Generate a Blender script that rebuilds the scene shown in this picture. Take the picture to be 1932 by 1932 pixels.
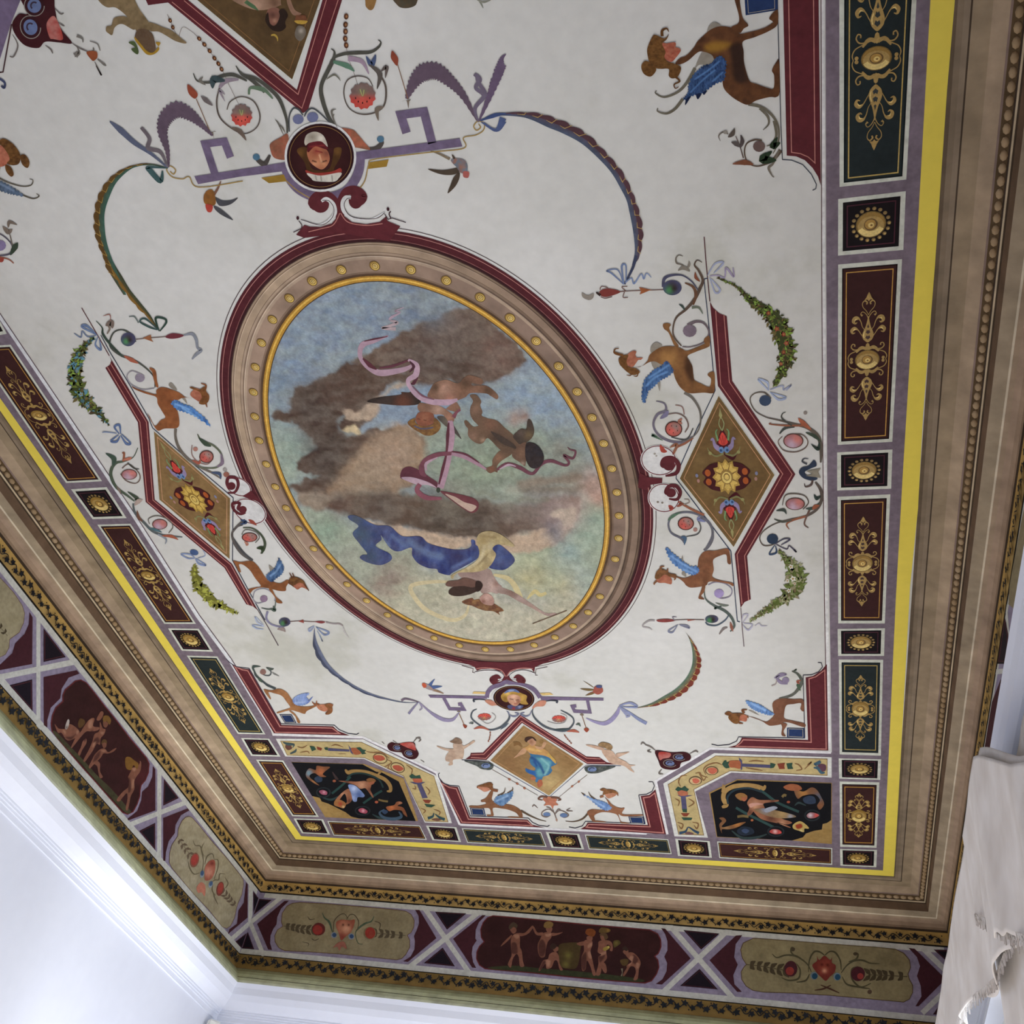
import bpy, bmesh, math, random
import numpy as np
from mathutils import Matrix, Vector
from mathutils.geometry import tessellate_polygon, delaunay_2d_cdt
random.seed(7); np.random.seed(7)
for o in list(bpy.data.objects): bpy.data.objects.remove(o)
scn = bpy.context.scene; COL = scn.collection
# ---------------- room scale: one drawing unit = 2.6 m; the ceiling is 4.2 m above the floor
S = 2.6; ZF = 0.0; ZE = 1.6; ZC = ZE + S
HU, HV = 0.6122, 1.0101                    # half width and half length of the painted field, in units
RC = np.array([[0.9602272, 0.2138915, 0.1794831], [-0.0337726, 0.7270518, -0.6857515], [-0.2771699, 0.6524157, 0.7053585]])                      # rows: camera right, down, forward
FP = 1892.3; EYE = np.array([0.48649*S, -0.87487*S, ZE])
# ---------------- camera
cam = bpy.data.objects.new('camera', bpy.data.cameras.new('camera')); COL.objects.link(cam)
cam.data.sensor_width = 36; cam.data.lens = FP/1932*36; cam.data.clip_start = 0.05
m = Matrix.Identity(4)
for i in range(3):
    m[i][0] = RC[0][i]; m[i][1] = -RC[1][i]; m[i][2] = -RC[2][i]; m[i][3] = EYE[i]
cam.matrix_world = m; scn.camera = cam
# ---------------- world, daylight and exposure
w = bpy.data.worlds.new('sky'); scn.world = w; w.use_nodes = True
w.node_tree.nodes['Background'].inputs[0].default_value = (0.92, 0.96, 1.0, 1)
w.node_tree.nodes['Background'].inputs[1].default_value = 7.0
def area(name, loc, rot, sx, sy, power, col=(1, 1, 1), spread=math.pi):
    l = bpy.data.lights.new(name, 'AREA'); l.shape = 'RECTANGLE'; l.size = sx; l.size_y = sy; l.energy = power; l.color = col; l.spread = spread
    o = bpy.data.objects.new(name, l); o.location = loc; o.rotation_euler = rot; COL.objects.link(o); return o
XW = (HU+0.098)*S; YW = (HV+0.098)*S       # wall faces
area('window_daylight', (XW-0.10, 1.70, 1.75), (0, math.radians(90), 0), 2.3, 1.3, 72, (0.86, 0.93, 1.0))
area('window_daylight', (XW-0.10, -1.35, 1.6), (0, math.radians(90), 0), 2.0, 1.2, 40, (0.92, 0.96, 1.0))
area('sunlit_floor', (0.25, 1.35, 0.25), (math.radians(180), 0, 0), 2.6, 2.2, 128, (1.0, 0.965, 0.905))
def uplight(name, loc, aim, power, size, blend=0.9, col=(0.95, 0.98, 1.0)):
    sp = bpy.data.lights.new(name, 'SPOT'); sp.energy = power; sp.spot_size = math.radians(size); sp.spot_blend = blend; sp.shadow_soft_size = 0.10; sp.color = col
    so = bpy.data.objects.new(name, sp); so.location = loc; COL.objects.link(so)
    so.rotation_euler = (Vector(aim)-Vector(loc)).to_track_quat('-Z', 'Y').to_euler()
uplight('uplight', (-0.95, 1.75, 1.0), (-XW, 1.95, 3.28), 290, 40)
uplight('uplight', (-1.20, 0.9, 0.6), (-XW, 1.25, 3.45), 170, 46, col=(1.0, 0.98, 0.88))
uplight('uplight', (0.35, 2.25, 0.5), (0.45, YW, 3.42), 120, 74)
scn.view_settings.view_transform = 'Standard'; scn.view_settings.look = 'None'
scn.view_settings.gamma = 1.0; scn.view_settings.use_curve_mapping = False
scn.view_settings.exposure = -1.26
# ---------------- materials
KA = 1.12
def lin(h):
    if isinstance(h, str):
        h = h.lstrip('#'); c = np.array([int(h[i:i+2], 16) for i in (0, 2, 4)])/255.0
    else: c = np.array(h, float)
    return np.where(c <= 0.04045, c/12.92, ((c+0.055)/1.055)**2.4)*KA
def new_mat(name, rough=0.85, spec=0.15):
    mt = bpy.data.materials.new(name); mt.use_nodes = True
    b = mt.node_tree.nodes['Principled BSDF']; b.inputs['Roughness'].default_value = rough
    b.inputs['Specular IOR Level'].default_value = spec
    return mt, mt.node_tree.nodes, mt.node_tree.links, b
def plaster(name, cols, scale=3.0, rough=0.85, stretch=(1, 1, 1), bump=0.0, detail=6, spec=0.15, fine=0.10):
    """mottled plaster: object-space noise runs through a colour ramp, a finer noise grains it"""
    mt, N, L, b = new_mat(name, rough, spec)
    tc = N.new('ShaderNodeTexCoord'); mp = N.new('ShaderNodeMapping'); mp.inputs['Scale'].default_value = stretch
    L.new(tc.outputs['Object'], mp.inputs['Vector'])
    n = N.new('ShaderNodeTexNoise'); n.inputs['Scale'].default_value = scale; n.inputs['Detail'].default_value = detail; n.inputs['Roughness'].default_value = 0.62
    L.new(mp.outputs['Vector'], n.inputs['Vector'])
    r = N.new('ShaderNodeValToRGB'); r.color_ramp.interpolation = 'EASE'
    while len(r.color_ramp.elements) < len(cols): r.color_ramp.elements.new(0.5)
    for e, (p, c) in zip(r.color_ramp.elements, cols):
        e.position = p; e.color = (*lin(c), 1)
    L.new(n.outputs['Fac'], r.inputs['Fac'])
    n2 = N.new('ShaderNodeTexNoise'); n2.inputs['Scale'].default_value = scale*14; n2.inputs['Detail'].default_value = 4
    L.new(mp.outputs['Vector'], n2.inputs['Vector'])
    mr = N.new('ShaderNodeMapRange'); mr.inputs['From Min'].default_value = 0.3; mr.inputs['From Max'].default_value = 0.7
    mr.inputs['To Min'].default_value = 1-fine; mr.inputs['To Max'].default_value = 1+fine*0.6
    L.new(n2.outputs['Fac'], mr.inputs['Value'])
    mx = N.new('ShaderNodeMix'); mx.data_type = 'RGBA'; mx.blend_type = 'MULTIPLY'; mx.inputs['Factor'].default_value = 1
    L.new(r.outputs['Color'], mx.inputs[6]); L.new(mr.outputs['Result'], mx.inputs[7]); L.new(mx.outputs[2], b.inputs['Base Color'])
    if bump:
        bp = N.new('ShaderNodeBump'); bp.inputs['Strength'].default_value = bump; bp.inputs['Distance'].default_value = 0.01
        L.new(n2.outputs['Fac'], bp.inputs['Height']); L.new(bp.outputs['Normal'], b.inputs['Normal'])
    return mt
def paint_mat(name, amount=0.12, scale=9.0, rough=0.8, spec=0.15):
    """brushed pigment: the colour laid on each painted shape, made uneven by noise"""
    mt, N, L, b = new_mat(name, rough, spec)
    at = N.new('ShaderNodeAttribute'); at.attribute_name = 'pigment'
    tc = N.new('ShaderNodeTexCoord'); n = N.new('ShaderNodeTexNoise'); n.inputs['Scale'].default_value = scale; n.inputs['Detail'].default_value = 7; n.inputs['Roughness'].default_value = 0.68
    L.new(tc.outputs['Object'], n.inputs['Vector'])
    mr = N.new('ShaderNodeMapRange'); mr.inputs['From Min'].default_value = 0.28; mr.inputs['From Max'].default_value = 0.72
    mr.inputs['To Min'].default_value = 1-amount; mr.inputs['To Max'].default_value = 1+amount
    n3 = N.new('ShaderNodeTexNoise'); n3.inputs['Scale'].default_value = scale*7; n3.inputs['Detail'].default_value = 5; L.new(tc.outputs['Object'], n3.inputs['Vector'])
    ad = N.new('ShaderNodeMath'); ad.operation = 'ADD'; L.new(n.outputs['Fac'], ad.inputs[0]); L.new(n3.outputs['Fac'], ad.inputs[1])
    ha = N.new('ShaderNodeMath'); ha.operation = 'MULTIPLY'; ha.inputs[1].default_value = 0.5; L.new(ad.outputs[0], ha.inputs[0]); L.new(ha.outputs[0], mr.inputs['Value'])
    mx = N.new('ShaderNodeMix'); mx.data_type = 'RGBA'; mx.blend_type = 'MULTIPLY'; mx.inputs['Factor'].default_value = 1
    L.new(at.outputs['Color'], mx.inputs[6]); L.new(mr.outputs['Result'], mx.inputs[7]); L.new(mx.outputs[2], b.inputs['Base Color'])
    return mt
M = {'paint': paint_mat('fresco_pigment', 0.26), 'gold': paint_mat('gold_pigment', 0.34, 30, 0.55, 0.3),
     'stone': paint_mat('painted_stone', 0.40, 2.2), 'purple': paint_mat('purple_wash', 0.36, 7.5), 'flat': paint_mat('flat_paint', 0.07, 4), 'sky': paint_mat('oil_paint', 0.24, 22)}
# ---------------- planes the paintings lie on
class Plane:
    """axis plane; sign gives the side the paint sits on"""
    def __init__(s, ax, val, sign): s.ax, s.val, s.sign = ax, val, sign
    def at(s, px, off=0.0):
        px = np.asarray(px, float).reshape(-1, 2)
        d = np.c_[(px[:, 0]-966)/FP, (px[:, 1]-966)/FP, np.ones(len(px))] @ RC
        v = s.val + s.sign*off
        t = (v-EYE[s.ax])/d[:, s.ax]
        p = EYE + d*t[:, None]; p[:, s.ax] = v
        return p
CEIL = Plane(2, ZC, -1)
def uv_px(u, v):
    """drawing units on the ceiling -> the pixel it is seen at (for laying out regular rows)"""
    q = RC @ np.array([u*S-EYE[0], v*S-EYE[1], S]); return (966+FP*q[0]/q[2], 966+FP*q[1]/q[2])
TILES = {'A': (0, 0, 500), 'B': (450, 0, 500), 'C': (900, 0, 500), 'D': (1432, 0, 500), 'E': (0, 480, 500), 'F': (400, 420, 500), 'G': (800, 480, 500),
 'H': (1080, 420, 500), 'I': (1432, 460, 500), 'J': (0, 950, 500), 'K': (430, 900, 500), 'L': (750, 900, 500), 'M': (1150, 850, 500), 'N': (1432, 900, 500),
 'O': (0, 1432, 500), 'P': (420, 1240, 440), 'Q': (780, 1240, 440), 'R': (1180, 1240, 510), 'S': (400, 1580, 350), 'T': (720, 1600, 330), 'U': (1050, 1600, 330),
 'V': (1380, 1400, 552), 'W': (1150, 0, 400), 'X': (0, 0, 330), 'Y': (640, 640, 460), 'Z': (1660, 1380, 552)}
def tile(t):
    ox, oy, s = TILES[t]; k = s/1932.0
    return lambda p: np.asarray(p, float).reshape(-1, 2)*k + (ox, oy)
def quad_map(q, src=((-1, -1), (1, -1), (1, 1), (-1, 1))):
    """projective map of a square onto four seen corners: what a flat square on the ceiling looks like"""
    A = []; B = []
    for (x, y), (X, Y) in zip(src, q):
        A += [[x, y, 1, 0, 0, 0, -x*X, -y*X], [0, 0, 0, x, y, 1, -x*Y, -y*Y]]; B += [X, Y]
    h = np.append(np.linalg.solve(np.array(A, float), np.array(B, float)), 1).reshape(3, 3)
    def f(p):
        p = np.asarray(p, float).reshape(-1, 2); r = np.c_[p, np.ones(len(p))] @ h.T
        return r[:, :2]/r[:, 2:]
    return f
def chain(f, g): return lambda p: g(f(p))
def P2(s):
    """'x,y x,y' -> array"""
    if isinstance(s, str): return np.array([[float(a) for a in t.split(',')] for t in s.split()])
    return np.asarray(s, float).reshape(-1, 2)
def spline(p, closed=False, n=6):
    p = P2(p); k = len(p)
    if k < 3: return p
    out = []
    for i in range(k if closed else k-1):
        if closed: a, b, c, d = p[i-1], p[i], p[(i+1) % k], p[(i+2) % k]
        else: a, b, c, d = p[max(i-1, 0)], p[i], p[i+1], p[min(i+2, k-1)]
        for j in range(n):
            t = j/n
            out.append(0.5*((2*b)+(c-a)*t+(2*a-5*b+4*c-d)*t*t+(3*b-a-3*c+d)*t**3))
    if not closed: out.append(p[-1])
    return np.array(out)
def ribbon(p, w):
    """centre line + half widths -> outline"""
    p = np.asarray(p); n = len(p)
    if np.isscalar(w): ww = np.full(n, w)
    else: ww = np.interp(np.linspace(0, 1, n), np.linspace(0, 1, len(w)), w)
    t = np.gradient(p, axis=0); t /= (np.linalg.norm(t, axis=1)[:, None]+1e-9)
    nn = np.c_[-t[:, 1], t[:, 0]]
    return p+nn*ww[:, None], p-nn*ww[:, None]
def ell(cx, cy, rx, ry=None, rot=0, n=24, a0=0, a1=360):
    ry = rx if ry is None else ry; a = np.radians(np.linspace(a0, a1, n, endpoint=(a1-a0) % 360 != 0)); r = math.radians(rot)
    x, y = rx*np.cos(a), ry*np.sin(a)
    return np.c_[cx+x*math.cos(r)-y*math.sin(r), cy+x*math.sin(r)+y*math.cos(r)]
def spiral(cx, cy, r0, r1, a0, turns, n=28):
    a = np.radians(a0)+np.linspace(0, turns*2*math.pi, n); r = np.linspace(r0, r1, n)
    return np.c_[cx+r*np.cos(a), cy+r*np.sin(a)]
# numpy value noise (for brushwork laid on as pigment)
_tab = np.random.RandomState(3).rand(256, 256)
def vnoise(x, y):
    xi = np.floor(x).astype(int); yi = np.floor(y).astype(int); fx = x-xi; fy = y-yi
    fx = fx*fx*(3-2*fx); fy = fy*fy*(3-2*fy); g = lambda i, j: _tab[i & 255, j & 255]
    return (g(xi, yi)*(1-fx)+g(xi+1, yi)*fx)*(1-fy)+(g(xi, yi+1)*(1-fx)+g(xi+1, yi+1)*fx)*fy
def fbm(x, y, o=4):
    s = 0; a = 0.5
    for i in range(o): s = s+a*(vnoise(x*2**i+17*i, y*2**i+5*i)-0.5); a *= 0.55
    return s
def inside(p, poly):
    x, y = p[:, 0], p[:, 1]; r = np.zeros(len(p), bool)
    for (x0, y0), (x1, y1) in zip(poly, np.roll(poly, -1, axis=0)):
        if y0 == y1: continue
        c = ((y0 > y) != (y1 > y)) & (x < (x1-x0)*(y-y0)/(y1-y0)+x0); r ^= c
    return r
def segdist(p, a, b):
    d = b-a; t = np.clip(((p-a) @ d)/(d @ d+1e-12), 0, 1); return np.linalg.norm(p-(a+t[:, None]*d), axis=1)
def sdist(p, poly):
    d = np.full(len(p), 1e9)
    for a, b in zip(poly, np.roll(poly, -1, axis=0)): d = np.minimum(d, segdist(p, a, b))
    return np.where(inside(p, poly), d, -d)
def sstep(x): x = np.clip(x, 0, 1); return x*x*(3-2*x)
def blend_layers(p, base, layers, seed=0.0):
    """p: points in drawing pixels; every layer is a brush stroke laid over the ones before"""
    c = np.tile(lin(base), (len(p), 1))
    for L in layers:
        k = L[0]
        if k == 'p':                                   # filled patch: points, colour, feather, raggedness, noise size
            _, pts, col, fe = L[:4]; rag = L[4] if len(L) > 4 else 0; ns = L[5] if len(L) > 5 else 30.0
            d = sdist(p, pts)
            if rag: d = d+rag*2*fbm(p[:, 0]/ns+seed, p[:, 1]/ns, 4)
            a = sstep(d/fe+0.5)
        elif k == 's':                                 # brush stroke: points, half width, colour, feather
            _, pts, hw, col, fe = L[:5]; d = np.full(len(p), 1e9)
            for q, r in zip(pts[:-1], pts[1:]): d = np.minimum(d, segdist(p, q, r))
            a = sstep((hw-d)/fe+0.5)*(L[5] if len(L) > 5 else 1)
        elif k == 'b':                                 # dab: x, y, radius, colour, strength
            _, x, y, r, col = L[:5]; a = np.exp(-((p[:, 0]-x)**2+(p[:, 1]-y)**2)/(r*r))*(L[5] if len(L) > 5 else 1)
        elif k == 'n':                                 # scumble: colour, strength, size x, size y
            _, col, st, sx, sy = L; a = np.clip(0.5+2.2*fbm(p[:, 0]/sx+seed, p[:, 1]/sy+3*seed, 5), 0, 1)*st
        c = c*(1-a[:, None])+lin(col)*a[:, None]
    return c
LAYER = 0.0005; SUB = 0.000006; ART_N = [0]
class Art:
    """collects painted shapes on one plane and links them as ONE mesh object"""
    def __init__(s, tf=None, layer=5, plane=CEIL):
        ART_N[0] += 1; s.id = ART_N[0] % 40; s.v = []; s.f = []; s.c = []; s.nv = 0; s.k = 0; s.layer = layer; s.plane = plane; s.tf = tile(tf) if isinstance(tf, str) else (tf or (lambda p: np.asarray(p, float).reshape(-1, 2)))
    def _off(s): s.k += 1; return s.layer*LAYER+s.id*0.000006+s.k*SUB
    def _add(s, px, faces, cols):
        v = s.plane.at(px, s._off()); s.v.append(v); s.f += [tuple(i+s.nv for i in f) for f in faces]; s.nv += len(v)
        s.c.append(np.tile(lin(cols), (len(v), 1)) if isinstance(cols, str) else cols)
    def poly(s, p, col, smooth=False, n=6):
        p = P2(p)
        if smooth: p = spline(p, True, n)
        q = s.tf(p)
        s._add(q, tessellate_polygon([[Vector((x, y, 0)) for x, y in q]]), col); return s
    def stroke(s, p, w, col, smooth=True, n=7):
        p = P2(p); p = spline(p, False, n) if smooth else p
        if not smooth and len(p) > 2:
            q = [p[0]]
            for a, b in zip(p[:-1], p[1:]):
                m_ = max(2, int(np.linalg.norm(b-a)//6)); q += [a+(b-a)*t for t in np.linspace(0, 1, m_+1)[1:]]
            p = np.array(q)
        a, b = ribbon(p, w); q = s.tf(np.r_[a, b]); k = len(a)
        s._add(q, [(i, i+1, k+i+1, k+i) for i in range(k-1)], col); return s
    def line(s, p, w, col, closed=False):
        """mitred line of constant half width"""
        p = P2(p); n = len(p); L = []; R_ = []
        for i in range(n):
            a = p[i-1] if (i or closed) else None; b = p[(i+1) % n] if (i < n-1 or closed) else None
            d1 = (p[i]-a)/np.linalg.norm(p[i]-a) if a is not None else None
            d2 = (b-p[i])/np.linalg.norm(b-p[i]) if b is not None else None
            if d1 is None: d1 = d2
            if d2 is None: d2 = d1
            t = d1+d2; t /= np.linalg.norm(t)+1e-9; nn = np.array([-t[1], t[0]]); k = w/max(0.3, abs(nn @ np.array([-d1[1], d1[0]])))
            L.append(p[i]+nn*k); R_.append(p[i]-nn*k)
        q = s.tf(np.array(L+R_)); f = [(i, (i+1) % n, n+(i+1) % n, n+i) for i in range(n if closed else n-1)]
        s._add(q, f, col); return s
    def disc(s, cx, cy, rx, ry=None, col='#000000', rot=0, n=20): return s.poly(ell(cx, cy, rx, ry, rot, n), col)
    def ring(s, cx, cy, r0, r1, col, ratio=1.0, n=28):
        a = ell(cx, cy, r0, r0*ratio, 0, n); b = ell(cx, cy, r1, r1*ratio, 0, n); q = s.tf(np.r_[a, b])
        s._add(q, [(i, (i+1) % n, n+(i+1) % n, n+i) for i in range(n)], col); return s
    def soft(s, p, base, layers=(), step=3.0, smooth=True, n=6, noise=0.05, seed=1.0):
        """painted form: outline filled with a fine mesh whose pigment is blended stroke by stroke; all in drawing px"""
        p = P2(p); p = spline(p, True, n) if smooth else p
        q = s.tf(p); k = s.tf(np.array([[0, 0], [1, 0]])); sc = np.linalg.norm(k[1]-k[0])
        lo, hi = p.min(0), p.max(0); st = step
        gx, gy = np.meshgrid(np.arange(lo[0], hi[0], st), np.arange(lo[1], hi[1], st*0.87)); gx = gx+(np.arange(gx.shape[0]) % 2)[:, None]*st/2
        g = np.c_[gx.ravel(), gy.ravel()]; g = g[inside(g, p)]
        if len(g):
            g = g[sdist(g, p) > st*0.35]
        pts = np.r_[p, g]; e = [(i, (i+1) % len(p)) for i in range(len(p))]
        r = delaunay_2d_cdt([Vector(x) for x in pts], e, [], 1, 1e-5)
        vv = np.array([tuple(x) for x in r[0]]); LL = []
        for l in layers:
            l = list(l)
            if l[0] in 'ps': l[1] = spline(l[1], l[0] == 'p', 5)
            LL.append(l)
        c = blend_layers(vv, base, LL, seed)
        if noise: c = c*(1+noise*4*fbm(vv[:, :1]/(st*5)+seed, vv[:, 1:]/(st*5), 3))
        s._add(s.tf(vv), [tuple(f) for f in r[2]], c); return s
    def obj(s, name, parent=None, mat='paint'):
        me = bpy.data.meshes.new(name); V = np.concatenate(s.v)
        me.from_pydata(V.tolist(), [], [list(f) for f in s.f]); me.update()
        a = me.color_attributes.new('pigment', 'FLOAT_COLOR', 'POINT'); cc = np.concatenate(s.c)
        a.data.foreach_set('color', np.c_[np.clip(cc, 0, 1), np.ones(len(cc))].ravel().astype(np.float32))
        me.materials.append(M[mat] if isinstance(mat, str) else mat)
        # the painted face looks into the room
        n = np.zeros(3)
        for pl in me.polygons: n += np.array(pl.normal)*pl.area
        if n[s.plane.ax]*s.plane.sign < 0: me.flip_normals()
        o = bpy.data.objects.new(name, me); COL.objects.link(o)
        if parent is not None:
            o.parent = parent; o.matrix_parent_inverse = Matrix.Translation(-Vector(parent.location))
        return o
def tag(o, label=None, cat=None, group=None, kind=None):
    if label: o['label'] = label
    if cat: o['category'] = cat
    if group: o['group'] = group
    if kind: o['kind'] = kind
    return o
def thing(name, label, cat, px=None, group=None, plane=CEIL, loc=None):
    o = bpy.data.objects.new(name, None); o.empty_display_size = 0.05; COL.objects.link(o)
    o.location = loc if loc is not None else plane.at([px])[0]
    return tag(o, label, cat, group)
def mesh_obj(name, verts, faces, mat, parent=None, smooth=False):
    me = bpy.data.meshes.new(name); me.from_pydata([tuple(v) for v in verts], [], faces); me.update(); me.materials.append(mat)
    bm = bmesh.new(); bm.from_mesh(me); bmesh.ops.recalc_face_normals(bm, faces=bm.faces); bm.to_mesh(me); bm.free()
    for p in me.polygons: p.use_smooth = smooth
    o = bpy.data.objects.new(name, me); COL.objects.link(o)
    if parent is not None:
        o.parent = parent; o.matrix_parent_inverse = Matrix.Translation(-Vector(parent.location))
    return o
def box(name, a, b, mat, parent=None):
    (x0, y0, z0), (x1, y1, z1) = a, b
    v = [(x0, y0, z0), (x1, y0, z0), (x1, y1, z0), (x0, y1, z0), (x0, y0, z1), (x1, y0, z1), (x1, y1, z1), (x0, y1, z1)]
    return mesh_obj(name, v, [(0, 3, 2, 1), (4, 5, 6, 7), (0, 1, 5, 4), (1, 2, 6, 5), (2, 3, 7, 6), (3, 0, 4, 7)], mat, parent)
# ================= room shell
M['ceil'] = plaster('ceiling_plaster', [(0.28, '#bdbcb1'), (0.46, '#cdccc6'), (0.72, '#d5d4cf')], 1.7, 0.9, fine=0.05)
M['wall'] = plaster('white_wall_paint', [(0.3, '#cfd3e0'), (0.7, '#d5d9e5')], 1.5, 0.55, fine=0.01, spec=0.3)
M['floor'] = plaster('wood_floor', [(0.3, '#8a6a48'), (0.7, '#a98458')], 2.0, 0.5, stretch=(1, 8, 1))
M['dark'] = plaster('shadowed_void', [(0.3, '#202020'), (0.7, '#262626')], 2.0)
def slab(name, a, b, mat, **k): return tag(box(name, a, b, mat), kind='structure', **k)
YE = -(HV+0.098)*S
slab('floor', (-XW-0.4, YE-0.4, -0.1), (XW+0.4, YW+0.4, 0), M['floor'])
slab('ceiling', (-XW-0.45, YE-0.45, ZC), (XW+0.45, YW+0.45, ZC+0.15), M['ceil'])
ZT = ZE+0.632*S; XU, YU = (HU+0.135)*S, (HV+0.135)*S      # walls stand forward below the crown, back behind the frieze
def wall(name, lower, upper):
    v, f = [], []
    for (x0, y0, z0), (x1, y1, z1) in (lower, upper):
        n = len(v); v += [(x0, y0, z0), (x1, y0, z0), (x1, y1, z0), (x0, y1, z0), (x0, y0, z1), (x1, y0, z1), (x1, y1, z1), (x0, y1, z1)]
        f += [tuple(i+n for i in q) for q in [(0, 3, 2, 1), (4, 5, 6, 7), (0, 1, 5, 4), (1, 2, 6, 5), (2, 3, 7, 6), (3, 0, 4, 7)]]
    return tag(mesh_obj(name, v, f, M['wall']), kind='structure')
E_ = 0.25
wall('wall_left', ((-XU-E_, -YU-E_, 0), (-XW, YU+E_, ZT)), ((-XU-E_, -YU-E_, ZT), (-XU, YU+E_, ZC)))
wall('wall_far', ((-XW, YW, 0), (XW, YU+E_, ZT)), ((-XU, YU, ZT), (XU, YU+E_, ZC)))
wall('wall_near', ((-XW, -YU-E_, 0), (XW, YE, ZT)), ((-XU, -YU-E_, ZT), (XU, -YU, ZC)))
# window wall with two openings
def wall_with_openings(name, x0, x1, y0, y1, z1, holes, mat):
    v, f = [], []
    def add(a, b):
        n = len(v); (xa, ya, za), (xb, yb, zb) = a, b
        v.extend([(xa, ya, za), (xb, ya, za), (xb, yb, za), (xa, yb, za), (xa, ya, zb), (xb, ya, zb), (xb, yb, zb), (xa, yb, zb)])
        f.extend([tuple(i+n for i in q) for q in [(0, 3, 2, 1), (4, 5, 6, 7), (0, 1, 5, 4), (1, 2, 6, 5), (2, 3, 7, 6), (3, 0, 4, 7)]])
    y = y0
    for (ya, yb, za, zb) in holes:
        add((x0, y, 0), (x1, ya, z1)); add((x0, ya, 0), (x1, yb, za)); add((x0, ya, zb), (x1, yb, z1)); y = yb
    add((x0, y, 0), (x1, y1, z1))
    return tag(mesh_obj(name, v, f, mat), kind='structure')
HOLES = [(-2.0, -0.7, 0.45, 2.75), (0.92, 2.45, 0.45, 3.22)]
wall_with_openings('wall_right', XW, XU+E_, -YU-E_, YU+E_, ZT, HOLES, M['wall'])
tag(box('wall_right', (XU, -YU-E_, ZT), (XU+E_, YU+E_, ZC), M['wall']), kind='structure')
gm, N, L, b = new_mat('window_glass', 0.05, 0.5); b.inputs['Transmission Weight'].default_value = 1.0; b.inputs['Base Color'].default_value = (0.97, 0.98, 1, 1); b.inputs['IOR'].default_value = 1.05
M['frame'] = plaster('window_frame_paint', [(0.3, '#d8d8d4'), (0.7, '#e2e2de')], 3, 0.5)
for i, (ya, yb, za, zb) in enumerate(HOLES):
    v, f = [], []
    def bar(a, b_):
        n = len(v); (x0, y0, z0), (x1, y1, z1) = a, b_
        v.extend([(x0, y0, z0), (x1, y0, z0), (x1, y1, z0), (x0, y1, z0), (x0, y0, z1), (x1, y0, z1), (x1, y1, z1), (x0, y1, z1)])
        f.extend([tuple(q+n for q in g) for g in [(0, 3, 2, 1), (4, 5, 6, 7), (0, 1, 5, 4), (1, 2, 6, 5), (2, 3, 7, 6), (3, 0, 4, 7)]])
    xa, xb = XW+0.06, XW+0.12; t = 0.06; ym = (ya+yb)/2
    bar((xa, ya, za), (xb, ya+t, zb)); bar((xa, yb-t, za), (xb, yb, zb)); bar((xa, ya+t, za), (xb, yb-t, za+t)); bar((xa, ya+t, zb-t), (xb, yb-t, zb)); bar((xa, ym-t/2, za+t), (xb, ym+t/2, zb-t)); bar((xa, ya+t, zb-0.62), (xb, ym-t/2, zb-0.56)); bar((xa, ym+t/2, zb-0.62), (xb, yb-t, zb-0.56))
    wf = tag(mesh_obj('window_%d' % (i+1), v, f, M['frame']), kind='structure')
    g = box('window_pane', (xa+0.02, ya+t, za+t), (xa+0.028, yb-t, zb-t), gm, wf)
# ---- mouldings swept round the room: (d, z) in drawing units from the painted field's edge, eye level = 0
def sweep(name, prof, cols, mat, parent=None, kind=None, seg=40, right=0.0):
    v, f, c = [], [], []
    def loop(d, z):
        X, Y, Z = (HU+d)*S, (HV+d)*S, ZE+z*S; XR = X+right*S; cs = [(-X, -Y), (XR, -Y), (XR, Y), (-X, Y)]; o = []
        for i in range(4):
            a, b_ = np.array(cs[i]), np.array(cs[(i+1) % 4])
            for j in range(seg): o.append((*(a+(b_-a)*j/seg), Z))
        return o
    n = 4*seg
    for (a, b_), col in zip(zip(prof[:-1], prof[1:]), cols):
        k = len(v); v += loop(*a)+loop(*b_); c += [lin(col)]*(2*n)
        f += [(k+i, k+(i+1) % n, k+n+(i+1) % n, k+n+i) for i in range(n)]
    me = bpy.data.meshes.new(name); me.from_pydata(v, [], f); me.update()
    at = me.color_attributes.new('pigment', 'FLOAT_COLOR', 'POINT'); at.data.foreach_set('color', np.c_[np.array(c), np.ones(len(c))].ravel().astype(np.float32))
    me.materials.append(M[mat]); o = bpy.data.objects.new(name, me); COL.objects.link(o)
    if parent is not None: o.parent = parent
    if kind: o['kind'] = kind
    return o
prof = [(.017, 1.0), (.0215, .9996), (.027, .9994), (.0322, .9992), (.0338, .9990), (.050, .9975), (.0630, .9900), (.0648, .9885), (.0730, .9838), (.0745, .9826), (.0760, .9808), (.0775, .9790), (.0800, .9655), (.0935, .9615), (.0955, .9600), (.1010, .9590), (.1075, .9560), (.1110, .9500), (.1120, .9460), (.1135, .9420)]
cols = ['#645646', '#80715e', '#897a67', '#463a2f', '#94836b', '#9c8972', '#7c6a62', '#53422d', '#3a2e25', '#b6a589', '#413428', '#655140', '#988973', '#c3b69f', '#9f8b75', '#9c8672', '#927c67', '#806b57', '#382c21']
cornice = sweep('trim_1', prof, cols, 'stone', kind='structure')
ivy_top = sweep('ivy_band', [(.1135, .9420), (.1150, .9330), (.1165, .9190), (.1170, .9165)], ['#a5864c', '#a08450', '#17130f'], 'stone', cornice)
frz = sweep('trim_2', [(.1170, .9165), (.1172, .9160), (.1040, .7720), (.1035, .7700)], ['#17130f', '#8d849b', '#17130f'], 'purple', kind='structure')
low = sweep('trim_3', [(.1035, .7700), (.0975, .7560), (.0935, .7380)], ['#8f7644', '#8a7040'], 'stone', kind='structure')
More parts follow.
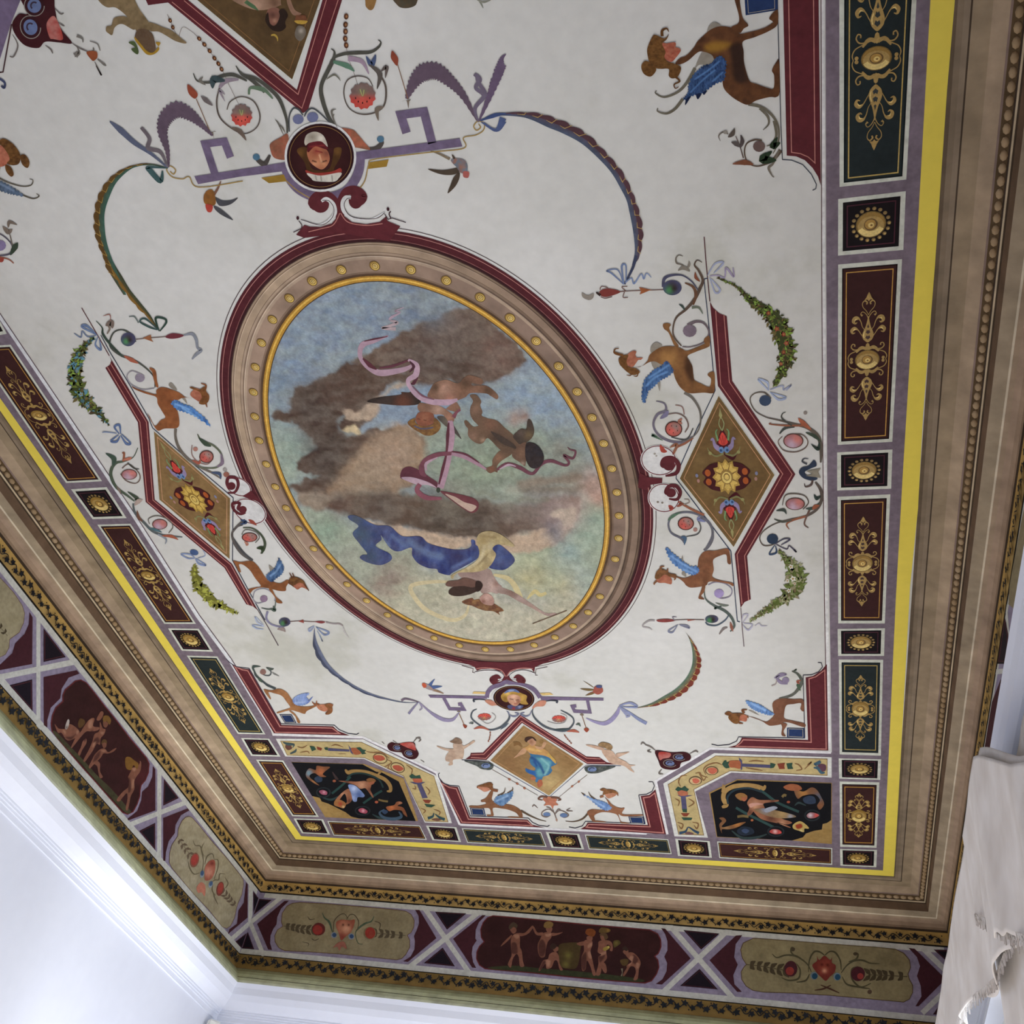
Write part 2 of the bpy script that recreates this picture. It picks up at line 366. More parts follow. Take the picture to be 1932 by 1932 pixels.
grn = sweep('green_moulding', [(.0935, .7380), (.0885, .7350), (.0800, .7270), (.0740, .7195), (.0690, .7115), (.0680, .7098), (.0640, .7085), (.0575, .7000), (.0550, .6950)], ['#8b8164', '#9a9c7c', '#aeb592', '#c3cbaa', '#5b6148', '#c5cdae', '#ccd4b6', '#d5dcc2'], 'stone', low, right=.0095)  # strips pale downwards: light from below is put into their colours
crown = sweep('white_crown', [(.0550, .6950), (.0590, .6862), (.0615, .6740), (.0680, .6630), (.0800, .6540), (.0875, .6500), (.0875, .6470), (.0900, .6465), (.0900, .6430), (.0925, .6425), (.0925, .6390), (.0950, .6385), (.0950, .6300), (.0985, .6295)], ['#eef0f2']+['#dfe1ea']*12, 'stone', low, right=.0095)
M['stone_w'] = M['wall']; crown.data.materials[0] = M['wall']
# beads along the cornice: a plain run of turned plaster beads
bv, bf = [], []
def bead_run(a, b_, dn):
    a, b_ = np.array(a), np.array(b_); n = int(np.linalg.norm(b_-a)/0.0335); t = (b_-a)/np.linalg.norm(b_-a); up = np.array(dn)/np.linalg.norm(dn); s_ = np.cross(t, up)
    for i in range(n):
        c0 = a+(b_-a)*(i+0.5)/n; k = len(bv); m_, q_ = 8, 4
        for q in range(q_+1):
            ph = math.pi/2*q/q_
            for j in range(m_):
                th = 2*math.pi*j/m_
                bv.append(tuple(c0+t*0.0148*math.cos(th)*math.cos(ph)+s_*0.0098*math.sin(th)*math.cos(ph)+up*0.008*math.sin(ph)))
        for q in range(q_):
            for j in range(m_): bf.append((k+q*m_+j, k+q*m_+(j+1) % m_, k+(q+1)*m_+(j+1) % m_, k+(q+1)*m_+j))
d_, z_ = .0698, .9858; X, Y, Z = (HU+d_)*S, (HV+d_)*S, ZE+z_*S
bead_run((-X, -Y, Z), (-X, Y, Z), (0.5, 0, -0.87)); bead_run((-X, Y, Z), (X, Y, Z), (0, -0.5, -0.87)); bead_run((X, Y, Z), (X, -Y, Z), (-0.5, 0, -0.87))
M['bead'] = plaster('bead_plaster', [(0.3, '#927a5a'), (0.7, '#a58f72')], 4, 0.8)
mesh_obj('bead_moulding', bv, bf, M['bead'], cornice, True)
# flat painted plane -> helper for laying out rows along a wall
def proj3(P):
    q = (np.asarray(P, float)-EYE) @ RC.T; return np.c_[966+FP*q[:, 0]/q[:, 2], 966+FP*q[:, 1]/q[:, 2]]
class Wallmap:
    """along, height (drawing units) on a wall plane -> seen pixels"""
    def __init__(s, plane): s.p = plane
    def __call__(s, p):
        p = np.asarray(p, float).reshape(-1, 2); o = np.zeros((len(p), 3)); o[:, s.p.ax] = s.p.val; o[:, 1 if s.p.ax == 0 else 0] = p[:, 0]*S; o[:, 2] = ZE+p[:, 1]*S
        return proj3(o)
FAR = lambda d: Plane(1, (HV+d)*S, -1)
LEFT = lambda d: Plane(0, -(HU+d)*S, 1)
RIGHT = lambda d: Plane(0, (HU+d)*S, -1)
def ivy(plane, a0, a1, z0, z1, parent, ink='#1c1d22', seed=1):
    rnd = random.Random(seed); A = Art(Wallmap(plane), 2, plane); h = z1-z0; zm = (z0+z1)/2; n = int((a1-a0)/0.0135); vine = []
    for i in range(n*2+1):
        a = a0+(a1-a0)*i/(n*2); vine.append((a, zm+h*0.22*math.sin(i*math.pi*0.55)))
    A.stroke(vine, h*0.035, ink, n=4)
    for i in range(n):
        a = a0+(a1-a0)*(i+0.5)/n+rnd.uniform(-.001, .001); up = 1 if i % 2 else -1; r = h*rnd.uniform(.20, .27); zc = zm+up*h*0.14; rt = rnd.uniform(-.5, .5)
        pts = []
        for k in range(10):
            th = 2*math.pi*k/10+rt+math.pi/2*up; rr = r*(1.15 if k % 2 == 0 else 0.62); pts.append((a+rr*math.cos(th), zc+rr*math.sin(th)))
        A.poly(pts, ink)
        A.disc(a+h*.30, zm-up*h*0.30, h*.055, h*.06, ink, n=7)
    A.obj('ivy_leaves', parent)
YR = -0.80
ivy(FAR(.1135), -0.715, 0.715, .918, .940, cornice, seed=1); ivy(LEFT(.1135), YR, HV+.11, .918, .940, cornice, seed=2); ivy(RIGHT(.1135), YR, HV+.11, .918, .940, cornice, seed=3)
ivy(FAR(.0945), -0.70, 0.70, .742, .768, low, '#23262c', 4); ivy(LEFT(.0945), YR, HV+.095, .742, .768, low, '#23262c', 5); ivy(RIGHT(.0945), YR, HV+.095, .742, .768, low, '#23262c', 6)
# ================= the painted border of the ceiling
def px(t, s): return tile(t)(P2(s))
inner = np.r_[[(1556, -120), (1557.5, 0), (1558.8, 500), (1561, 900), (1565, 1133), (1567.5, 1300), (1569.4, 1419.5), (1341.6, 1412.1), (1238.1, 1474.4), (1260, 1573.0), (1220, 1572.8), (1098.8, 1567.4), (1025.9, 1564.0), (867.7, 1556.5), (823.3, 1457.5), (684.2, 1393), (514, 1387.0), (511, 1378), (430, 1246), (370, 1164.8), (243, 965), (195.4, 894), (0, 603), (-120, 424)]]
yel_in = np.array([(-120, 580), (0, 751), (141, 950), (310, 1199), (480, 1450), (568, 1577.5), (860, 1593.5), (1220, 1616.5), (1450, 1629.8), (1666, 1642.3), (1678, 1400), (1690, 1133), (1703, 900), (1716.5, 680), (1730, 460), (1755.5, 0), (1762, -120)])
yel_out = np.array([(-120, 615), (0, 785.4), (123, 965), (300, 1221), (460.7, 1450), (558.2, 1586.6), (780, 1599.8), (1050, 1615.8), (1380, 1636.0), (1687, 1653.5), (1701, 1400), (1717, 1107), (1732, 960), (1741.5, 783), (1764, 500), (1787, 168), (1801.6, 0), (1807, -120)])
def ext(p, v=-1.0):
    q = CEIL.at([p])[0]; return uv_px(q[0]/S, v)
inner = np.r_[[ext(inner[1])], inner[1:-1], [ext(inner[-2])]]; yel_in = np.r_[[ext(yel_in[1])], yel_in[1:-1], [ext(yel_in[-2])]]; yel_out = np.r_[[ext(yel_out[1])], yel_out[1:-1], [ext(yel_out[-2])]]
bands = Art(None, 1)
bands.poly(np.r_[inner, yel_in], '#766a74')
lat = bands.obj('trim_4', mat='purple'); tag(lat, kind='structure')
yb = Art(None, 1); yb.poly(np.r_[yel_in, yel_out[::-1]], '#e6d258'); tag(yb.obj('trim_5', mat='flat'), kind='structure')
# white fillet and fine line inside the lattice
fil = Art(None, 2)
def offset_path(p, d):
    p = np.asarray(p, float); t = np.gradient(p, axis=0); t /= np.linalg.norm(t, axis=1)[:, None]; return p+np.c_[-t[:, 1], t[:, 0]]*d
rightline = np.array([(1555, -60), (1556, 0), (1556.8, 250), (1557.3, 500), (1559.5, 850), (1562.5, 1133), (1565.5, 1300), (1567.5, 1412)])
fil.line(offset_path(rightline, 3.2), 3.0, '#d9d8d6'); fil.line(offset_path(rightline, 7.0), 0.8, '#55383a')
leftline = np.array([(-60, 514), (0, 604), (100, 752), (195.4, 894), (243, 965), (300, 1054), (370, 1164), (430, 1246), (470, 1312), (511, 1378)])
fil.line(offset_path(leftline, -3.2), 3.0, '#d6d8da'); fil.line(offset_path(leftline, -7.0), 0.8, '#5a4650')
fil.line(px('R', '1470,682 605,652 217,886 300,1266'), 2.2, '#d8d6d6'); fil.line(px('Q', '0,860 190,955 385,1388'), 2.2, '#d8d6d6'); fil.line(px('P', '415,640 1165,664 1770,952'), 2.2, '#d8d6d6')
fil.line(px('Q', '385,1387 1080,1421 1400,1436 1932,1462'), 2.0, '#d6d5d6')
tag(fil.obj('trim_6'), kind='structure')
GOLD, GLT, GDK = '#a2854a', '#d9c078', '#66501f'
def mirror(p): p = P2(p).copy(); p[:, 0] *= -1; return p
def half_ornament(A, s, asp, col, lt, dk):
    """one half of the gold candelabrum; x across in half widths, y along in half widths too, so lines keep their weight"""
    m = lambda p: P2(p)*np.array([1, s]); K = 1/asp/2.78            # drawn for the long panels, stretched along others
    def both(fn, p, *a):
        p = P2(p)*np.array([1, K]); fn(p*np.array([1, s]), *a); fn(p*np.array([-1, s]), *a)
    one = lambda p: P2(p)*np.array([1, K*s])
    both(A.stroke, '.04,-.40 .22,-.47 .36,-.44 .46,-.36 .52,-.30', (.05, .085, .06, .03), col)          # collar leaf
    both(A.poly, '0,-.36 .12,-.42 .20,-.52 .10,-.50 .07,-.60 0,-.64', col)
    both(A.stroke, '.36,-.44 .50,-.40 .66,-.42 .76,-.52 .70,-.62 .60,-.60 .60,-.53', (.02, .026, .028, .026, .024, .024, .03), col)
    both(A.stroke, '.30,-.42 .58,-.34 .80,-.26 .90,-.12 .86,.0', (.018, .02, .022, .022, .014), col)
    A.poly(one('0,-.66 .10,-.70 .22,-.80 .26,-.95 .20,-1.10 .12,-1.24 .06,-1.42 0,-1.62 -.06,-1.42 -.12,-1.24 -.20,-1.10 -.26,-.95 -.22,-.80 -.10,-.70'), col, True)
    A.poly(one('0,-.76 .11,-.83 .07,-.92 0,-.88 -.07,-.92 -.11,-.83'), dk); A.poly(one('0,-.97 .10,-1.02 .05,-1.13 0,-1.09 -.05,-1.13 -.10,-1.02'), dk); A.poly(one('0,-1.18 .05,-1.22 0,-1.34 -.05,-1.22'), dk)
    A.stroke(one('-.17,-.82 -.20,-.95 -.14,-1.10'), (.012, .03, .012), lt)
    for a in ('.16,-.78 .32,-.98 .46,-1.14 .62,-1.20 .74,-1.13 .70,-1.03 .58,-1.05', '.12,-1.10 .26,-1.24 .34,-1.44 .46,-1.56 .62,-1.56 .68,-1.45 .58,-1.38 .50,-1.42'): both(A.stroke, a, (.010, .016, .022, .085, .075, .04, .012), col)
    for a in ('.52,-1.16 .62,-1.17 .68,-1.11', '.48,-1.52 .58,-1.52 .62,-1.45'): both(A.stroke, a, (.006, .03, .006), lt)
    both(A.stroke, '.0,-1.52 .05,-1.62 .14,-1.72 .27,-1.78 .35,-1.70 .27,-1.64', (.018, .018, .016, .016, .018, .05), col)
    both(A.stroke, '.0,-1.66 .10,-1.80 .25,-1.94 .28,-2.08 .18,-2.16 .07,-2.10 .10,-2.03', (.012, .014, .016, .018, .026, .035, .03), col)
    A.poly(one('0,-2.14 .07,-2.20 .20,-2.18 .11,-2.28 .07,-2.36 0,-2.46 -.07,-2.36 -.11,-2.28 -.20,-2.18 -.07,-2.20'), col)
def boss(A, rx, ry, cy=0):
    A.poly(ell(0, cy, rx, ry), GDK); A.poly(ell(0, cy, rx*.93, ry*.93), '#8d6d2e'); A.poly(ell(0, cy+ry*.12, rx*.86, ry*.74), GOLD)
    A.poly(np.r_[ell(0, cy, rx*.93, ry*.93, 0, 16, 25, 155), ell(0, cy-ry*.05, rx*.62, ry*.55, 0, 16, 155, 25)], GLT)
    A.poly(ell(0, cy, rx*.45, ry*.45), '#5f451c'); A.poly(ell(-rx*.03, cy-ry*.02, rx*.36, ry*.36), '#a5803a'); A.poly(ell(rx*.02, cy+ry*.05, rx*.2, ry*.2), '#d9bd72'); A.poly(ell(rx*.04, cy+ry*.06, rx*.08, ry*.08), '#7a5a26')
def centre_of(q):
    f = quad_map(q); return f([(0, 0)])[0], f
def grow(q, lo, hi):
    f = quad_map(q); return f([(-1-lo, -1-hi), (1+lo, -1-hi), (1+lo, 1+hi), (-1-lo, 1+hi)])
BG = {'green': ('#232b2c', '#b39a55'), 'brown': ('#3a201f', '#b88a3c'), 'black': ('#171114', '#4a2630')}
def panel(t, quad, kind, label, across=True, group='gold candelabrum border panels'):
    """quad corners given so that x runs across the panel and y along it"""
    q = px(t, quad); c, f = centre_of(q); bg, ln = BG[kind]
    th = thing('painted_border_panel', label, 'painted panel', c, group)
    L1 = np.linalg.norm(f([(0, 1)])-f([(0, -1)])); L0 = np.linalg.norm(f([(1, 0)])-f([(-1, 0)])); asp = L0/L1
    A = Art(None, 2); A.poly(grow(q, .155, .155*asp), '#c9ccbf'); A.obj('white_border', th)
    A = Art(None, 3); A.poly(q, bg); A.line(f([(-.985, -1+.015*asp), (.985, -1+.015*asp), (.985, 1-.015*asp), (-.985, 1-.015*asp)]), L0*.012, '#1a1012' if kind == 'brown' else '#12181a', True); A.obj('field', th)
    A = Art(None, 4); i = .15; A.line(f([(-1+i, -1+i*asp), (1-i, -1+i*asp), (1-i, 1-i*asp), (-1+i, 1-i*asp)]), L0*.010, ln, True); A.obj('gold_line', th, 'gold')
    k = .84; g = lambda p: f(P2(p)*np.array([k, asp*k])); A = Art(g, 5); half_ornament(A, 1, asp, GOLD, GLT, bg); half_ornament(A, -1, asp, GOLD, GLT, bg)
    for sx in (-1, 1):
        for dy in (-.07, .07): A.disc(.74*sx, dy, .075, .075, GOLD, n=12)
    A.obj('candelabrum', th, 'gold')
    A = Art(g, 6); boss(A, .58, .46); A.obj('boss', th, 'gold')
    return th
def rosette(t, quad, label):
    q = px(t, quad); c, f = centre_of(q); th = thing('painted_rosette', label, 'painted rosette', c, 'gold rosettes on black squares')
    A = Art(None, 2); A.poly(grow(q, .17, .17), '#c9ccbf'); A.obj('white_border', th)
    A = Art(None, 3); A.poly(q, BG['black'][0]); A.line(f([(-.84, -.84), (.84, -.84), (.84, .84), (-.84, .84)]), np.linalg.norm(q[1]-q[0])*.010, BG['black'][1], True); A.obj('field', th)
    A = Art(f, 4)
    for i in range(18):
        a = 2*math.pi*i/18; A.disc(.64*math.cos(a), .64*math.sin(a), .075, .075, '#7c6436', n=9); A.disc(.64*math.cos(a)+.01, .64*math.sin(a)+.02, .045, .045, '#b99a58' if math.sin(a) > -.2 else '#8f7544', n=8)
    A.obj('bead_ring', th, 'gold')
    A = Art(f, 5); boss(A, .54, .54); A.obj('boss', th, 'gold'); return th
# right column, from the top of the photo down
panel('D', '625,-640 1148,-690 1043,1283 620,1330', 'green', 'dark green panel cut by the top edge of the photo, right border')
rosette('D', '612,1478 1032,1430 1018,1795 610,1832', 'gold rosette between the topmost green panel and a brown panel, right border')
panel('I', '608,182 1010,148 946,1420 601,1440', 'brown', 'brown panel just above the middle rosette of the right border')
rosette('I', '598,1540 942,1522 935,1766 598,1778', 'gold rosette level with the right lozenge, between the two large brown panels')
panel('N', '598,170 930,155 895,1046 600,1046', 'brown', 'brown panel just below the middle rosette of the right border')
rosette('N', '598,1122 892,1118 887,1290 600,1290', 'gold rosette between a brown and a green panel, lower right border')
panel('R', '1546,38 1820,40 1806,684 1550,676', 'green', 'dark green panel beside the red L bracket, lower right border')
rosette('R', '1546,734 1805,740 1800,866 1548,858', 'gold rosette at the end of the right cream grotesque strip')
panel('R', '1550,908 1795,914 1778,1345 1552,1338', 'brown', 'short brown panel beside the right black corner panel, standing upright')
rosette('R', '1552,1380 1778,1386 1774,1492 1554,1482', 'gold rosette in the lower right corner of the ceiling border')
# far row, right to left (x across the narrow side)
panel('R', '678,1428 664,1325 1470,1372 1470,1475', 'brown', 'long brown panel under the right black corner panel, far border')
rosette('R', '376,1307 586,1322 600,1424 392,1412', 'gold rosette left of the brown panel under the right corner panel, far border')
panel('R', '-256,1366 -281,1275 300,1308 322,1400', 'green', 'dark green panel right of the middle rosette of the far border')
rosette('Q', '1120,1458 1356,1472 1392,1582 1160,1570', 'gold rosette in the middle of the far border between the two green panels')
panel('Q', '452,1530 412,1425 1052,1457 1092,1563', 'green', 'dark green panel left of the middle rosette of the far border')
rosette('Q', '126,1405 340,1417 375,1522 172,1508', 'gold rosette right of the brown panel under the left corner panel, far border')
panel('P', '925,1470 880,1365 1630,1402 1680,1504', 'brown', 'long brown panel under the left black corner panel, far border')
rosette('P', '610,1345 818,1352 870,1460 668,1450', 'gold rosette in the left far corner of the ceiling border')
# left column, bottom to top
panel('P', '300,862 495,868 775,1310 585,1305', 'brown', 'short brown panel left of the left black corner panel')
rosette('P', '175,680 375,685 455,812 248,806', 'gold rosette at the end of the left cream grotesque strip')
panel('J', '1385,1122 1578,1128 1915,1672 1740,1668', 'green', 'dark green panel of the left border')
rosette('J', '1248,922 1440,925 1530,1068 1335,1062', 'gold rosette between the green panel and a brown panel, left border')
panel('J', '735,168 945,162 1405,865 1205,865', 'brown', 'brown panel of the left border just below its middle rosette')
rosette('E', '548,1728 770,1715 895,1908 682,1915', 'gold rosette in the middle of the left border, level with the left lozenge')
panel('E', '-165,690 70,675 717,1640 490,1652', 'brown', 'brown panel cut by the left edge of the photo, above the left middle rosette')
rosette('E', '-330,330 -110,318 22,560 -195,600', 'gold rosette just cut off by the left edge of the photo')
# ================= the oval: painted frame and ceiling painting
OC = np.array([-0.0027, 0.0021]); OA, OB, OR = 0.2302, 0.3340, -0.0123
def oval(off, n=160, a0=0, a1=360):
    """ellipse parallel to the canvas edge, off outward, drawing units"""
    t = np.radians(np.linspace(a0, a1, n, endpoint=(a1-a0) % 360 != 0)); x, y = OA*np.cos(t), OB*np.sin(t)
    nx, ny = np.cos(t)/OA, np.sin(t)/OB; l = np.hypot(nx, ny); x, y = x+off*nx/l, y+off*ny/l
    return np.c_[x*math.cos(OR)-y*math.sin(OR), x*math.sin(OR)+y*math.cos(OR)]+OC
def uvm(p): p = np.asarray(p, float).reshape(-1, 2); return proj3(np.c_[p[:, 0]*S, p[:, 1]*S, np.full(len(p), ZC)])
frame = thing('oval_surround', 'large oval moulded frame with gold studs and a dark red rim round the sky painting', 'picture frame', uv_px(0, 0))
def ovring(A, o0, o1, col, n=160, col2=None):
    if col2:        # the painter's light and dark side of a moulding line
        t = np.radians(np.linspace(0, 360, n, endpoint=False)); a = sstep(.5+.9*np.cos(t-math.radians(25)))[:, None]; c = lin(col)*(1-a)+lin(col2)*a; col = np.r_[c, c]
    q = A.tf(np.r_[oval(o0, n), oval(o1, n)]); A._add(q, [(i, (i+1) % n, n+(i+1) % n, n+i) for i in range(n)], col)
A = Art(uvm, 2)
for o0, o1, c in [(.0515, .0548, '#3a1d20'), (.0548, .0556, '#8d5a56'), (.0556, .0672, '#4f2227'), (.0632, .0640, '#b98078')]: ovring(A, o0, o1, c)
A.obj('red_rim', frame)
A = Art(uvm, 2); ovring(A, .0706, .0715, '#4a3a3c'); A.obj('outer_line', frame)
A = Art(uvm, 3)
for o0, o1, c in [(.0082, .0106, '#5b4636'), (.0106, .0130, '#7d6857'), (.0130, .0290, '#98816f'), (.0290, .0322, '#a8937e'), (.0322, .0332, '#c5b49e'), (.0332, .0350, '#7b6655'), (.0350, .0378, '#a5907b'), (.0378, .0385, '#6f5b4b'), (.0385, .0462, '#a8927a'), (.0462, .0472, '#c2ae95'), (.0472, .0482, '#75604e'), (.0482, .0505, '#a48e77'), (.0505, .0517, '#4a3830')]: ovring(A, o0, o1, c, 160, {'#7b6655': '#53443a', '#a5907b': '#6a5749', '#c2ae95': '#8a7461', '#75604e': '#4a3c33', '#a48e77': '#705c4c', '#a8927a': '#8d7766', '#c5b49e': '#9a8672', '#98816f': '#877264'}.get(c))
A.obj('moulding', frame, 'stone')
A = Art(uvm, 4)
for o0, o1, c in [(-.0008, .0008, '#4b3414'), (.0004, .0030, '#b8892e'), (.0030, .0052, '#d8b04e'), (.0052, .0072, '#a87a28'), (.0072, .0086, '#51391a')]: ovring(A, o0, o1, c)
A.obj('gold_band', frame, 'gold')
# ================= painted frieze under the cornice
TILES.update(a1=(890, 1700, 220), a2=(1080, 1710, 220), a3=(80, 1300, 250), a4=(510, 1690, 290), a5=(1390, 1760, 340), a6=(310, 1530, 230), a7=(1730, 800, 650))
class Tilt:
    """slightly leaning wall face through two (d, z) lines, on axis ax, facing sign"""
    def __init__(s, ax, side, d0, z0, d1, z1):
        h = HV if ax == 1 else HU; s.ax = ax; s.sign = -side; s.h = h; s.side = side
        s.p0 = np.zeros(3); s.p0[ax] = side*(h+d0)*S; s.p0[2] = ZE+z0*S
        e = np.zeros(3); e[ax] = side*(d1-d0)*S; e[2] = (z1-z0)*S
        # normal perpendicular to e, facing the room
        n = np.array([0.0, 0, 0]); n[ax] = e[2]; n[2] = -e[ax]
        if n[ax]*side > 0: n = -n
        s.n = n/np.linalg.norm(n); s.k = (d0, z0, d1, z1)
    def d_at(s, z): d0, z0, d1, z1 = s.k; return d0+(d1-d0)*(z-z0)/(z1-z0)
    def at(s, px, off=0.0):
        px = np.asarray(px, float).reshape(-1, 2)
        d = np.c_[(px[:, 0]-966)/FP, (px[:, 1]-966)/FP, np.ones(len(px))] @ RC
        t = ((s.p0+s.n*off-EYE) @ s.n)/(d @ s.n); return EYE+d*t[:, None]
class Tiltmap:
    def __init__(s, t): s.t = t
    def __call__(s, p):
        p = np.asarray(p, float).reshape(-1, 2); o = np.zeros((len(p), 3)); o[:, 1-s.t.ax] = p[:, 0]*S; o[:, 2] = ZE+p[:, 1]*S
        o[:, s.t.ax] = s.t.side*(s.t.h+np.array([s.t.d_at(z) for z in p[:, 1]]))*S; return proj3(o)
FRF, FRL, FRR = [Tilt(ax, sd, .1172, .9160, .1040, .7720) for ax, sd in ((1, 1), (0, -1), (0, 1))]
WH, LIL, MAR, BLK, TAN = '#c4c5c0', '#8e869f', '#43222a', '#1c1620', '#8f8468'
for pl, a0, a1, nm in ((FRF, -.716, .716, 'far'), (FRL, -.80, 1.113, 'left'), (FRR, -.80, 1.113, 'right')):
    A = Art(Tiltmap(pl), 1, pl)
    for z0, z1 in ((.9160, .9045), (.7835, .7722)):
        k = 24; xs = np.linspace(a0, a1, k); q = A.tf(np.r_[np.c_[xs, np.full(k, z0)], np.c_[xs, np.full(k, z1)]]); A._add(q, [(i, i+1, k+i+1, k+i) for i in range(k-1)], WH)
    A.obj('white_band', frz)
def fr(t, pl, layer=2): return Art(t, layer, pl)
A = fr('T', FRF, 1); A.line('440,615 990,1410', 27, WH); A.line('1120,675 285,1330', 27, WH); A.obj('white_cross', frz)
A = fr('U', FRF, 1); A.line('1215,815 1950,1660', 29, WH); A.line('1960,845 1190,1580', 29, WH); A.obj('white_cross', frz)
A = fr('V', FRF, 1); A.line('1225,1325 1500,1590', 18, WH); A.line('1260,1790 1500,1560', 18, WH); A.obj('white_cross', frz)
A = fr('S', FRF, 1); A.line('745,605 398,888 540,1235', 22, WH); A.obj('white_cross', frz)
A = fr('S', FRL, 1); A.line('405,470 398,888 180,1080', 22, WH); A.obj('white_cross', frz)
A = fr('O', FRL, 1); A.line('1162,70 1160,760', 15, WH); A.line('1370,310 925,488', 17, WH); A.obj('white_cross', frz)
A = fr('J', FRL, 1); A.line('280,780 280,1660', 15, WH); A.line('590,1145 -20,1270', 21, WH); A.obj('white_cross', frz)
A = fr('T', FRF); A.poly('370,682 418,684 605,995 290,1258 235,1252 320,1200 362,1120 368,1030 357,972 390,900 413,830 408,750', MAR); A.poly('1115,740 1150,742 1075,820 1040,900 1035,1000 1050,1020 1005,1090 995,1170 1010,1260 1045,1325 1000,1320 790,1003', MAR); A.obj('maroon_field', frz)
A = fr('U', FRF); A.poly('1155,885 1200,890 1482,1220 1165,1508 1095,1502 1170,1450 1215,1360 1222,1270 1190,1200 1225,1130 1225,1030 1200,950', MAR); A.obj('maroon_field', frz)
A = fr('V', FRF); A.poly('72,1275 28,1335 18,1420 42,1470 12,1540 20,1600 70,1650 38,1650 -145,1441 30,1278', MAR); A.poly('1170,1360 1210,1365 1415,1565 1235,1745 1215,1745 1255,1680 1250,1610 1225,1545 1245,1480 1225,1420', MAR); A.obj('maroon_field', frz)
A = fr('S', FRF); A.poly('755,662 800,660 720,740 680,830 672,905 640,950 610,1020 605,1100 625,1172 585,1168 470,900', MAR); A.obj('maroon_field', frz)
A = fr('S', FRL); A.poly('355,465 372,490 370,835 165,1008 182,955 260,900 275,760 330,680', MAR); A.obj('maroon_field', frz)
A = fr('O', FRL); A.poly('1190,430 1370,360 1380,375 1320,410 1280,480 1275,540 1230,600 1210,680 1205,745 1190,740', MAR); A.poly('1115,50 1133,75 1133,375 935,448 930,435 1000,380 1030,300 1035,240 1080,200 1110,130', MAR); A.obj('maroon_field', frz)
A = fr('J', FRL); A.poly('318,1265 560,1215 580,1240 500,1270 450,1350 440,1420 370,1490 345,1580 345,1635 320,1615', MAR); A.poly('215,790 238,830 235,1170 0,1215 -60,1230 -60,1200 0,1175 90,1090 110,1020 180,950 210,880', MAR); A.obj('maroon_field', frz)
def tri(t, pl, *ps):
    A = fr(t, pl)
    for p in ps:
        p = P2(p); A.poly(p, BLK); c = p.mean(0); A.line(c+(p-c)*.86, 4, '#43222a', True)
    A.obj('black_triangle', frz)
tri('T', FRF, '590,703 935,722 722,902', '675,1100 465,1272 810,1308'); tri('U', FRF, '1400,905 1800,945 1597,1122', '1580,1335 1365,1522 1782,1562')
tri('V', FRF, '1335,1370 1500,1375 1490,1510', '1440,1640 1330,1800 1500,1800'); tri('S', FRF, '492,640 622,652 432,808', '375,988 440,1165 312,1157 366,995'); tri('S', FRL, '430,560 490,640 432,806', '368,990 310,1156 245,1085')
tri('O', FRL, '1195,145 1303,285 1190,340', '1132,465 1132,665 1015,525'); tri('J', FRL, '318,910 480,1120 318,1155', '235,1282 238,1515 70,1325')
tri('a7', FRR, '492,1080 512,1180 505,1345 452,1345')
A = Art('a7', 2, FRR); A.poly('420,1560 470,1430 480,1460 440,1780 420,1870 370,1870', MAR); A.obj('maroon_field', frz)
A = Art('a7', 1, FRR); A.line('440,1390 490,1385', 14, WH); A.line('498,1000 520,1260', 6, WH); A.obj('white_cross', frz)
A = Art('a7', 2, FRR); A.soft('640,300 650,700 560,1050 512,1010 520,900 590,520', TAN, [('n', '#7d7258', .5, 40, 40)], 12, smooth=False)
th = thing('frieze_cartouche', 'sliver of cream cartouche on the right frieze, half hidden by the white crown', 'painted panel', tile('a7')([(560, 800)])[0], 'painted frieze cartouches', FRR); A.obj('field', th)
# --- cartouches with flowers; far frieze reds darkened, its dimness put into the colour
def cartouche(label, t, pl, outline, base, layers, step, line=None):
    th = thing('frieze_cartouche', label, 'painted panel', tile(t)([P2(outline).mean(0)])[0], 'painted frieze cartouches', pl)
    A = fr(t, pl, 3); p = P2(outline); A.soft(p, base, layers, step, smooth=False, noise=.06); A.obj('field', th)
    A = fr(t, pl, 4); c = p.mean(0); A.line(p, line[1], line[0], True); A.obj('outline', th); return th
def leafspray(A, pts, col, n, l0, l1, w):
    p = spline(P2(pts), False, 8); A.stroke(P2(pts), w*.22, col); T = np.gradient(p, axis=0); T /= np.linalg.norm(T, axis=1)[:, None]
    for i in range(n):
        j = int((i+.4)/n*(len(p)-1)); l = l0+(l1-l0)*i/n; t = T[j]; nn = np.array([-t[1], t[0]])
        for sgn in (-1, 1):
            d = t*-.75+nn*sgn*.7 if False else -t*.72+nn*sgn*.7
            a = p[j]; A.stroke([a, a+d*l*.35+nn*sgn*l*.1, a+d*l], (w*.3, w*1.5, w*.2), col)
GRN, ROSE, LEAF = '#4c5a48', '#9a3a36', '#564c3c'
th = cartouche('cream flower cartouche with a small pink mask at the left end of the far frieze', 'a4', FRF, '365,85 700,102 1100,135 1600,180 1700,195 1770,235 1808,310 1805,390 1770,460 1720,495 1752,560 1750,650 1700,740 1650,790 1590,805 1300,775 900,735 500,705 180,690 110,655 60,580 58,500 90,430 160,385 140,330 150,220 210,130 280,95', TAN, [('n', '#a19678', .5, 160, 120), ('n', '#75694f', .55, 120, 150)], 28, ('#6b4f33', 3.5))
A = fr('a4', FRF, 5); leafspray(A, '530,430 400,420 280,395 170,380', LEAF, 6, 95, 50, 16); leafspray(A, '1330,470 1450,480 1560,490 1700,500', LEAF, 5, 90, 50, 16)
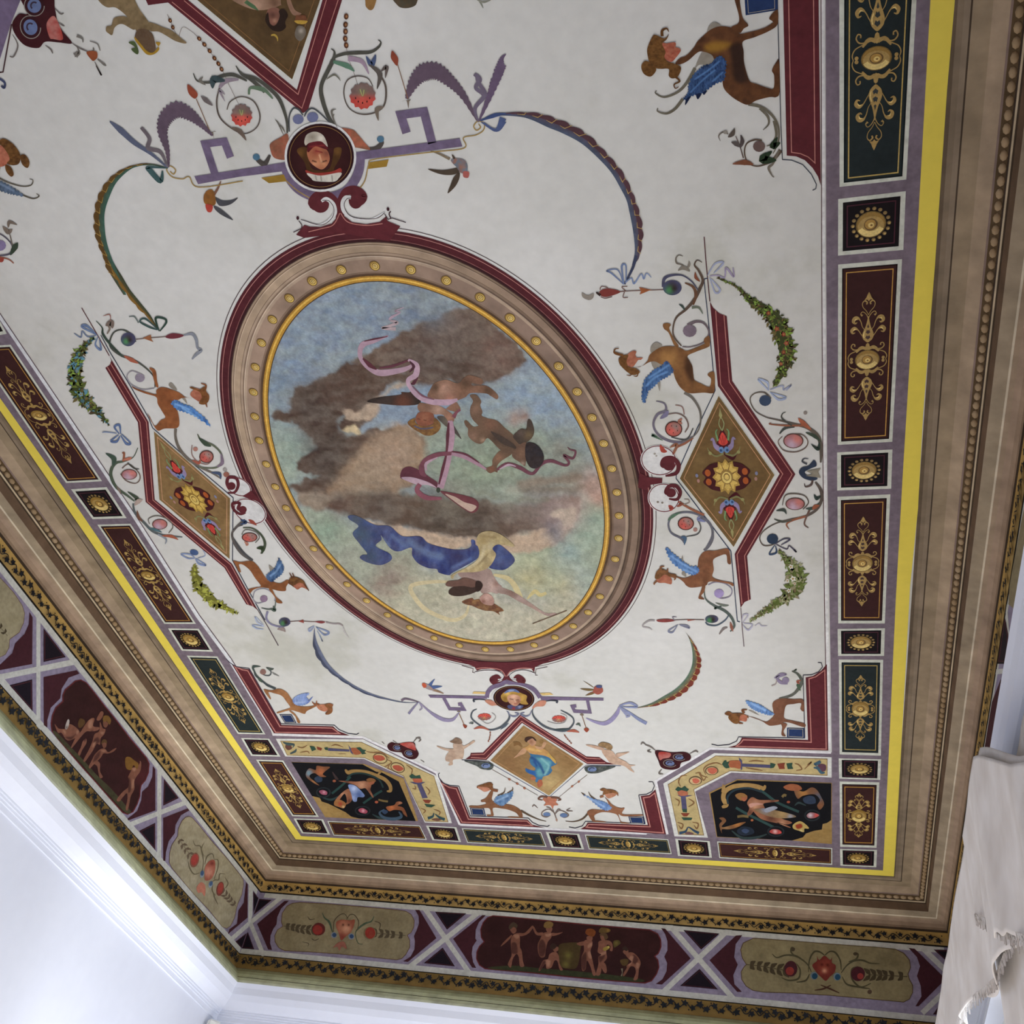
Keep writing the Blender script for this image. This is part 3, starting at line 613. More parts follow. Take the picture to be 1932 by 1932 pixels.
A.stroke('655,215 680,275 740,330 770,420 790,480', (3, 8, 14, 9, 4), GRN); A.stroke('1305,255 1270,320 1190,350 1120,400 1070,470 1100,590 1160,610', (3, 8, 12, 12, 5, 5, 3), GRN); A.stroke('1090,440 1110,330 1060,245 1000,240 960,300', (4, 6, 5, 4, 3), LEAF); A.stroke('795,470 800,330 860,250 930,228 970,280', (4, 6, 5, 4, 3), LEAF); A.stroke('470,260 500,300 560,290', (3, 6, 3), LEAF); A.stroke('400,580 480,600 470,640', (2, 5, 2), LEAF); A.stroke('1310,320 1380,350 1370,430', (3, 7, 4), LEAF); A.obj('stems', th)
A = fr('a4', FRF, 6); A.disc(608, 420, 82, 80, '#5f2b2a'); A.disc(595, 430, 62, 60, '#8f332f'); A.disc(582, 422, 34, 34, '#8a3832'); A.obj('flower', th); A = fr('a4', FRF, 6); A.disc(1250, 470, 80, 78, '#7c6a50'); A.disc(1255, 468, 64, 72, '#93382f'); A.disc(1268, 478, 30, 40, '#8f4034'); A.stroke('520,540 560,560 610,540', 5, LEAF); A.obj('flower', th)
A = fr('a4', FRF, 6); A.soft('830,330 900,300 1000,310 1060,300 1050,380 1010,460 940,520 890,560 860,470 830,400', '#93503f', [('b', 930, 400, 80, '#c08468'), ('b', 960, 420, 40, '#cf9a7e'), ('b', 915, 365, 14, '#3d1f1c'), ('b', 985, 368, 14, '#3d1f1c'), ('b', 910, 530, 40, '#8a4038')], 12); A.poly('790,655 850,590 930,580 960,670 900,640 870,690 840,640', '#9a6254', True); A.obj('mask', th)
for x, y in ((800, 495), (1018, 512)): A = fr('a4', FRF, 7); A.disc(x, y, 38, 38, '#7d8590'); A.disc(x+4, y-2, 26, 26, '#34496a'); A.obj('blue_scroll', th)
th = cartouche('cream flower cartouche with a red horned mask at the right end of the far frieze', 'a5', FRF, '180,58 500,80 1000,120 1500,155 1700,175 1790,220 1850,290 1862,370 1835,440 1850,500 1885,560 1885,640 1850,710 1790,742 1500,715 1000,670 600,645 280,635 170,615 100,570 55,500 48,420 75,370 105,340 60,270 42,180 70,110', '#8b8060', [('n', '#9d916e', .5, 150, 110), ('n', '#6f6448', .5, 130, 160), ('b', 1380, 640, 90, '#9a8f6c')], 26, ('#5f4a30', 3.5))
A = fr('a5', FRF, 5); leafspray(A, '510,400 380,380 240,355 110,340', '#4b4130', 6, 100, 60, 17); leafspray(A, '1420,450 1540,455 1660,460 1830,470', '#4b4130', 6, 95, 60, 17)
for s_ in ('380,225 430,265 520,240 620,245 690,280 760,340 800,420', '1530,330 1430,325 1350,295 1260,300 1180,350 1120,430', '625,170 590,160 585,210 640,260', '1265,215 1300,230 1280,280 1200,310', '770,420 780,290 830,205 890,205 940,240', '1120,400 1110,300 1060,215 1000,200 945,240', '640,330 680,400 660,490 560,510 480,480', '1300,360 1235,390 1240,500 1330,580 1440,540', '780,440 740,510 640,530', '1130,470 1180,550 1300,580 1430,600'): A.stroke(s_, (3, 8, 10, 8, 4), '#4f4a36')
A.disc(603, 178, 22, 20, '#4a4032'); A.disc(1272, 225, 24, 18, '#4a4032'); A.disc(1425, 633, 24, 24, '#5d4b3c'); A.obj('stems', th)
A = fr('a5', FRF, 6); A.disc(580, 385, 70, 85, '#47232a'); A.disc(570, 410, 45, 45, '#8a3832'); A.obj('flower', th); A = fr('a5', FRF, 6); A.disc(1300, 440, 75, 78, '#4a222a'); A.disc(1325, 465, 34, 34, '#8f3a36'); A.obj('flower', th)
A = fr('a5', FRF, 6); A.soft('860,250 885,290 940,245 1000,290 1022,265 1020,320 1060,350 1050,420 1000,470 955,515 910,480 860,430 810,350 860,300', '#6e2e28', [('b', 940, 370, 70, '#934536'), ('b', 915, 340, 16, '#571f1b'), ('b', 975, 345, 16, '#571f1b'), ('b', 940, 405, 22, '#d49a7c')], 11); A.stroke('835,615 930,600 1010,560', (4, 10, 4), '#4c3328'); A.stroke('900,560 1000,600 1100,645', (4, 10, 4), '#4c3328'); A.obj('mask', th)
for x, y in ((830, 460), (1076, 470)): A = fr('a5', FRF, 7); A.disc(x, y, 40, 42, '#6f8088'); A.disc(x+6, y+4, 30, 32, '#274a63'); A.obj('blue_scroll', th)
th = cartouche('cream flower cartouche nearest the corner on the left frieze', 'a6', FRL, '400,90 450,115 560,240 760,490 1000,760 1200,1010 1250,1090 1255,1160 1230,1320 1170,1460 1145,1540 1110,1700 1050,1820 985,1862 920,1835 700,1560 480,1330 300,1120 120,900 80,820 85,680 120,540 215,400 225,280 280,160 340,100', '#a39a82', [('n', '#b3aa92', .5, 150, 150), ('n', '#8c8264', .5, 160, 120)], 24, ('#6f543a', 3.5))
A = fr('a6', FRL, 5); leafspray(A, '450,760 370,640 290,530 225,430', '#6a5c4c', 5, 110, 60, 14); leafspray(A, '930,1290 1000,1360 1060,1430 1135,1510', '#6a5c4c', 5, 100, 60, 14)
for s_ in ('455,460 490,545 570,560 600,680 620,800 600,960', '630,505 600,560 590,620 630,720', '640,850 680,720 760,680 790,760', '790,770 850,780 850,900 790,1080', '380,800 400,900 470,1000 560,980', '700,1190 790,1100 860,1090 880,1000 960,1000', '960,1050 1010,1150 960,1230', '760,1240 800,1380 850,1480', '770,1160 760,1260 810,1340'): A.stroke(s_, (3, 9, 9, 4), '#6e6550')
A.obj('stems', th)
A = fr('a6', FRL, 6); A.disc(480, 780, 70, 118, '#8b5a4c', 15); A.disc(480, 775, 52, 90, '#a84640', 15); A.obj('flower', th); A = fr('a6', FRL, 6); A.disc(885, 1235, 58, 115, '#7a463e', 12); A.disc(890, 1225, 42, 88, '#a0463e', 12); A.obj('flower', th)
A = fr('a6', FRL, 6); A.soft('720,790 800,790 800,960 740,1080 650,1100 640,1000 650,880', '#a25c4c', [('b', 700, 970, 70, '#cf9580'), ('b', 760, 830, 40, '#7c3a34')], 12); A.poly('580,1130 650,1190 640,1350 590,1290 540,1300 510,1220', '#bd7a66', True); A.obj('mask', th)
A = fr('a6', FRL, 7); A.disc(600, 1000, 32, 58, '#8f9aa6', 10); A.disc(600, 985, 26, 42, '#4a6184', 10); A.obj('blue_scroll', th); A = fr('a6', FRL, 7); A.disc(735, 1165, 32, 55, '#8f9aa6', 20); A.disc(740, 1150, 26, 40, '#4a6184', 20); A.obj('blue_scroll', th)
th = cartouche('cream cartouche cut by the left edge of the photo on the left frieze', 'J', FRL, '-120,420 0,540 100,650 160,740 180,800 172,870 140,940 70,990 66,1050 40,1100 -20,1130 -120,1140', '#948b70', [('n', '#a59c82', .5, 60, 60)], 14, ('#6f543a', 1.6))
A = fr('J', FRL, 5); leafspray(A, '-40,860 0,900 55,965', '#4b4130', 4, 40, 30, 6); A.obj('stems', th)
# --- cartouches with putti
SK, SD, SL = '#7f5444', '#52322c', '#a07560'
th = cartouche('dark red cartouche of dancing putti round a vat in the middle of the far frieze', 'a1', FRF, '350,245 600,265 1200,320 1900,390 2600,450 2950,480 3080,545 3130,640 3135,760 3090,870 3030,915 3085,980 3100,1100 3060,1210 2980,1320 2870,1360 2200,1310 1600,1255 1000,1190 420,1140 220,1120 130,1060 82,960 85,850 130,750 208,675 160,600 150,470 190,360 260,280', '#3a1f20', [('n', '#2a1718', .6, 200, 150), ('p', '380,1080 900,1080 1500,1140 2200,1230 2800,1310 2300,1340 1000,1200 400,1150', '#303324', 60)] if False else [('n', '#2a1718', .6, 200, 150)], 40, ('#632a2c', 9))
A = fr('a1', FRF, 4); A.soft('300,1095 700,1070 1100,1110 1600,1150 2200,1210 2800,1290 2780,1340 2200,1300 1500,1230 900,1170 350,1130', '#2f3323', [('n', '#47492f', .5, 60, 30)], 26); A.obj('grass_strip', th)
A = fr('a1', FRF, 4); A.soft('1450,730 1600,690 1800,700 1800,820 1780,980 1730,1110 1600,1120 1480,1080 1440,900', '#4a3c24', [('b', 1600, 900, 60, '#6d6534'), ('b', 1560, 1050, 50, '#6d6534')], 22); A.obj('vat', th)
def putto(th, t, pl, body, shade, light, hair=None, hc='#7a6240', lay=5, step=10, extra=()):
    A = fr(t, pl, lay)
    for b_ in body: A.soft(b_, SK, [('p', s_, SD, 30) for s_ in shade]+[('p', s_, SL, 30) for s_ in light], step)
    o = A.obj('putto', th)
    if hair is not None: B = fr(t, pl, lay+1); B.poly(hair, hc, True); B.obj('hair', o)
    return o
putto(th, 'a1', FRF, ['690,560 780,530 800,620 800,760 830,830 850,1000 870,1080 800,1080 780,930 740,880 680,960 650,1100 600,1060 610,1010 660,900 650,780 650,640', '660,590 610,650 530,720 480,750 520,690 600,610 660,560', '780,530 870,530 940,470 1000,410 1020,430 960,520 880,570 800,580', '630,450 680,420 730,450 740,500 700,540 660,520'], ['660,860 760,860 740,700 660,700'], ['700,560 780,560 770,620 720,610'], '610,440 640,380 700,350 760,400 740,450 690,430 640,470', '#4a3c30')
putto(th, 'a1', FRF, ['1190,530 1310,520 1320,600 1260,680 1230,800 1210,920 1140,930 1100,850 1095,720 1130,640', '1180,520 1090,520 1040,440 1010,410 1020,470 1070,560 1170,570', '1310,530 1420,530 1510,515 1440,555 1330,580', '1230,450 1330,440 1320,510 1260,520'], ['1110,700 1180,640 1230,760 1200,900 1120,900'], ['1220,550 1310,540 1300,580 1240,590'], '1195,430 1210,360 1280,335 1350,370 1330,430 1260,450', '#7a6038')
putto(th, 'a1', FRF, ['1290,880 1380,840 1440,900 1460,1040 1510,1140 1460,1140 1420,1000 1370,990 1320,1100 1240,1120 1220,1040 1140,1150 1110,1140 1180,990 1260,960', '1360,770 1430,760 1430,820 1380,840 1350,810'], ['1120,1130 1180,1000 1230,1010 1160,1130'], ['1230,980 1300,990 1290,1080 1250,1080'], '1300,740 1350,700 1410,740 1360,800 1310,790', '#3d2c26')
putto(th, 'a2', FRF, ['210,560 320,570 330,640 300,740 330,880 360,1020 390,1130 340,1140 300,1000 240,900 220,1040 160,1060 150,850 190,740 190,640', '200,640 120,650 70,620 130,590 220,580', '240,500 330,500 320,570 250,570'], ['150,850 230,760 220,1030 160,1040'], ['260,640 320,600 320,660 260,690', '260,760 310,760 320,860 270,850'], '215,440 240,380 320,370 385,420 350,500 260,480', '#7a4424')
putto(th, 'a2', FRF, ['440,580 560,560 640,590 670,660 660,740 620,730 630,660 570,640 560,760 570,860 500,960 460,1130 390,1130 430,960 430,840 480,800 420,760 430,660', '500,930 550,960 570,1080 530,1100 480,1000', '460,490 530,480 540,560 490,570'], ['430,840 480,800 540,800 520,860 460,930'], ['440,790 560,740 560,780 470,820'], '450,480 480,440 560,450 590,520 540,550 510,490', '#5b4430')
A = fr('a2', FRF, 7); A.soft('510,690 600,655 615,690 560,730 520,735', '#8f7a3c', [('b', 600, 675, 20, '#c4b060')], 9); A.soft('440,430 480,350 600,370 630,410 560,440', '#5f4a2a', [('b', 590, 400, 30, '#8a6a34')], 12); A.soft('680,580 760,560 800,610 740,660 690,680', '#514626', [('b', 730, 610, 30, '#726336')], 12); A.obj('cymbals_and_basket', th)
putto(th, 'a2', FRF, ['880,790 980,760 1060,810 1110,880 1130,950 1100,1050 1080,1200 1010,1220 1050,1100 1030,1010 960,1000 900,1100 850,1160 840,1120 900,1020 900,980 980,920 930,870', '840,740 900,700 930,760 890,800 850,780'], ['1020,800 1090,880 1040,960 960,880'], ['1060,940 1110,960 1070,1040', '950,840 1010,830 980,940 930,980'], '820,700 870,660 920,700 900,740 850,720', '#3a2c26')
A = fr('a2', FRF, 4); A.soft('790,900 860,870 930,890 900,970 830,980', '#574428', [], 12); A.stroke('820,1030 825,1100 810,1165', (16, 6, 14), '#7c7460'); A.obj('basket', th)
th = cartouche('dark red cartouche of running putti on the left frieze', 'a3', FRL, '335,10 420,-60 480,-115 560,-130 640,-90 760,60 900,240 1080,460 1260,700 1420,890 1520,1010 1555,1090 1545,1220 1500,1330 1440,1400 1425,1470 1420,1560 1380,1680 1320,1790 1240,1825 1170,1800 1000,1610 800,1380 600,1160 400,930 230,730 140,610 130,500 150,380 200,270 300,180 300,90', '#3a1f20', [('n', '#2b1819', .6, 200, 150), ('b', 1450, 1250, 200, '#54262a', .7)], 30, ('#632a2c', 8))
A = fr('a3', FRL, 4); A.soft('160,610 230,650 420,850 640,1080 800,1260 1000,1450 1200,1680 1290,1790 1200,1790 900,1470 600,1130 350,860 180,670', '#3e3a2a', [('n', '#55553a', .5, 80, 80)], 24); A.obj('grass_strip', th)
putto(th, 'a3', FRL, ['330,560 400,510 490,560 540,620 520,680 430,740 350,740 280,640 230,640 200,580 180,510 230,570 270,580 330,580'], ['330,700 430,690 500,640 420,740'], ['300,600 340,610 330,660', '500,600 530,620 500,660'])
A = fr('a3', FRL, 6); A.soft('330,560 350,490 375,440 395,470 375,560 345,590', '#b9aea8', [('b', 350, 560, 30, '#7c706a')], 9); A.obj('white_wing', th)
putto(th, 'a3', FRL, ['610,540 670,460 730,420 760,440 740,540 830,560 810,600 720,620 640,620 560,700 480,800 430,860 420,840 490,700 560,620', '590,760 640,720 640,790 580,890 545,970 520,940 560,850'], ['600,700 660,640 740,610 620,760'], ['680,460 730,450 720,560 670,560'], '520,500 550,430 610,450 620,500 570,560 530,560', '#5b4228')
putto(th, 'a3', FRL, ['840,480 880,570 920,590 900,660 850,720 840,810 790,800 740,890 680,980 620,1060 600,1030 680,880 730,760 760,660 830,610', '890,460 960,500 930,560 890,540', '850,330 890,340 880,400 830,460 790,440'], ['740,760 800,700 840,760 790,800'], ['850,630 900,630 870,660', '740,800 780,770 740,850'], '880,440 900,390 960,390 1000,450 980,520 940,470 900,480', '#7a5a30')
putto(th, 'a3', FRL, ['840,880 910,870 960,920 1030,880 1080,860 1040,910 960,940 890,940 850,1000 790,1060 730,1120 690,1160 680,1120 730,1020 760,960', '800,1050 840,1090 840,1200 880,1280 840,1300 820,1240 800,1130 760,1090', '870,780 930,770 930,840 890,860'], ['760,980 840,900 830,990 740,1070'], ['860,890 930,900 890,920'], '860,800 880,740 930,740 940,790 900,780', '#5f452c')
putto(th, 'a3', FRL, ['1310,1150 1380,1130 1420,1080 1420,1050 1440,1070 1430,1190 1370,1280 1340,1350 1340,1460 1290,1560 1270,1660 1240,1770 1215,1740 1240,1600 1230,1520 1170,1580 1120,1640 1085,1610 1170,1500 1250,1430 1260,1330 1250,1280 1290,1200'], ['1250,1300 1290,1340 1290,1480 1250,1500'], ['1310,1160 1370,1150 1340,1200', '1310,1330 1340,1330 1330,1430 1300,1440'], '1210,1010 1270,990 1340,1040 1400,1090 1380,1170 1330,1110 1290,1180 1220,1150', '#7d5a2c')
# ================= red bands, lozenges, medallions, fret bars
RED, REDD, PINK, INK, WHT = '#5a262b', '#451c22', '#b57a70', '#33313f', '#cfcecb'
PUR = '#6e6078'
def brk(label, t, red, pink, ink, pw=1.2, iw=1.0, group='red corner brackets', inkc=INK):
    k = TILES[t][2]/1932
    th = thing('red_corner_bracket', label, 'painted bracket', tile(t)([P2(red).mean(0)])[0], group)
    A = Art(t, 2); A.poly(red, RED); A.obj('red_band', th)
    A = Art(t, 3); A.line(pink, pw*.8/k, PINK, 'o' not in pink); A.obj('pink_line', th)
    A = Art(t, 3); A.stroke(ink, iw*.75/k, inkc, smooth=False); A.obj('outer_line', th); return th
brk('red L bracket with a curled line in the lower right corner beside the green panel', 'R', '1440,48 1450,668 735,645 790,630 818,603 832,575 1305,592 1288,145 1340,135 1400,95', '1425,92 1435,657 792,637 825,612 842,590 1328,608 1312,154 1360,140', '1375,38 1400,40 1408,70 1380,105 1330,126 1270,128 1282,578 808,570 795,600 740,625 660,632 615,622')
brk('red L bracket in the left far corner beside the left green panel', 'P', '70,48 120,85 190,97 220,100 488,562 915,573 955,610 1050,648 425,630', '100,75 160,103 208,112 475,576 908,587 970,632 440,622', '30,15 60,45 115,80 220,93 485,552 925,563 965,600 1040,632 1110,640 1130,628')
brk('red bracket under the left sphinx of the far end, beside the left corner panel', 'Q', '203,985 235,1030 300,1068 368,1075 468,1328 945,1345 985,1388 1085,1412 390,1378', '235,1045 300,1080 355,1090 455,1342 940,1358 985,1396 402,1366', '218,958 206,970 212,1000 250,1045 300,1062 376,1068 472,1316 952,1333 988,1370 1040,1393 1110,1403 1128,1393')
brk('red bracket under the right sphinx of the far end, beside the right corner panel', 'Q', '2005,1095 1953,1142 1882,1150 1942,1391 1443,1370 1425,1400 1385,1424 2093,1467', '2000,1125 1960,1156 1905,1165 1962,1405 1452,1385 1432,1408 2072,1455', '1948,1032 1982,1032 1997,1066 1977,1112 1930,1136 1866,1142 1920,1380 1425,1360 1400,1398 1340,1416 1288,1406')
tw = brk('large red bracket cut by the top edge, beside the topmost green panel', 'W', '1575,-120 1580,-60 1615,1418 1700,1425 1780,1460 1850,1530 1900,1610 1925,1690 1905,-60 1905,-120', '1630,-110 1658,1388 1740,1400 1810,1430 1872,1485 1858,-110', '1528,-110 1535,200 1560,1100 1575,1455 1660,1460 1760,1500 1840,1590 1885,1680 1880,1720 1850,1735', inkc='#1d2436')
# purple wedge and fillet at the top left corner
A = Art('A', 2); A.poly('-60,-60 175,-60 150,0 80,170 0,430 -60,600', PUR); th = thing('purple_corner_band', 'purple painted wedge in the top left corner of the photo', 'painted band', tile('A')([(40, 150)])[0]); A.obj('wash', th, 'purple')
A = Art('A', 3); A.line('85,175 22,525 -40,535', 5, '#4a3234'); A.obj('edge_line', th)
# ---- lozenges
def path_mix(a, b, t): a, b = P2(a), P2(b); return a*(1-t)+b*t
def chev(label, poly, outer, inner, lines, group='red chevron bands round the lozenges'):
    th = thing('red_chevron', label, 'painted band', P2(poly).mean(0), group)
    A = Art(None, 2); A.poly(poly, RED); A.obj('red_band', th)
    A = Art(None, 3)
    for t in (.2, .8): A.line(path_mix(outer, inner, t), .75, PINK)
    A.obj('pink_line', th)
    A = Art(None, 3)
    for l, w_, c in lines: A.stroke(l, w_, c, smooth=False)
    if lines: A.obj('fine_line', th)
    return th
hpx = lambda t, s: [tuple(q) for q in px(t, s)]
chev('red chevron band round the right lozenge, with long thin lines at its ends',
 np.array(hpx('H', '1002,575 1025,620 1070,660 1125,683 1165,1155 1625,1835')+hpx('M', '1003,770 1030,1085 985,1105 955,1148 912,755 1240,170')+hpx('H', '1060,1190')),
 np.array([(1371, 597), (1381.5, 719), (1500.5, 895), (1409.6, 1049.3), (1416.6, 1130.8)]), np.array([(1345, 583), (1354.3, 728), (1470.9, 894), (1386, 1045.4), (1396, 1142)]),
 [(hpx('H', '960,103 975,300 1002,575'), .9, '#4c2228'), (hpx('M', '957,1148 968,1300 980,1430'), .8, '#6b5a5e'), (hpx('H', '985,405 962,412 960,430 1000,800 1040,1225 890,1540 758,1840')+hpx('M', '485,205 700,490 885,735 932,1245 950,1250'), .8, '#22304a')])
chev('red chevron band round the left lozenge, with thin lines running on from its ends',
 np.array(hpx('E', '797,740 812,775 800,805 768,828 1005,1225 1062,1805')+hpx('J', '1635,468 1795,735 1845,750 1882,782 1692,440')+hpx('E', '1128,1788 1083,1222')),
 np.array(hpx('E', '775,828 1005,1225 1062,1805')+hpx('J', '1635,468 1800,735')), np.array(hpx('E', '812,785 1083,1222 1128,1788')+hpx('J', '1692,440 1860,757')),
 [(hpx('E', '595,390 700,570 797,740'), .8, '#5a3034'), (hpx('K', '215,965 290,1090 368,1230'), .8, '#5a4a50'), (hpx('E', '735,588 800,710 950,960 1085,1195 1112,1265 1400,1520 1700,1775')+hpx('J', '1698,100 1695,415 1815,640 1932,850'), .8, '#2a3348')])
chev('red chevron band over the lozenge of the dancing woman at the far end', px('Q', '885,475 575,790 475,793 470,815 430,845 605,852 900,545 1440,885 1690,890 1600,870 1540,828 1432,822'),
 px('Q', '480,800 578,793 886,478 1434,824 1540,832'), px('Q', '475,838 604,850 900,543 1440,884 1600,884'), [(px('Q', '400,850 620,862 640,875'), .6, INK), (px('Q', '640,880 1125,1160 1430,895 1720,900'), .5, '#5a6078')])
chev('red chevron band round the lozenge cut by the top edge of the photo', '265,-22 279.5,9.8 317,4.7 571.6,213.5 581,208 645.4,0 690,-130 648,-130 608.4,0 560,169.5 354.6,0 310,-36',
 '317,4.7 572,213 645.4,0 690,-130', '354.6,0 560,169.5 608.4,0 648,-130', [])
def lozenge(label, q, base, layers, line, step=2.6):
    th = thing('lozenge_panel', label, 'painted panel', P2(q).mean(0), 'lozenge panels'); q = P2(q)
    c = q.mean(0); A = Art(None, 2); A.poly(c+(q-c)*1.0, '#cbcdc2'); A.obj('white_border', th)
    qi = c+(q-c)*.985
    A = Art(None, 3); A.soft(qi, base, layers, step, smooth=False, noise=.06); A.obj('field', th)
    A = Art(None, 4); A.line(c+(q-c)*.90, .7, line, True); A.obj('border_line', th); return th
RL = [(1355.6, 744.8), (1462.5, 896.2), (1384.4, 1034), (1281.3, 903)]
rl = lozenge('brown lozenge with a golden flower between red palmettes, right of the oval', RL, '#6f5734', [('n', '#7d6540', .6, 30, 30), ('n', '#5c4528', .5, 20, 40)], '#b88a63')
LL = [(289.3, 812), (435.2, 940.5), (434.2, 1056.5), (300, 943)]
ll = lozenge('brown lozenge with a golden flower between red palmettes, left of the oval', LL, '#846843', [('n', '#94784f', .6, 30, 30), ('n', '#6b5230', .5, 20, 40)], '#b98d6a')
BL = px('Q', '910,560 1415,885 1125,1150 632,855')
bl = lozenge('tan lozenge painted with a dancing woman in a blue skirt, far end', BL, '#8f7049', [('n', '#a3855b', .6, 26, 20), ('n', '#7a5c38', .5, 30, 16), ('b', 1040, 1478, 26, '#b39a6a'), ('b', 960, 1440, 26, '#836341')], '#a57f56')
TLZ = [(552.2, 152.7), (606, 0), (650, -126), (300, -126), (315, -46)]
tl = lozenge('brown lozenge with an upside down woman, cut by the top edge', TLZ, '#57432a', [('n', '#6b5433', .6, 30, 24), ('n', '#463420', .5, 20, 40)], '#7d5c38')
def lozenge_flower(th, q, sx):
    f = quad_map(q, ((0, -1), (1, 0), (0, 1), (-1, 0)))
    for s in (-1, 1):
        A = Art(f, 5)
        A.stroke(P2([(0, .30*s), (.16, .23*s), (.26, .30*s)]), (.02, .02, .006), '#46161c')
        A.poly(P2([(-.13, .40*s), (-.10, .48*s), (0, .60*s), (.10, .48*s), (.13, .40*s), (0, .34*s)]), '#4a1a1e', True)
        A.poly(P2([(-.09, .43*s), (-.07, .49*s), (0, .56*s), (.07, .49*s), (.09, .43*s), (0, .40*s)]), '#c4473c', True)
        for dx in (-.05, 0, .05): A.stroke(P2([(dx*1.2, .52*s), (dx*.4, .41*s)]), .006, '#8f2d28', smooth=False)
        for e in (-1, 1):
            A.disc(.055*e, .345*s, .055, .04, '#6a86ac'); A.disc(.065*e, .34*s, .025, .018, '#34496f')
            A.stroke(P2([(.10*e, .36*s), (.17*e, .40*s), (.20*e, .48*s), (.25*e, .47*s)]), (.035, .035, .02, .008), '#8d7f9e')
            A.stroke(P2([(.02*e, .30*s), (.18*e, .27*s), (.30*e, .33*s), (.33*e, .38*s)]), (.012, .012, .01, .006), '#7d7a50'); A.disc(.29*e, .31*s, .035, .022, '#8f8a58')
            A.stroke(P2([(.10*e, .46*s), (.13*e, .56*s), (.09*e, .60*s)]), (.02, .014, .004), '#6f8f62'); A.stroke(P2([(0, .58*s), (.05*e, .66*s), (.01*e, .74*s)]), (.008, .010, .004), '#8f9668')
        A.poly(P2([(0, .72*s), (.035, .76*s), (.02, .80*s), (0, .85*s), (-.02, .80*s), (-.035, .76*s)]), '#9a9462'); A.obj('palmette', th)
    A = Art(f, 6)
    for e in (-1, 1):
        A.poly(P2([(.10*e, -.16), (.30*e, -.17), (.42*e, -.12), (.50*e, -.06), (.44*e, 0), (.50*e, .06), (.42*e, .12), (.30*e, .17), (.10*e, .16)]), '#421a1c', True)
        for y in (-.06, .06): A.disc(.385*e, y, .06, .045, '#a35429')
        A.disc(.62*e, -.03, .03, .025, '#7d7f96'); A.disc(.60*e, .04, .03, .025, '#a97f72')
    A.obj('dark_lobes', th)
    A = Art(f, 7); pts = []
    for i in range(24):
        a = 2*math.pi*i/24; r = 1.0 if i % 2 == 0 else .78; pts.append((.30*r*math.cos(a), .235*r*math.sin(a)))
    A.poly(pts, '#a88635'); pts = [(x*.82, y*.82) for x, y in pts]; A.poly(pts, '#c9a850')
    for i in range(8):
        a = 2*math.pi*(i+.5)/8; A.stroke([(.12*math.cos(a), .09*math.sin(a)), (.26*math.cos(a), .2*math.sin(a))], (.012, .004), '#7d5c1f', smooth=False)
    A.disc(0, 0, .13, .10, '#8a6a26'); A.disc(0, .01, .10, .075, '#d7bd68'); A.disc(0, 0, .065, .05, '#7a5a20'); A.disc(0, .005, .048, .036, '#d2b45e'); A.obj('gold_flower', th, 'gold')
lozenge_flower(rl, RL, 1); lozenge_flower(ll, LL, 1)
# dancing woman
A = Art('Q', 5); A.soft('945,775 975,800 1080,815 1140,840 1185,870 1180,890 1140,910 1150,940 1120,975 1075,990 1060,1020 1015,1035 1005,985 960,965 930,945 930,920 955,930 1000,940 1010,920 975,890 960,850 970,815', '#3d6a8c', [('p', '1020,830 1130,860 1130,900 1100,960 1040,990 1020,940 1060,900', '#5f949c', 30), ('s', '980,830 1040,880 1080,960', 10, '#2d4f7d', 16), ('s', '1060,840 1120,900 1090,970', 7, '#7fb0b0', 14), ('p', '930,920 1000,945 1010,985 960,965', '#2f5a96', 14), ('s', '1000,860 1020,900', 8, '#2a4a80', 12)], 9); A.obj('blue_skirt', bl)
A = Art('Q', 5); A.soft('900,755 940,740 965,720 1000,725 1020,745 1060,755 1100,770 1130,800 1150,840 1080,815 975,800 945,775', '#b58a55', [('s', '960,760 1060,780', 8, '#c9a263', 12)], 9); A.obj('yellow_bodice', bl)
A = Art('Q', 6); A.soft('940,685 985,670 1010,690 1015,715 985,735 960,715', '#b48a6e', [('b', 975, 700, 20, '#8d6148')], 7); A.soft('905,755 935,765 925,795 870,820 830,835 860,805', '#b58d6c', [], 7); A.soft('1010,735 1060,740 1075,705 1100,705 1095,730 1065,765 1020,755', '#b58d6c', [], 7); A.soft('985,985 1015,1000 1000,1020 970,1010', '#a5674a', [], 6); A.soft('1035,1020 1060,1015 1070,1055 1040,1080 1025,1055', '#9c5b42', [], 6); A.obj('woman', bl)
A = Art('Q', 7); A.poly('920,680 945,660 990,662 1018,690 1005,690 985,672 950,690 935,705', '#3f2a22', True); A.obj('hair', bl)
A = Art('Q', 6); A.stroke('830,720 870,715 900,745', (18, 14, 4), '#7a5a36'); A.obj('bouquet', bl); A = Art('Q', 6); A.disc(1060, 700, 18, 18, '#8a6a40'); A.obj('tambourine', bl); A = Art('Q', 6); A.stroke('1110,800 1160,850 1180,880', (10, 12, 5), '#b79550'); A.obj('scarf', bl)
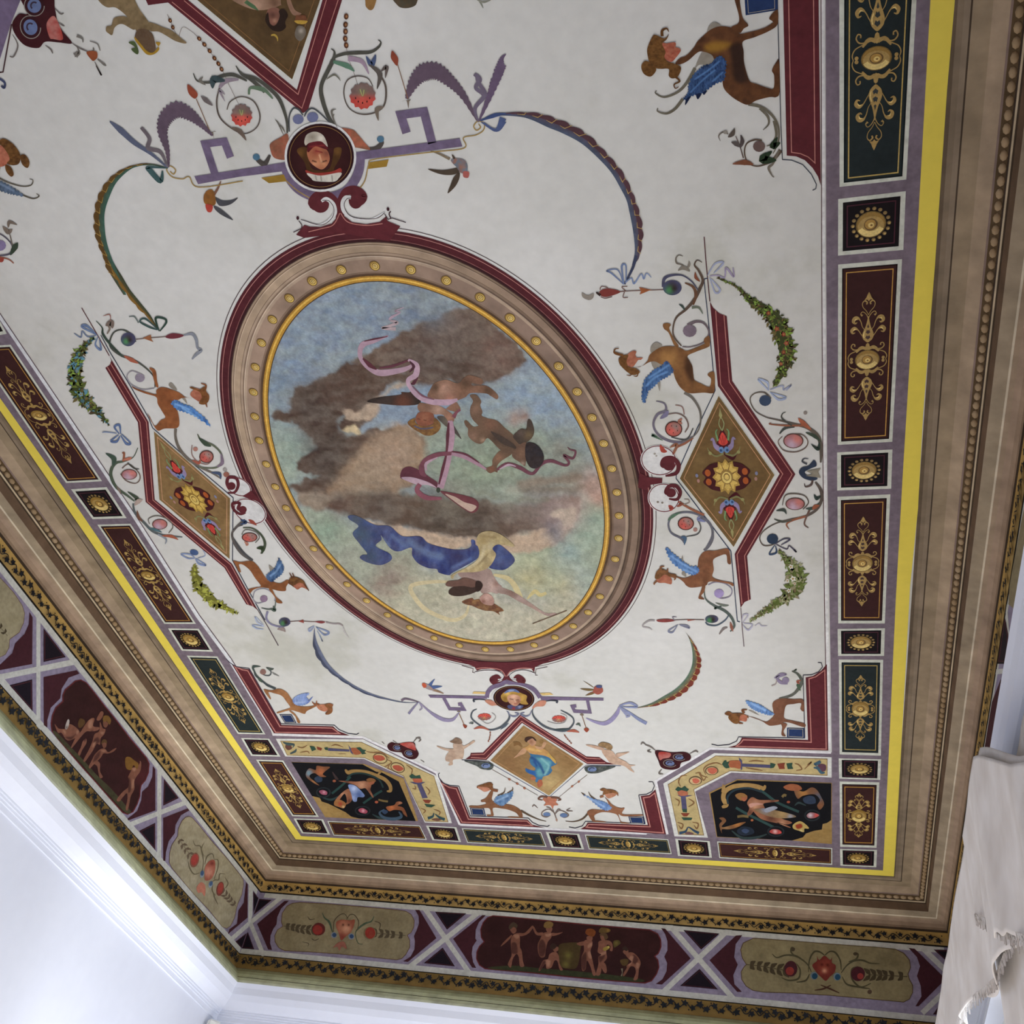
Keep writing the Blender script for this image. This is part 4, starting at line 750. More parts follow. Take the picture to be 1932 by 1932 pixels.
# upside down woman in the top lozenge
A = Art('B', 5); A.soft('-60,-60 260,-60 310,30 300,40 250,60 150,75 50,50 -60,-10', '#94755f', [('b', 120, 30, 60, '#b08d76'), ('b', 260, 20, 50, '#6f523f')], 10); A.soft('370,-20 410,70 460,100 400,110 360,40 350,-20', '#8f6d58', [], 9); A.soft('215,70 290,60 300,130 270,180 230,190 205,140', '#7d5546', [('b', 250, 110, 22, '#5b3a30'), ('b', 265, 150, 14, '#a47a62')], 8); A.obj('woman', tl)
A = Art('B', 6); A.poly('195,150 215,90 230,170 270,185 300,120 295,80 330,65 360,110 340,160 345,200 300,230 240,215', '#2e211a', True); A.obj('hair', tl)
A = Art('B', 5); A.poly('60,0 120,40 150,80 100,60 40,20', '#4f6b4a'); A.obj('green_sash', tl)
A = Art('B', 6); A.poly('420,110 490,110 500,150 410,150', '#6b3f24'); A.poly('410,150 500,152 480,175 430,172', '#b08d34', True); A.obj('cup', tl, 'gold')
A = Art('B', 5); A.soft('430,190 480,200 490,250 450,300 410,260', '#6d6458', [('b', 455, 225, 18, '#a59b8c')], 9); A.obj('smoke_wisp', tl)
A = Art('B', 5); A.stroke('238,258 262,255 282,275 285,300', (5, 8, 6, 2), '#b2933c'); A.obj('crescent', tl, 'gold')
# ---- rim ornaments of the oval: scrolls over the red rim
A = Art('B', 4)
A.poly('420,1712 480,1640 520,1652 600,1655 680,1630 722,1580 742,1535 762,1570 830,1620 930,1635 1030,1618 1075,1580 1088,1612 1180,1650 1100,1760 750,1700 480,1735', RED)
A.poly('415,1580 440,1600 465,1655 520,1660 480,1640 460,1600', WHT) if False else None
for s_ in ('600,1495 560,1475 590,1425 660,1430 712,1480 733,1560 745,1650', '855,1465 885,1435 850,1390 790,1395 752,1440 737,1500 742,1600'): A.stroke(s_, (48, 55, 36, 30, 24, 24, 34), RED)
A.disc(598, 1492, 62, 60, RED); A.disc(855, 1462, 52, 60, RED)
A.obj('top_scroll', frame)
A = Art('B', 5)
A.stroke('510,1690 600,1668 690,1640 738,1555', 3, PINK); A.stroke('745,1555 800,1620 930,1643 1050,1630', 3, PINK)
A.stroke('605,1468 640,1450 690,1490 700,1560 640,1620 560,1640 455,1600', (10, 14, 16, 15, 9, 6, 4), WHT); A.stroke('820,1440 780,1440 760,1480 770,1540 830,1590 960,1600 1070,1545', (12, 14, 16, 15, 9, 6, 4), WHT)
A.stroke('610,1460 660,1465 695,1520 680,1590 600,1640 455,1600', 2.4, '#3a1c22'); A.stroke('825,1445 790,1450 770,1500 810,1570 900,1595 1010,1590 1065,1550', 2.4, '#3a1c22')
A.line('400,1694 460,1665 462,1640 440,1610', 3, '#3a2428'); A.line('1065,1560 1090,1600 1120,1590 1220,1622', 3, '#3a2428')
A.disc(432, 1590, 10, 14, '#3a1c22'); A.disc(1090, 1525, 10, 14, '#3a1c22'); A.stroke('1110,1590 1098,1560 1110,1540', 4, '#3a1c22'); A.obj('top_scroll_lines', frame)
A = Art('Q', 4)
A.poly('380,30 505,80 525,112 560,100 650,95 730,120 768,172 800,125 860,100 975,95 1000,125 1008,82 1130,30 760,44', RED)
for s_ in ('715,192 690,165 645,185 672,218 735,212 768,160', '842,185 870,165 915,195 882,222 815,208 778,160'): A.stroke(s_, (20, 22, 16, 13, 14, 14), RED)
A.disc(680, 188, 24, 20, RED); A.disc(880, 192, 24, 20, RED); A.obj('far_scroll', frame)
A = Art('Q', 5); A.stroke('520,95 600,88 720,105 765,160', 3, PINK); A.stroke('772,160 810,112 900,90 990,95', 3, PINK)
A.stroke('700,185 730,180 745,150 700,122 600,112 515,128', 5, WHT); A.stroke('850,180 815,180 800,150 850,120 930,112 1010,140', 5, WHT); A.stroke('705,190 735,184 748,152 700,116 600,108 510,122', 2, '#3a1c22'); A.stroke('845,186 812,184 796,152 850,114 930,108 1015,135', 2, '#3a1c22')
A.line('400,70 495,95 490,125 510,130', 2, '#4a3438'); A.line('1110,80 1015,100 1010,150 1030,150', 2, '#4a3438'); A.obj('far_scroll_lines', frame)
def lobes(t, lob, curls, link, nm):
    A = Art(t, 4)
    for (cx, cy, rx, ry, rot) in lob: A.poly(ell(cx, cy, rx, ry, rot, 32), WHT)
    A.obj(nm+'_lobe', frame)
    A = Art(t, 5)
    for (cx, cy, rx, ry, rot) in lob: A.line(ell(cx, cy, rx*.93, ry*.93, rot, 32), 3, '#6a2b30', True)
    for s_, (bx, by, r) in curls: A.stroke(s_, (r*.3, r*.35, r*.3, r*.3, r*.3, r*.25, r*.12), RED); A.disc(bx, by, r*.82, r*.75, RED)
    if link: A.poly(link, RED)
    A.obj(nm+'_scroll', frame)
lobes('G', [(1712, 1502, 135, 112, 10), (1748, 1775, 118, 108, 10)], [('1785,1545 1740,1535 1755,1492 1815,1488 1855,1535 1838,1595 1760,1615', (1785, 1535, 55)), ('1800,1742 1765,1735 1785,1692 1838,1690 1868,1735 1845,1785 1785,1782', (1800, 1738, 45))], '1570,1590 1640,1625 1738,1632 1735,1668 1650,1680 1620,1720 1560,1700', 'right')
lobes('K', [(75, 70, 102, 64, 25), (160, 250, 128, 88, 25)], [('25,62 -5,50 5,5 60,10 75,60 50,110 0,115', (25, 66, 38)), ('110,238 75,230 85,190 35,195 45,240 90,270 130,262', (108, 238, 36))], '105,140 170,100 215,150 260,240 300,310 230,180 150,158', 'left')
# gold studs round the moulded frame
def stud(deg_u, deg_v, i):
    A = Art(uvm, 6); u, v = deg_u, deg_v; r = .0066
    for k, c, dx in ((1.0, '#5e4417', 0), (.9, '#8f7030', 0), (.74, '#d6b75f', .0006), (.60, '#7d5c20', .0002), (.44, '#dfc475', .0004), (.26, '#6e5019', .0002), (.14, '#e3cc86', .0003)): A.poly(ell(u+dx*.6, v+dx, r*k, r*k, 0, 16), c)
    return A.obj('gold_stud', frame, 'gold')
P_ = oval(.0203, 2000); seg = np.r_[0, np.cumsum(np.linalg.norm(np.diff(np.r_[P_, P_[:1]], axis=0), axis=1))]; NS = 44
skip_near = [(1172, 908), (531, 938)]
for i in range(NS):
    s_ = (i+.5)/NS*seg[-1]; j = min(int(np.searchsorted(seg, s_)), len(P_)-1); q = uvm([P_[j]])[0]
    stud(P_[j][0], P_[j][1], i)
# ---- medallions with heads
def medallion(label, t, c, rx, ry, rot, head, key):
    th = thing('head_medallion', label, 'painted medallion', tile(t)([c])[0], 'head medallions')
    A = Art(t, 5); A.poly(ell(*c, rx*1.07, ry*1.07, rot, 40), WHT); A.obj('white_ring', th)
    A = Art(t, 6); A.poly(ell(*c, rx, ry, rot, 40), '#2b1216'); A.line(ell(*c, rx*.92, ry*.92, rot, 48), rx*.008, '#8d6a3c', True); A.soft(ell(*c, rx*.88, ry*.88, rot, 40), '#2a1013', [('b', c[0], c[1], rx*.8, '#3d1c1a')], rx*.08, smooth=False); A.obj('dark_field', th)
    head(th); return th
def head_top(th):
    A = Art('B', 7); A.soft('425,1100 470,1070 520,1100 520,1200 560,1240 660,1230 690,1130 700,1080 750,1080 740,1150 700,1220 680,1270 520,1260 480,1180', '#4a3018', [('b', 450, 1110, 30, '#6b4a24'), ('b', 720, 1100, 30, '#6b4a24')], 10); A.obj('hair', th)
    A = Art('B', 8); A.soft('500,1095 560,1065 640,1090 665,1150 650,1200 610,1235 560,1215 515,1170', '#a8674a', [('b', 560, 1190, 30, '#c58a64'), ('b', 620, 1190, 26, '#c08560'), ('b', 565, 1105, 26, '#8f4636'), ('b', 640, 1120, 26, '#7d4838'), ('s', '565,1100 610,1112', 5, '#7d2f2a', 6), ('s', '540,1172 565,1180', 5, '#4f2a20', 6), ('s', '605,1182 640,1172', 5, '#4f2a20', 6), ('s', '590,1130 605,1180', 6, '#c99672', 8)], 6); A.obj('face', th)
    A = Art('B', 8); A.soft('500,1085 520,1040 600,1030 650,1075 640,1090 560,1068 510,1110', '#5b1d22', [('s', '520,1070 620,1060', 6, '#7d2c2c', 8)], 7); A.soft('480,1030 500,980 560,960 620,990 650,1070 600,1030 520,1040 490,1060', '#b9b0a0', [('b', 540, 1000, 30, '#8f8676'), ('b', 600, 1010, 20, '#d6cfc0')], 8); A.obj('collar', th)
    A = Art('B', 8); A.soft('490,1240 560,1260 680,1250 740,1225 750,1255 690,1275 560,1285 505,1270', '#8f352c', [], 8); A.soft('500,1262 600,1280 745,1258 730,1300 690,1325 560,1320 530,1300', '#c4bfb2', [('s', '600,1285 605,1320', 4, '#7d786c', 6), ('s', '680,1280 685,1322', 4, '#7d786c', 6), ('s', '560,1280 570,1315', 4, '#8d887c', 6)], 7); A.obj('cap', th)
def head_far(th):
    A = Art('Q', 7); A.soft('725,320 760,285 800,275 850,280 900,300 940,320 935,360 950,390 890,385 860,345 800,330 780,370 740,360', '#a5813e', [('b', 780, 300, 24, '#c9a65c'), ('b', 905, 340, 24, '#bb954c'), ('b', 760, 345, 20, '#80602a')], 6); A.obj('hair', th)
    A = Art('Q', 8); A.soft('780,325 820,308 870,318 890,345 880,380 850,405 815,395 785,365', '#b98a70', [('b', 830, 330, 26, '#cfa58a'), ('b', 870, 370, 20, '#94604a'), ('s', '800,345 825,350', 3, '#5a3a30', 5), ('s', '850,355 872,352', 3, '#5a3a30', 5), ('s', '835,385 858,386', 3, '#8f4338', 5), ('s', '838,350 845,370', 3, '#d2ab92', 6)], 5); A.obj('face', th)
    A = Art('Q', 8); A.soft('750,300 780,270 820,262 855,270 880,295 830,285 790,290', '#5d6a90', [('s', '790,280 830,275', 4, '#9aa6c6', 6)], 5); A.obj('cap', th)
    A = Art('Q', 7); A.soft('780,400 820,395 870,400 910,400 895,425 840,435 790,425', '#474a6a', [('b', 830, 425, 14, '#8a2f2c'), ('b', 880, 408, 12, '#8e96b0')], 6); A.obj('collar', th)
mt_ = medallion('round medallion of an upside down head in a ruffed cap, under the top lozenge', 'B', (597, 1142), 245, 240, 10, head_top, 0)
mf_ = medallion('round medallion of a fair haired child in a blue cap, beyond the oval', 'Q', (832, 340), 171, 104, 4, head_far, 0)
# purple bars with key frets
def fret(label, t, bars, lines, ochre, gold, hw):
    th = thing('fret_bar', label, 'painted bar', tile(t)([P2(bars[0]).mean(0)])[0], 'purple key fret bars')
    A = Art(t, 4)
    for b_ in bars: A.poly(b_, PUR)
    for l in lines: A.stroke(l, hw*1.15, PUR)
    A.obj('bar', th, 'purple'); return th
th = fret('purple bar bent round the near medallion, with a square key fret at each end', 'B', ['-322,1286 165,1212 345,1182 350,1235 330,1248 0,1290 -295,1343', '855,1110 1612,1008 1632,1068 918,1162 850,1165'], ['340,1215 372,1300 430,1372 510,1420 600,1440 700,1430 790,1388 850,1310 880,1230 888,1135'], 0, 0, 30)
A = Art('B', 4); A.line('1412,1045 1352,815 1183,838 1225,970', 31, PUR); A.obj('key_fret', th, 'purple')
A = Art('A', 4); A.line('1572,1285 1495,1050 1635,1032 1680,1148', 27, PUR); A.obj('key_fret', th, 'purple')
A = Art('B', 4); A.poly('945,1185 1095,1163 1080,1215 945,1232', '#96762f'); A.obj('ochre_tab', th); A = Art('B', 4); A.poly('165,1297 330,1272 352,1322 222,1336', '#96762f'); A.obj('ochre_tab', th)
A = Art('B', 4); A.stroke('860,1400 920,1320 950,1200 1000,1160 1400,1110 1645,1080 1640,1005 1730,985 1785,950 1790,900 1745,885 1715,920 1735,950 1765,930 1750,905', 4, '#9a8048'); A.stroke('530,1450 430,1390 350,1320', 4, '#9a8048'); A.obj('gold_line', th)
A = Art('A', 4); A.stroke('1770,1320 1450,1365 1380,1290 1330,1305 1255,1290 1215,1240 1240,1210 1280,1240 1265,1270 1240,1250', 4, '#9a8048'); A.obj('gold_line', th)
th = fret('purple bar bent round the far medallion, with a square key fret at each end', 'Q', ['122,312 600,322 612,345 140,336', '1045,325 1575,338 1575,360 1060,356'], ['608,335 618,290 655,250 720,228 770,205 830,222 930,238 1000,270 1050,335'], 0, 0, 15)
A = Art('Q', 4); A.line('250,335 300,428 418,432 392,388 370,392', 13, PUR); A.line('1440,350 1462,455 1335,448 1316,408 1350,404', 13, PUR); A.obj('key_fret', th, 'purple')
A = Art('Q', 4); A.poly('500,285 600,290 595,306 488,302', '#cdb072'); A.obj('ochre_tab', th); A = Art('Q', 4); A.poly('1045,298 1130,294 1160,312 1070,318', '#cdb072'); A.obj('ochre_tab', th)
# ================= corner panels and cream grotesque strips
def strip(label, t, white, tan, orn):
    th = thing('grotesque_strip', label, 'painted panel', tile(t)([P2(tan)[2]])[0], 'cream strips round the corner panels')
    A = Art(t, 2); A.poly(white, '#cfcfc8'); A.obj('white_border', th)
    A = Art(t, 3); A.poly(tan, '#b3a070'); A.obj('field', th)
    A = Art(t, 4); A.line(tan, 2.2, '#7d6440', True); A.obj('outline', th)
    orn(th); return th
BLU, TEA, RST = '#4d4a66', '#2f4a3c', '#7d3d2c'
def curl(A, x, y, r, a, d, col, w): A.stroke(spiral(x, y, r, r*.2, a, d*1.1, 18), (w*.4, w, w, w*.3), col)
def orn_right(th):
    A = Art('R', 5); A.poly('825,760 1040,770 1040,792 825,782', BLU); A.poly('810,715 835,740 835,800 825,810', BLU); A.obj('column', th)
    A = Art('R', 5); A.poly('395,988 430,985 440,1090 405,1090', BLU); A.poly('370,985 480,988 440,998 390,996', BLU); A.obj('column', th)
    A = Art('R', 6); A.soft('740,745 780,738 820,745 820,795 780,790 745,785', '#9c5a3c', [], 7); A.poly('690,765 705,740 720,735 725,750 745,745 735,765 745,790 720,795 705,785', TEA); A.obj('flower_vase', th)
    A = Art('R', 6); A.soft('375,950 430,945 445,985 385,988', '#a5644a', [], 7); A.poly('355,945 375,925 400,935 425,920 440,935 455,945 440,960 400,950 375,960', TEA); A.obj('flower_vase', th)
    A = Art('R', 6); A.poly('1035,755 1075,765 1060,790 1035,795', TEA); A.obj('leaf_cup', th); A = Art('R', 6); A.poly('1085,762 1140,755 1135,780 1140,798 1100,800', RST); A.obj('leaf_cup', th); A = Art('R', 6); A.poly('1150,760 1195,755 1190,775 1200,798 1160,800', TEA); A.obj('leaf_cup', th); A = Art('R', 6); A.poly('405,1085 440,1085 440,1110 410,1108', TEA); A.obj('leaf_cup', th); A = Art('R', 6); A.poly('395,1115 460,1115 440,1138 415,1138', RST); A.obj('leaf_cup', th); A = Art('R', 6); A.poly('400,1145 480,1148 470,1165 415,1165', TEA); A.obj('leaf_cup', th)
    A = Art('R', 6); A.poly('1380,765 1430,770 1430,810 1400,815 1378,795', '#5d3d4a', True); A.stroke('1395,745 1370,760 1350,765 1385,790', (10, 12, 4, 2), '#3f5a6a'); A.stroke('1345,790 1375,795 1400,825 1425,825', (4, 10, 10, 4), '#3f5a6a'); A.stroke('385,1258 430,1245 450,1215 490,1240 525,1258', (10, 7, 3, 7, 10), '#31465c'); A.poly('425,1260 450,1248 490,1262 460,1268', '#6d4f50', True); A.obj('dolphin_ends', th)
    A = Art('R', 5); A.disc(500, 882, 48, 32, '#5c4a34'); A.disc(500, 884, 40, 26, '#b89f74'); A.poly('480,870 510,866 530,884 510,902 485,895', '#b5604a', True); A.disc(617, 811, 48, 32, '#5c4a34'); A.disc(617, 812, 40, 26, '#b89f74'); A.poly('590,795 640,792 655,815 625,835 595,822', '#b5604a', True); A.obj('scroll_medallions', th)
    for s_ in ('690,770 650,755 590,770 560,800 575,840', '395,925 380,890 400,850 440,845', '525,830 545,860 560,880 580,850', '500,830 530,825 545,845 590,860', '880,745 930,740 990,745', '860,790 920,800 980,810', '1210,760 1240,770 1260,800 1220,810', '1280,800 1330,750 1300,770', '355,1010 385,1030 375,1065', '450,1010 490,1040 450,1070', '370,1180 410,1195 400,1225 380,1200', '480,1180 520,1190 510,1225 490,1200'): A = Art('R', 5); A.stroke(s_, (2, 5, 5, 2), '#7d5c3c'); A.obj('tendril', th)
def orn_left(th):
    A = Art('P', 5); A.poly('875,752 1050,765 1052,782 875,776', BLU); A.poly('1040,725 1065,760 1085,810 1060,790', BLU); A.obj('column', th)
    A = Art('P', 5); A.poly('1605,1040 1640,1035 1700,1165 1655,1170', BLU); A.poly('1550,1032 1680,1035 1640,1055 1590,1052', BLU); A.obj('column', th)
    A = Art('P', 6); A.soft('1065,755 1120,755 1150,770 1145,800 1090,805', '#9c5a3c', [], 7); A.poly('1105,750 1140,745 1160,765 1190,770 1175,785 1190,800 1155,805 1140,780', TEA); A.obj('flower_vase', th)
    A = Art('P', 6); A.soft('1575,1000 1640,1000 1650,1035 1590,1035', '#a3583f', [], 7); A.poly('1545,985 1570,965 1600,985 1635,975 1645,1005 1600,1005 1560,1005', TEA); A.obj('flower_vase', th)
    A = Art('P', 6); A.poly('720,735 760,740 775,765 740,780', TEA); A.obj('leaf_cup', th); A = Art('P', 6); A.poly('780,740 825,755 815,775 785,765', RST); A.obj('leaf_cup', th); A = Art('P', 6); A.poly('840,750 870,745 875,772 850,768', TEA); A.obj('leaf_cup', th); A = Art('P', 6); A.poly('1655,1180 1730,1185 1710,1210 1680,1208', RST); A.obj('leaf_cup', th); A = Art('P', 6); A.poly('1670,1215 1765,1225 1730,1245 1690,1240', TEA); A.obj('leaf_cup', th)
    A = Art('P', 6); A.poly('525,725 560,730 575,755 545,770 520,750', '#5d3d34', True); A.stroke('500,705 540,720 590,725 580,750', (3, 12, 8, 2), '#3f4f50'); A.stroke('560,800 600,780 610,760', (5, 10, 3), '#3f4f50'); A.stroke('1700,1335 1740,1320 1750,1290', (12, 9, 3), '#2f4a50'); A.stroke('1760,1300 1800,1330 1840,1345', (3, 9, 12), '#2f4a50'); A.poly('1730,1345 1770,1335 1815,1345 1780,1358', '#6d4a3c', True); A.obj('dolphin_ends', th)
    A = Art('P', 5); A.disc(1305, 838, 62, 44, '#5c4a34', 15); A.disc(1305, 838, 54, 36, '#b3a070', 15); A.poly('1255,815 1320,815 1345,845 1300,860 1260,845', '#a3503c', True); A.disc(1450, 915, 62, 42, '#5c4a34', 20); A.disc(1450, 915, 54, 34, '#b3a070', 20); A.poly('1410,900 1460,895 1500,925 1460,945 1420,925', '#a3503c', True); A.obj('scroll_medallions', th)
    for s_ in ('1190,780 1240,790 1320,790 1380,840', '1365,850 1400,870 1360,900 1340,905', '1385,890 1370,920 1400,930', '1520,890 1570,930 1560,970', '620,740 660,750 700,730', '640,790 700,780 720,800', '900,735 940,725 1000,745', '960,800 1020,800', '1590,1060 1600,1090 1570,1085', '1680,1070 1715,1110 1700,1140', '1640,1250 1680,1270 1660,1295', '1750,1260 1800,1280 1790,1310'): A = Art('P', 5); A.stroke(s_, (2, 5, 5, 2), '#7d5c3c'); A.obj('tendril', th)
strip('cream grotesque strip bent round the right black corner panel', 'R', '1474,715 635,685 270,903 350,1280 590,1290 498,960 758,824 1474,860', '1442,728 645,706 305,910 380,1265 560,1272 488,945 748,812 1442,845', orn_right)
strip('cream grotesque strip bent round the left black corner panel', 'P', '440,675 1165,680 1780,985 1900,1375 1675,1370 1500,992 1170,842 520,822', '480,695 1150,705 1750,985 1868,1365 1680,1358 1500,985 1175,832 535,812', orn_left)
FL, FD, FLT = '#8c5c43', '#5c382a', '#b08264'
def corner(label, t, brown, black, fig):
    th = thing('corner_panel', label, 'painted panel', tile(t)([P2(black).mean(0)])[0], 'black corner panels')
    A = Art(t, 3); A.soft(brown, '#927544', [('n', '#a68a58', .5, 50, 50)], 16, smooth=False); A.obj('gold_ground', th)
    A = Art(t, 4); A.poly(black, '#0f0f13'); A.obj('black_field', th); fig(th); return th
def fig_right(th):
    A = Art('R', 5); A.stroke('690,1072 720,1055 700,1010 712,960 770,925 860,915 940,925 985,938 1000,915', (8, 18, 16, 16, 16, 16, 16, 16, 6), '#9c7c4a', n=8); A.poly('695,905 715,925 710,955 685,965 690,930', '#9c7c4a'); A.obj('gold_arch', th)
    A = Art('R', 5); A.stroke('960,950 1000,975 1090,1040 1240,1105', 9, '#2b4340'); A.stroke('790,1075 850,1110 960,1165 1060,1215', 9, '#2b4340'); A.stroke('735,1050 730,1000 780,950 880,935 980,965', 7, '#26343a'); A.obj('chariot_bars', th)
    A = Art('R', 6); A.soft('870,1040 905,1000 960,1020 1085,1020 1085,1032 990,1045 995,1080 960,1100 925,1095 890,1130 870,1120 885,1080', FL, [('b', 930, 1060, 30, FLT), ('b', 890, 1110, 24, FD), ('b', 1050, 1026, 20, FD)], 7); A.soft('910,1090 960,1095 1050,1110 1110,1150 1190,1180 1150,1195 1080,1180 1160,1215 1180,1215 1130,1195 1030,1175 960,1150', FL, [('b', 1040, 1150, 40, FD), ('b', 1120, 1190, 24, FLT)], 8); A.soft('825,990 865,985 870,1010 850,1030 825,1015', '#96593e', [], 6); A.obj('nymph', th)
    A = Art('R', 7); A.poly('785,985 815,970 850,975 870,995 850,1000 830,1000 830,1025 800,1010', '#8a6238', True); A.obj('hair', th)
    A = Art('R', 7); A.soft('920,1090 990,1080 1080,1095 1180,1120 1220,1140 1160,1150 1090,1150 1000,1130', '#7d6548', [('b', 1120, 1120, 34, '#a08458'), ('b', 1000, 1085, 30, '#7c808e'), ('b', 1180, 1140, 20, '#8c8e94')], 8); A.soft('995,1085 1060,1065 1085,1080 1010,1110', '#8f929c', [], 7); A.soft('885,1050 930,1040 985,1050 930,1060 895,1075', '#b98a7a', [], 7); A.obj('drapery', th)
    A = Art('R', 6); A.soft('1205,940 1270,960 1330,930 1370,950 1400,1000 1420,1050 1390,1090 1370,1060 1390,1020 1350,980 1270,990 1230,1010', '#6b4a34', [('b', 1270, 975, 34, '#a0703c'), ('b', 1380, 1000, 30, '#4f5560'), ('b', 1390, 1060, 20, '#7d5034')], 8); A.soft('1130,925 1180,905 1240,915 1260,945 1200,955 1150,945', '#8a5236', [], 7); A.poly('1270,1010 1310,990 1350,1000 1360,1040 1320,1050 1280,1040', '#2f3a4c', True); A.obj('sea_monster', th)
    A = Art('R', 6); A.soft('670,1150 700,1145 720,1170 690,1205 700,1215 760,1200 830,1180 860,1180 800,1215 740,1230 690,1230 690,1260 670,1200 690,1170', '#6d4a30', [('b', 800, 1190, 30, '#a8703c'), ('b', 720, 1215, 30, '#8a6a48')], 7); A.poly('800,1235 840,1210 900,1220 920,1255 860,1275 810,1265', '#222a36', True); A.poly('830,1240 855,1225 885,1240 860,1260', '#36435c', True); A.obj('sea_monster', th)
    A = Art('R', 6); A.disc(1335, 1130, 58, 42, '#23292c'); A.disc(1335, 1130, 46, 32, '#0f0f13'); A.soft('1295,1130 1320,1110 1360,1115 1385,1130 1350,1150 1310,1150', '#8f5a5c', [('b', 1320, 1130, 16, '#c0b0b4'), ('b', 1365, 1132, 14, '#c4483e')], 6); A.obj('rose_wheel', th)
    A = Art('R', 6); A.disc(1075, 1245, 62, 38, '#23292c'); A.disc(1075, 1245, 50, 30, '#0f0f13'); A.soft('1030,1250 1050,1230 1100,1235 1115,1258 1070,1265', '#a3403c', [('b', 1070, 1246, 14, '#d2a5a0'), ('b', 1105, 1252, 10, '#c8504a')], 6); A.obj('rose_wheel', th)
    A = Art('R', 6); A.soft('1200,1195 1250,1172 1300,1205 1310,1225 1280,1225 1275,1250 1240,1240 1200,1225', '#b59c5c', [('p', '1215,1200 1255,1190 1265,1215 1230,1228', '#8f3a24', 8), ('b', 1255, 1245, 12, '#d8c68a')], 6); A.obj('gold_helmet', th)
    A = Art('R', 5)
    for s_ in ('800,1140 840,1135 880,1140', '1120,1000 1135,985 1150,990'): A.stroke(s_, 9, '#6d5c38')
    A.disc(905, 1165, 10, 8, '#a3603c'); A.disc(1165, 1035, 12, 9, '#8f4a34'); A.stroke('760,1240 830,1290 930,1290 1010,1265', (3, 10, 10, 4), '#2f3d3c'); A.stroke('1210,1060 1240,1040 1290,1060', (3, 8, 3), '#2f3d3c'); A.obj('garlands', th)
def fig_left(th):
    A = Art('P', 5); A.stroke('1015,930 1040,955 1080,945 1180,950 1260,975 1340,1010 1385,1060 1390,1105 1360,1110', (6, 16, 15, 15, 15, 15, 15, 14, 5), '#8f7142', n=8); A.poly('1270,985 1305,935 1330,940 1295,975', '#8f7142'); A.obj('gold_arch', th)
    A = Art('P', 5); A.stroke('905,1130 990,1060 1060,990', 9, '#25403c'); A.stroke('1165,1210 1250,1150 1320,1105', 9, '#25403c'); A.stroke('1030,1000 1080,965 1180,965 1290,1010 1330,1080', 7, '#243634'); A.obj('chariot_bars', th)
    A = Art('P', 6); A.soft('960,1025 1020,1025 1110,1030 1180,1025 1230,1050 1225,1100 1250,1155 1240,1160 1205,1110 1180,1085 1140,1090 1100,1060 1030,1040', FL, [('b', 1150, 1060, 34, FLT), ('b', 1220, 1100, 20, FD), ('b', 1030, 1030, 24, FD)], 7); A.soft('1040,1090 1060,1120 1080,1150 1060,1200 1020,1220 1030,1190 1010,1130 960,1190 930,1190 980,1130', FL, [('b', 1000, 1140, 24, FLT), ('b', 1050, 1190, 18, FD)], 7); A.soft('1205,1020 1250,1015 1260,1035 1240,1055 1215,1050', '#96593e', [], 6); A.obj('nymph', th)
    A = Art('P', 7); A.poly('1190,1015 1220,1000 1260,1010 1268,1030 1240,1028 1210,1035', '#7a5230', True); A.obj('hair', th)
    A = Art('P', 7); A.soft('1040,1060 1090,1060 1130,1090 1175,1140 1165,1160 1120,1160 1110,1195 1080,1190 1065,1130', '#6d7fa8', [('b', 1090, 1090, 26, '#a9b6d2'), ('b', 1130, 1140, 24, '#4c5f8e'), ('b', 1080, 1170, 20, '#8a9abf')], 7); A.obj('blue_drapery', th)
    A = Art('P', 6); A.soft('690,960 720,920 770,935 780,900 830,905 890,910 850,945 830,970 860,990 810,990 760,960 720,990 800,1060 760,1045 700,1000', '#6a4630', [('b', 810, 950, 34, '#a5603c'), ('b', 715, 960, 26, '#6f8a96'), ('b', 760, 1030, 24, '#9a6a44')], 8); A.poly('760,1005 790,985 825,1000 820,1030 780,1035', '#2f3a4c', True); A.obj('sea_monster', th)
    A = Art('P', 6); A.soft('1355,1240 1420,1225 1440,1200 1470,1195 1490,1210 1450,1230 1500,1250 1530,1320 1500,1300 1480,1270 1420,1265 1380,1275', '#7a4a30', [('b', 1400, 1250, 30, '#a8603a'), ('b', 1470, 1205, 14, '#9a6a50')], 7); A.stroke('1460,1280 1480,1320 1420,1340 1340,1330 1300,1290 1340,1260', (4, 12, 14, 12, 8, 3), '#3c4e5e'); A.poly('1320,1280 1345,1265 1370,1280 1345,1300', '#33425a', True); A.obj('sea_monster', th)
    A = Art('P', 6); A.disc(835, 1120, 62, 44, '#23292c'); A.disc(835, 1120, 50, 34, '#0f0f13'); A.soft('800,1110 830,1100 865,1115 860,1140 820,1135', '#8f4a5c', [('b', 840, 1118, 12, '#c08a96')], 6); A.obj('rose_wheel', th)
    A = Art('P', 6); A.disc(1160, 1272, 66, 40, '#23292c'); A.disc(1160, 1272, 54, 31, '#0f0f13'); A.soft('1125,1262 1160,1250 1200,1275 1185,1295 1140,1285', '#9a4656', [('b', 1165, 1272, 12, '#cf96a0')], 6); A.obj('rose_wheel', th)
    A = Art('P', 6); A.soft('930,1190 970,1180 1020,1210 1005,1250 960,1240 925,1225', '#96663c', [('b', 975, 1215, 16, '#a03a2c'), ('b', 1000, 1240, 10, '#d2b080')], 6); A.obj('gold_helmet', th)
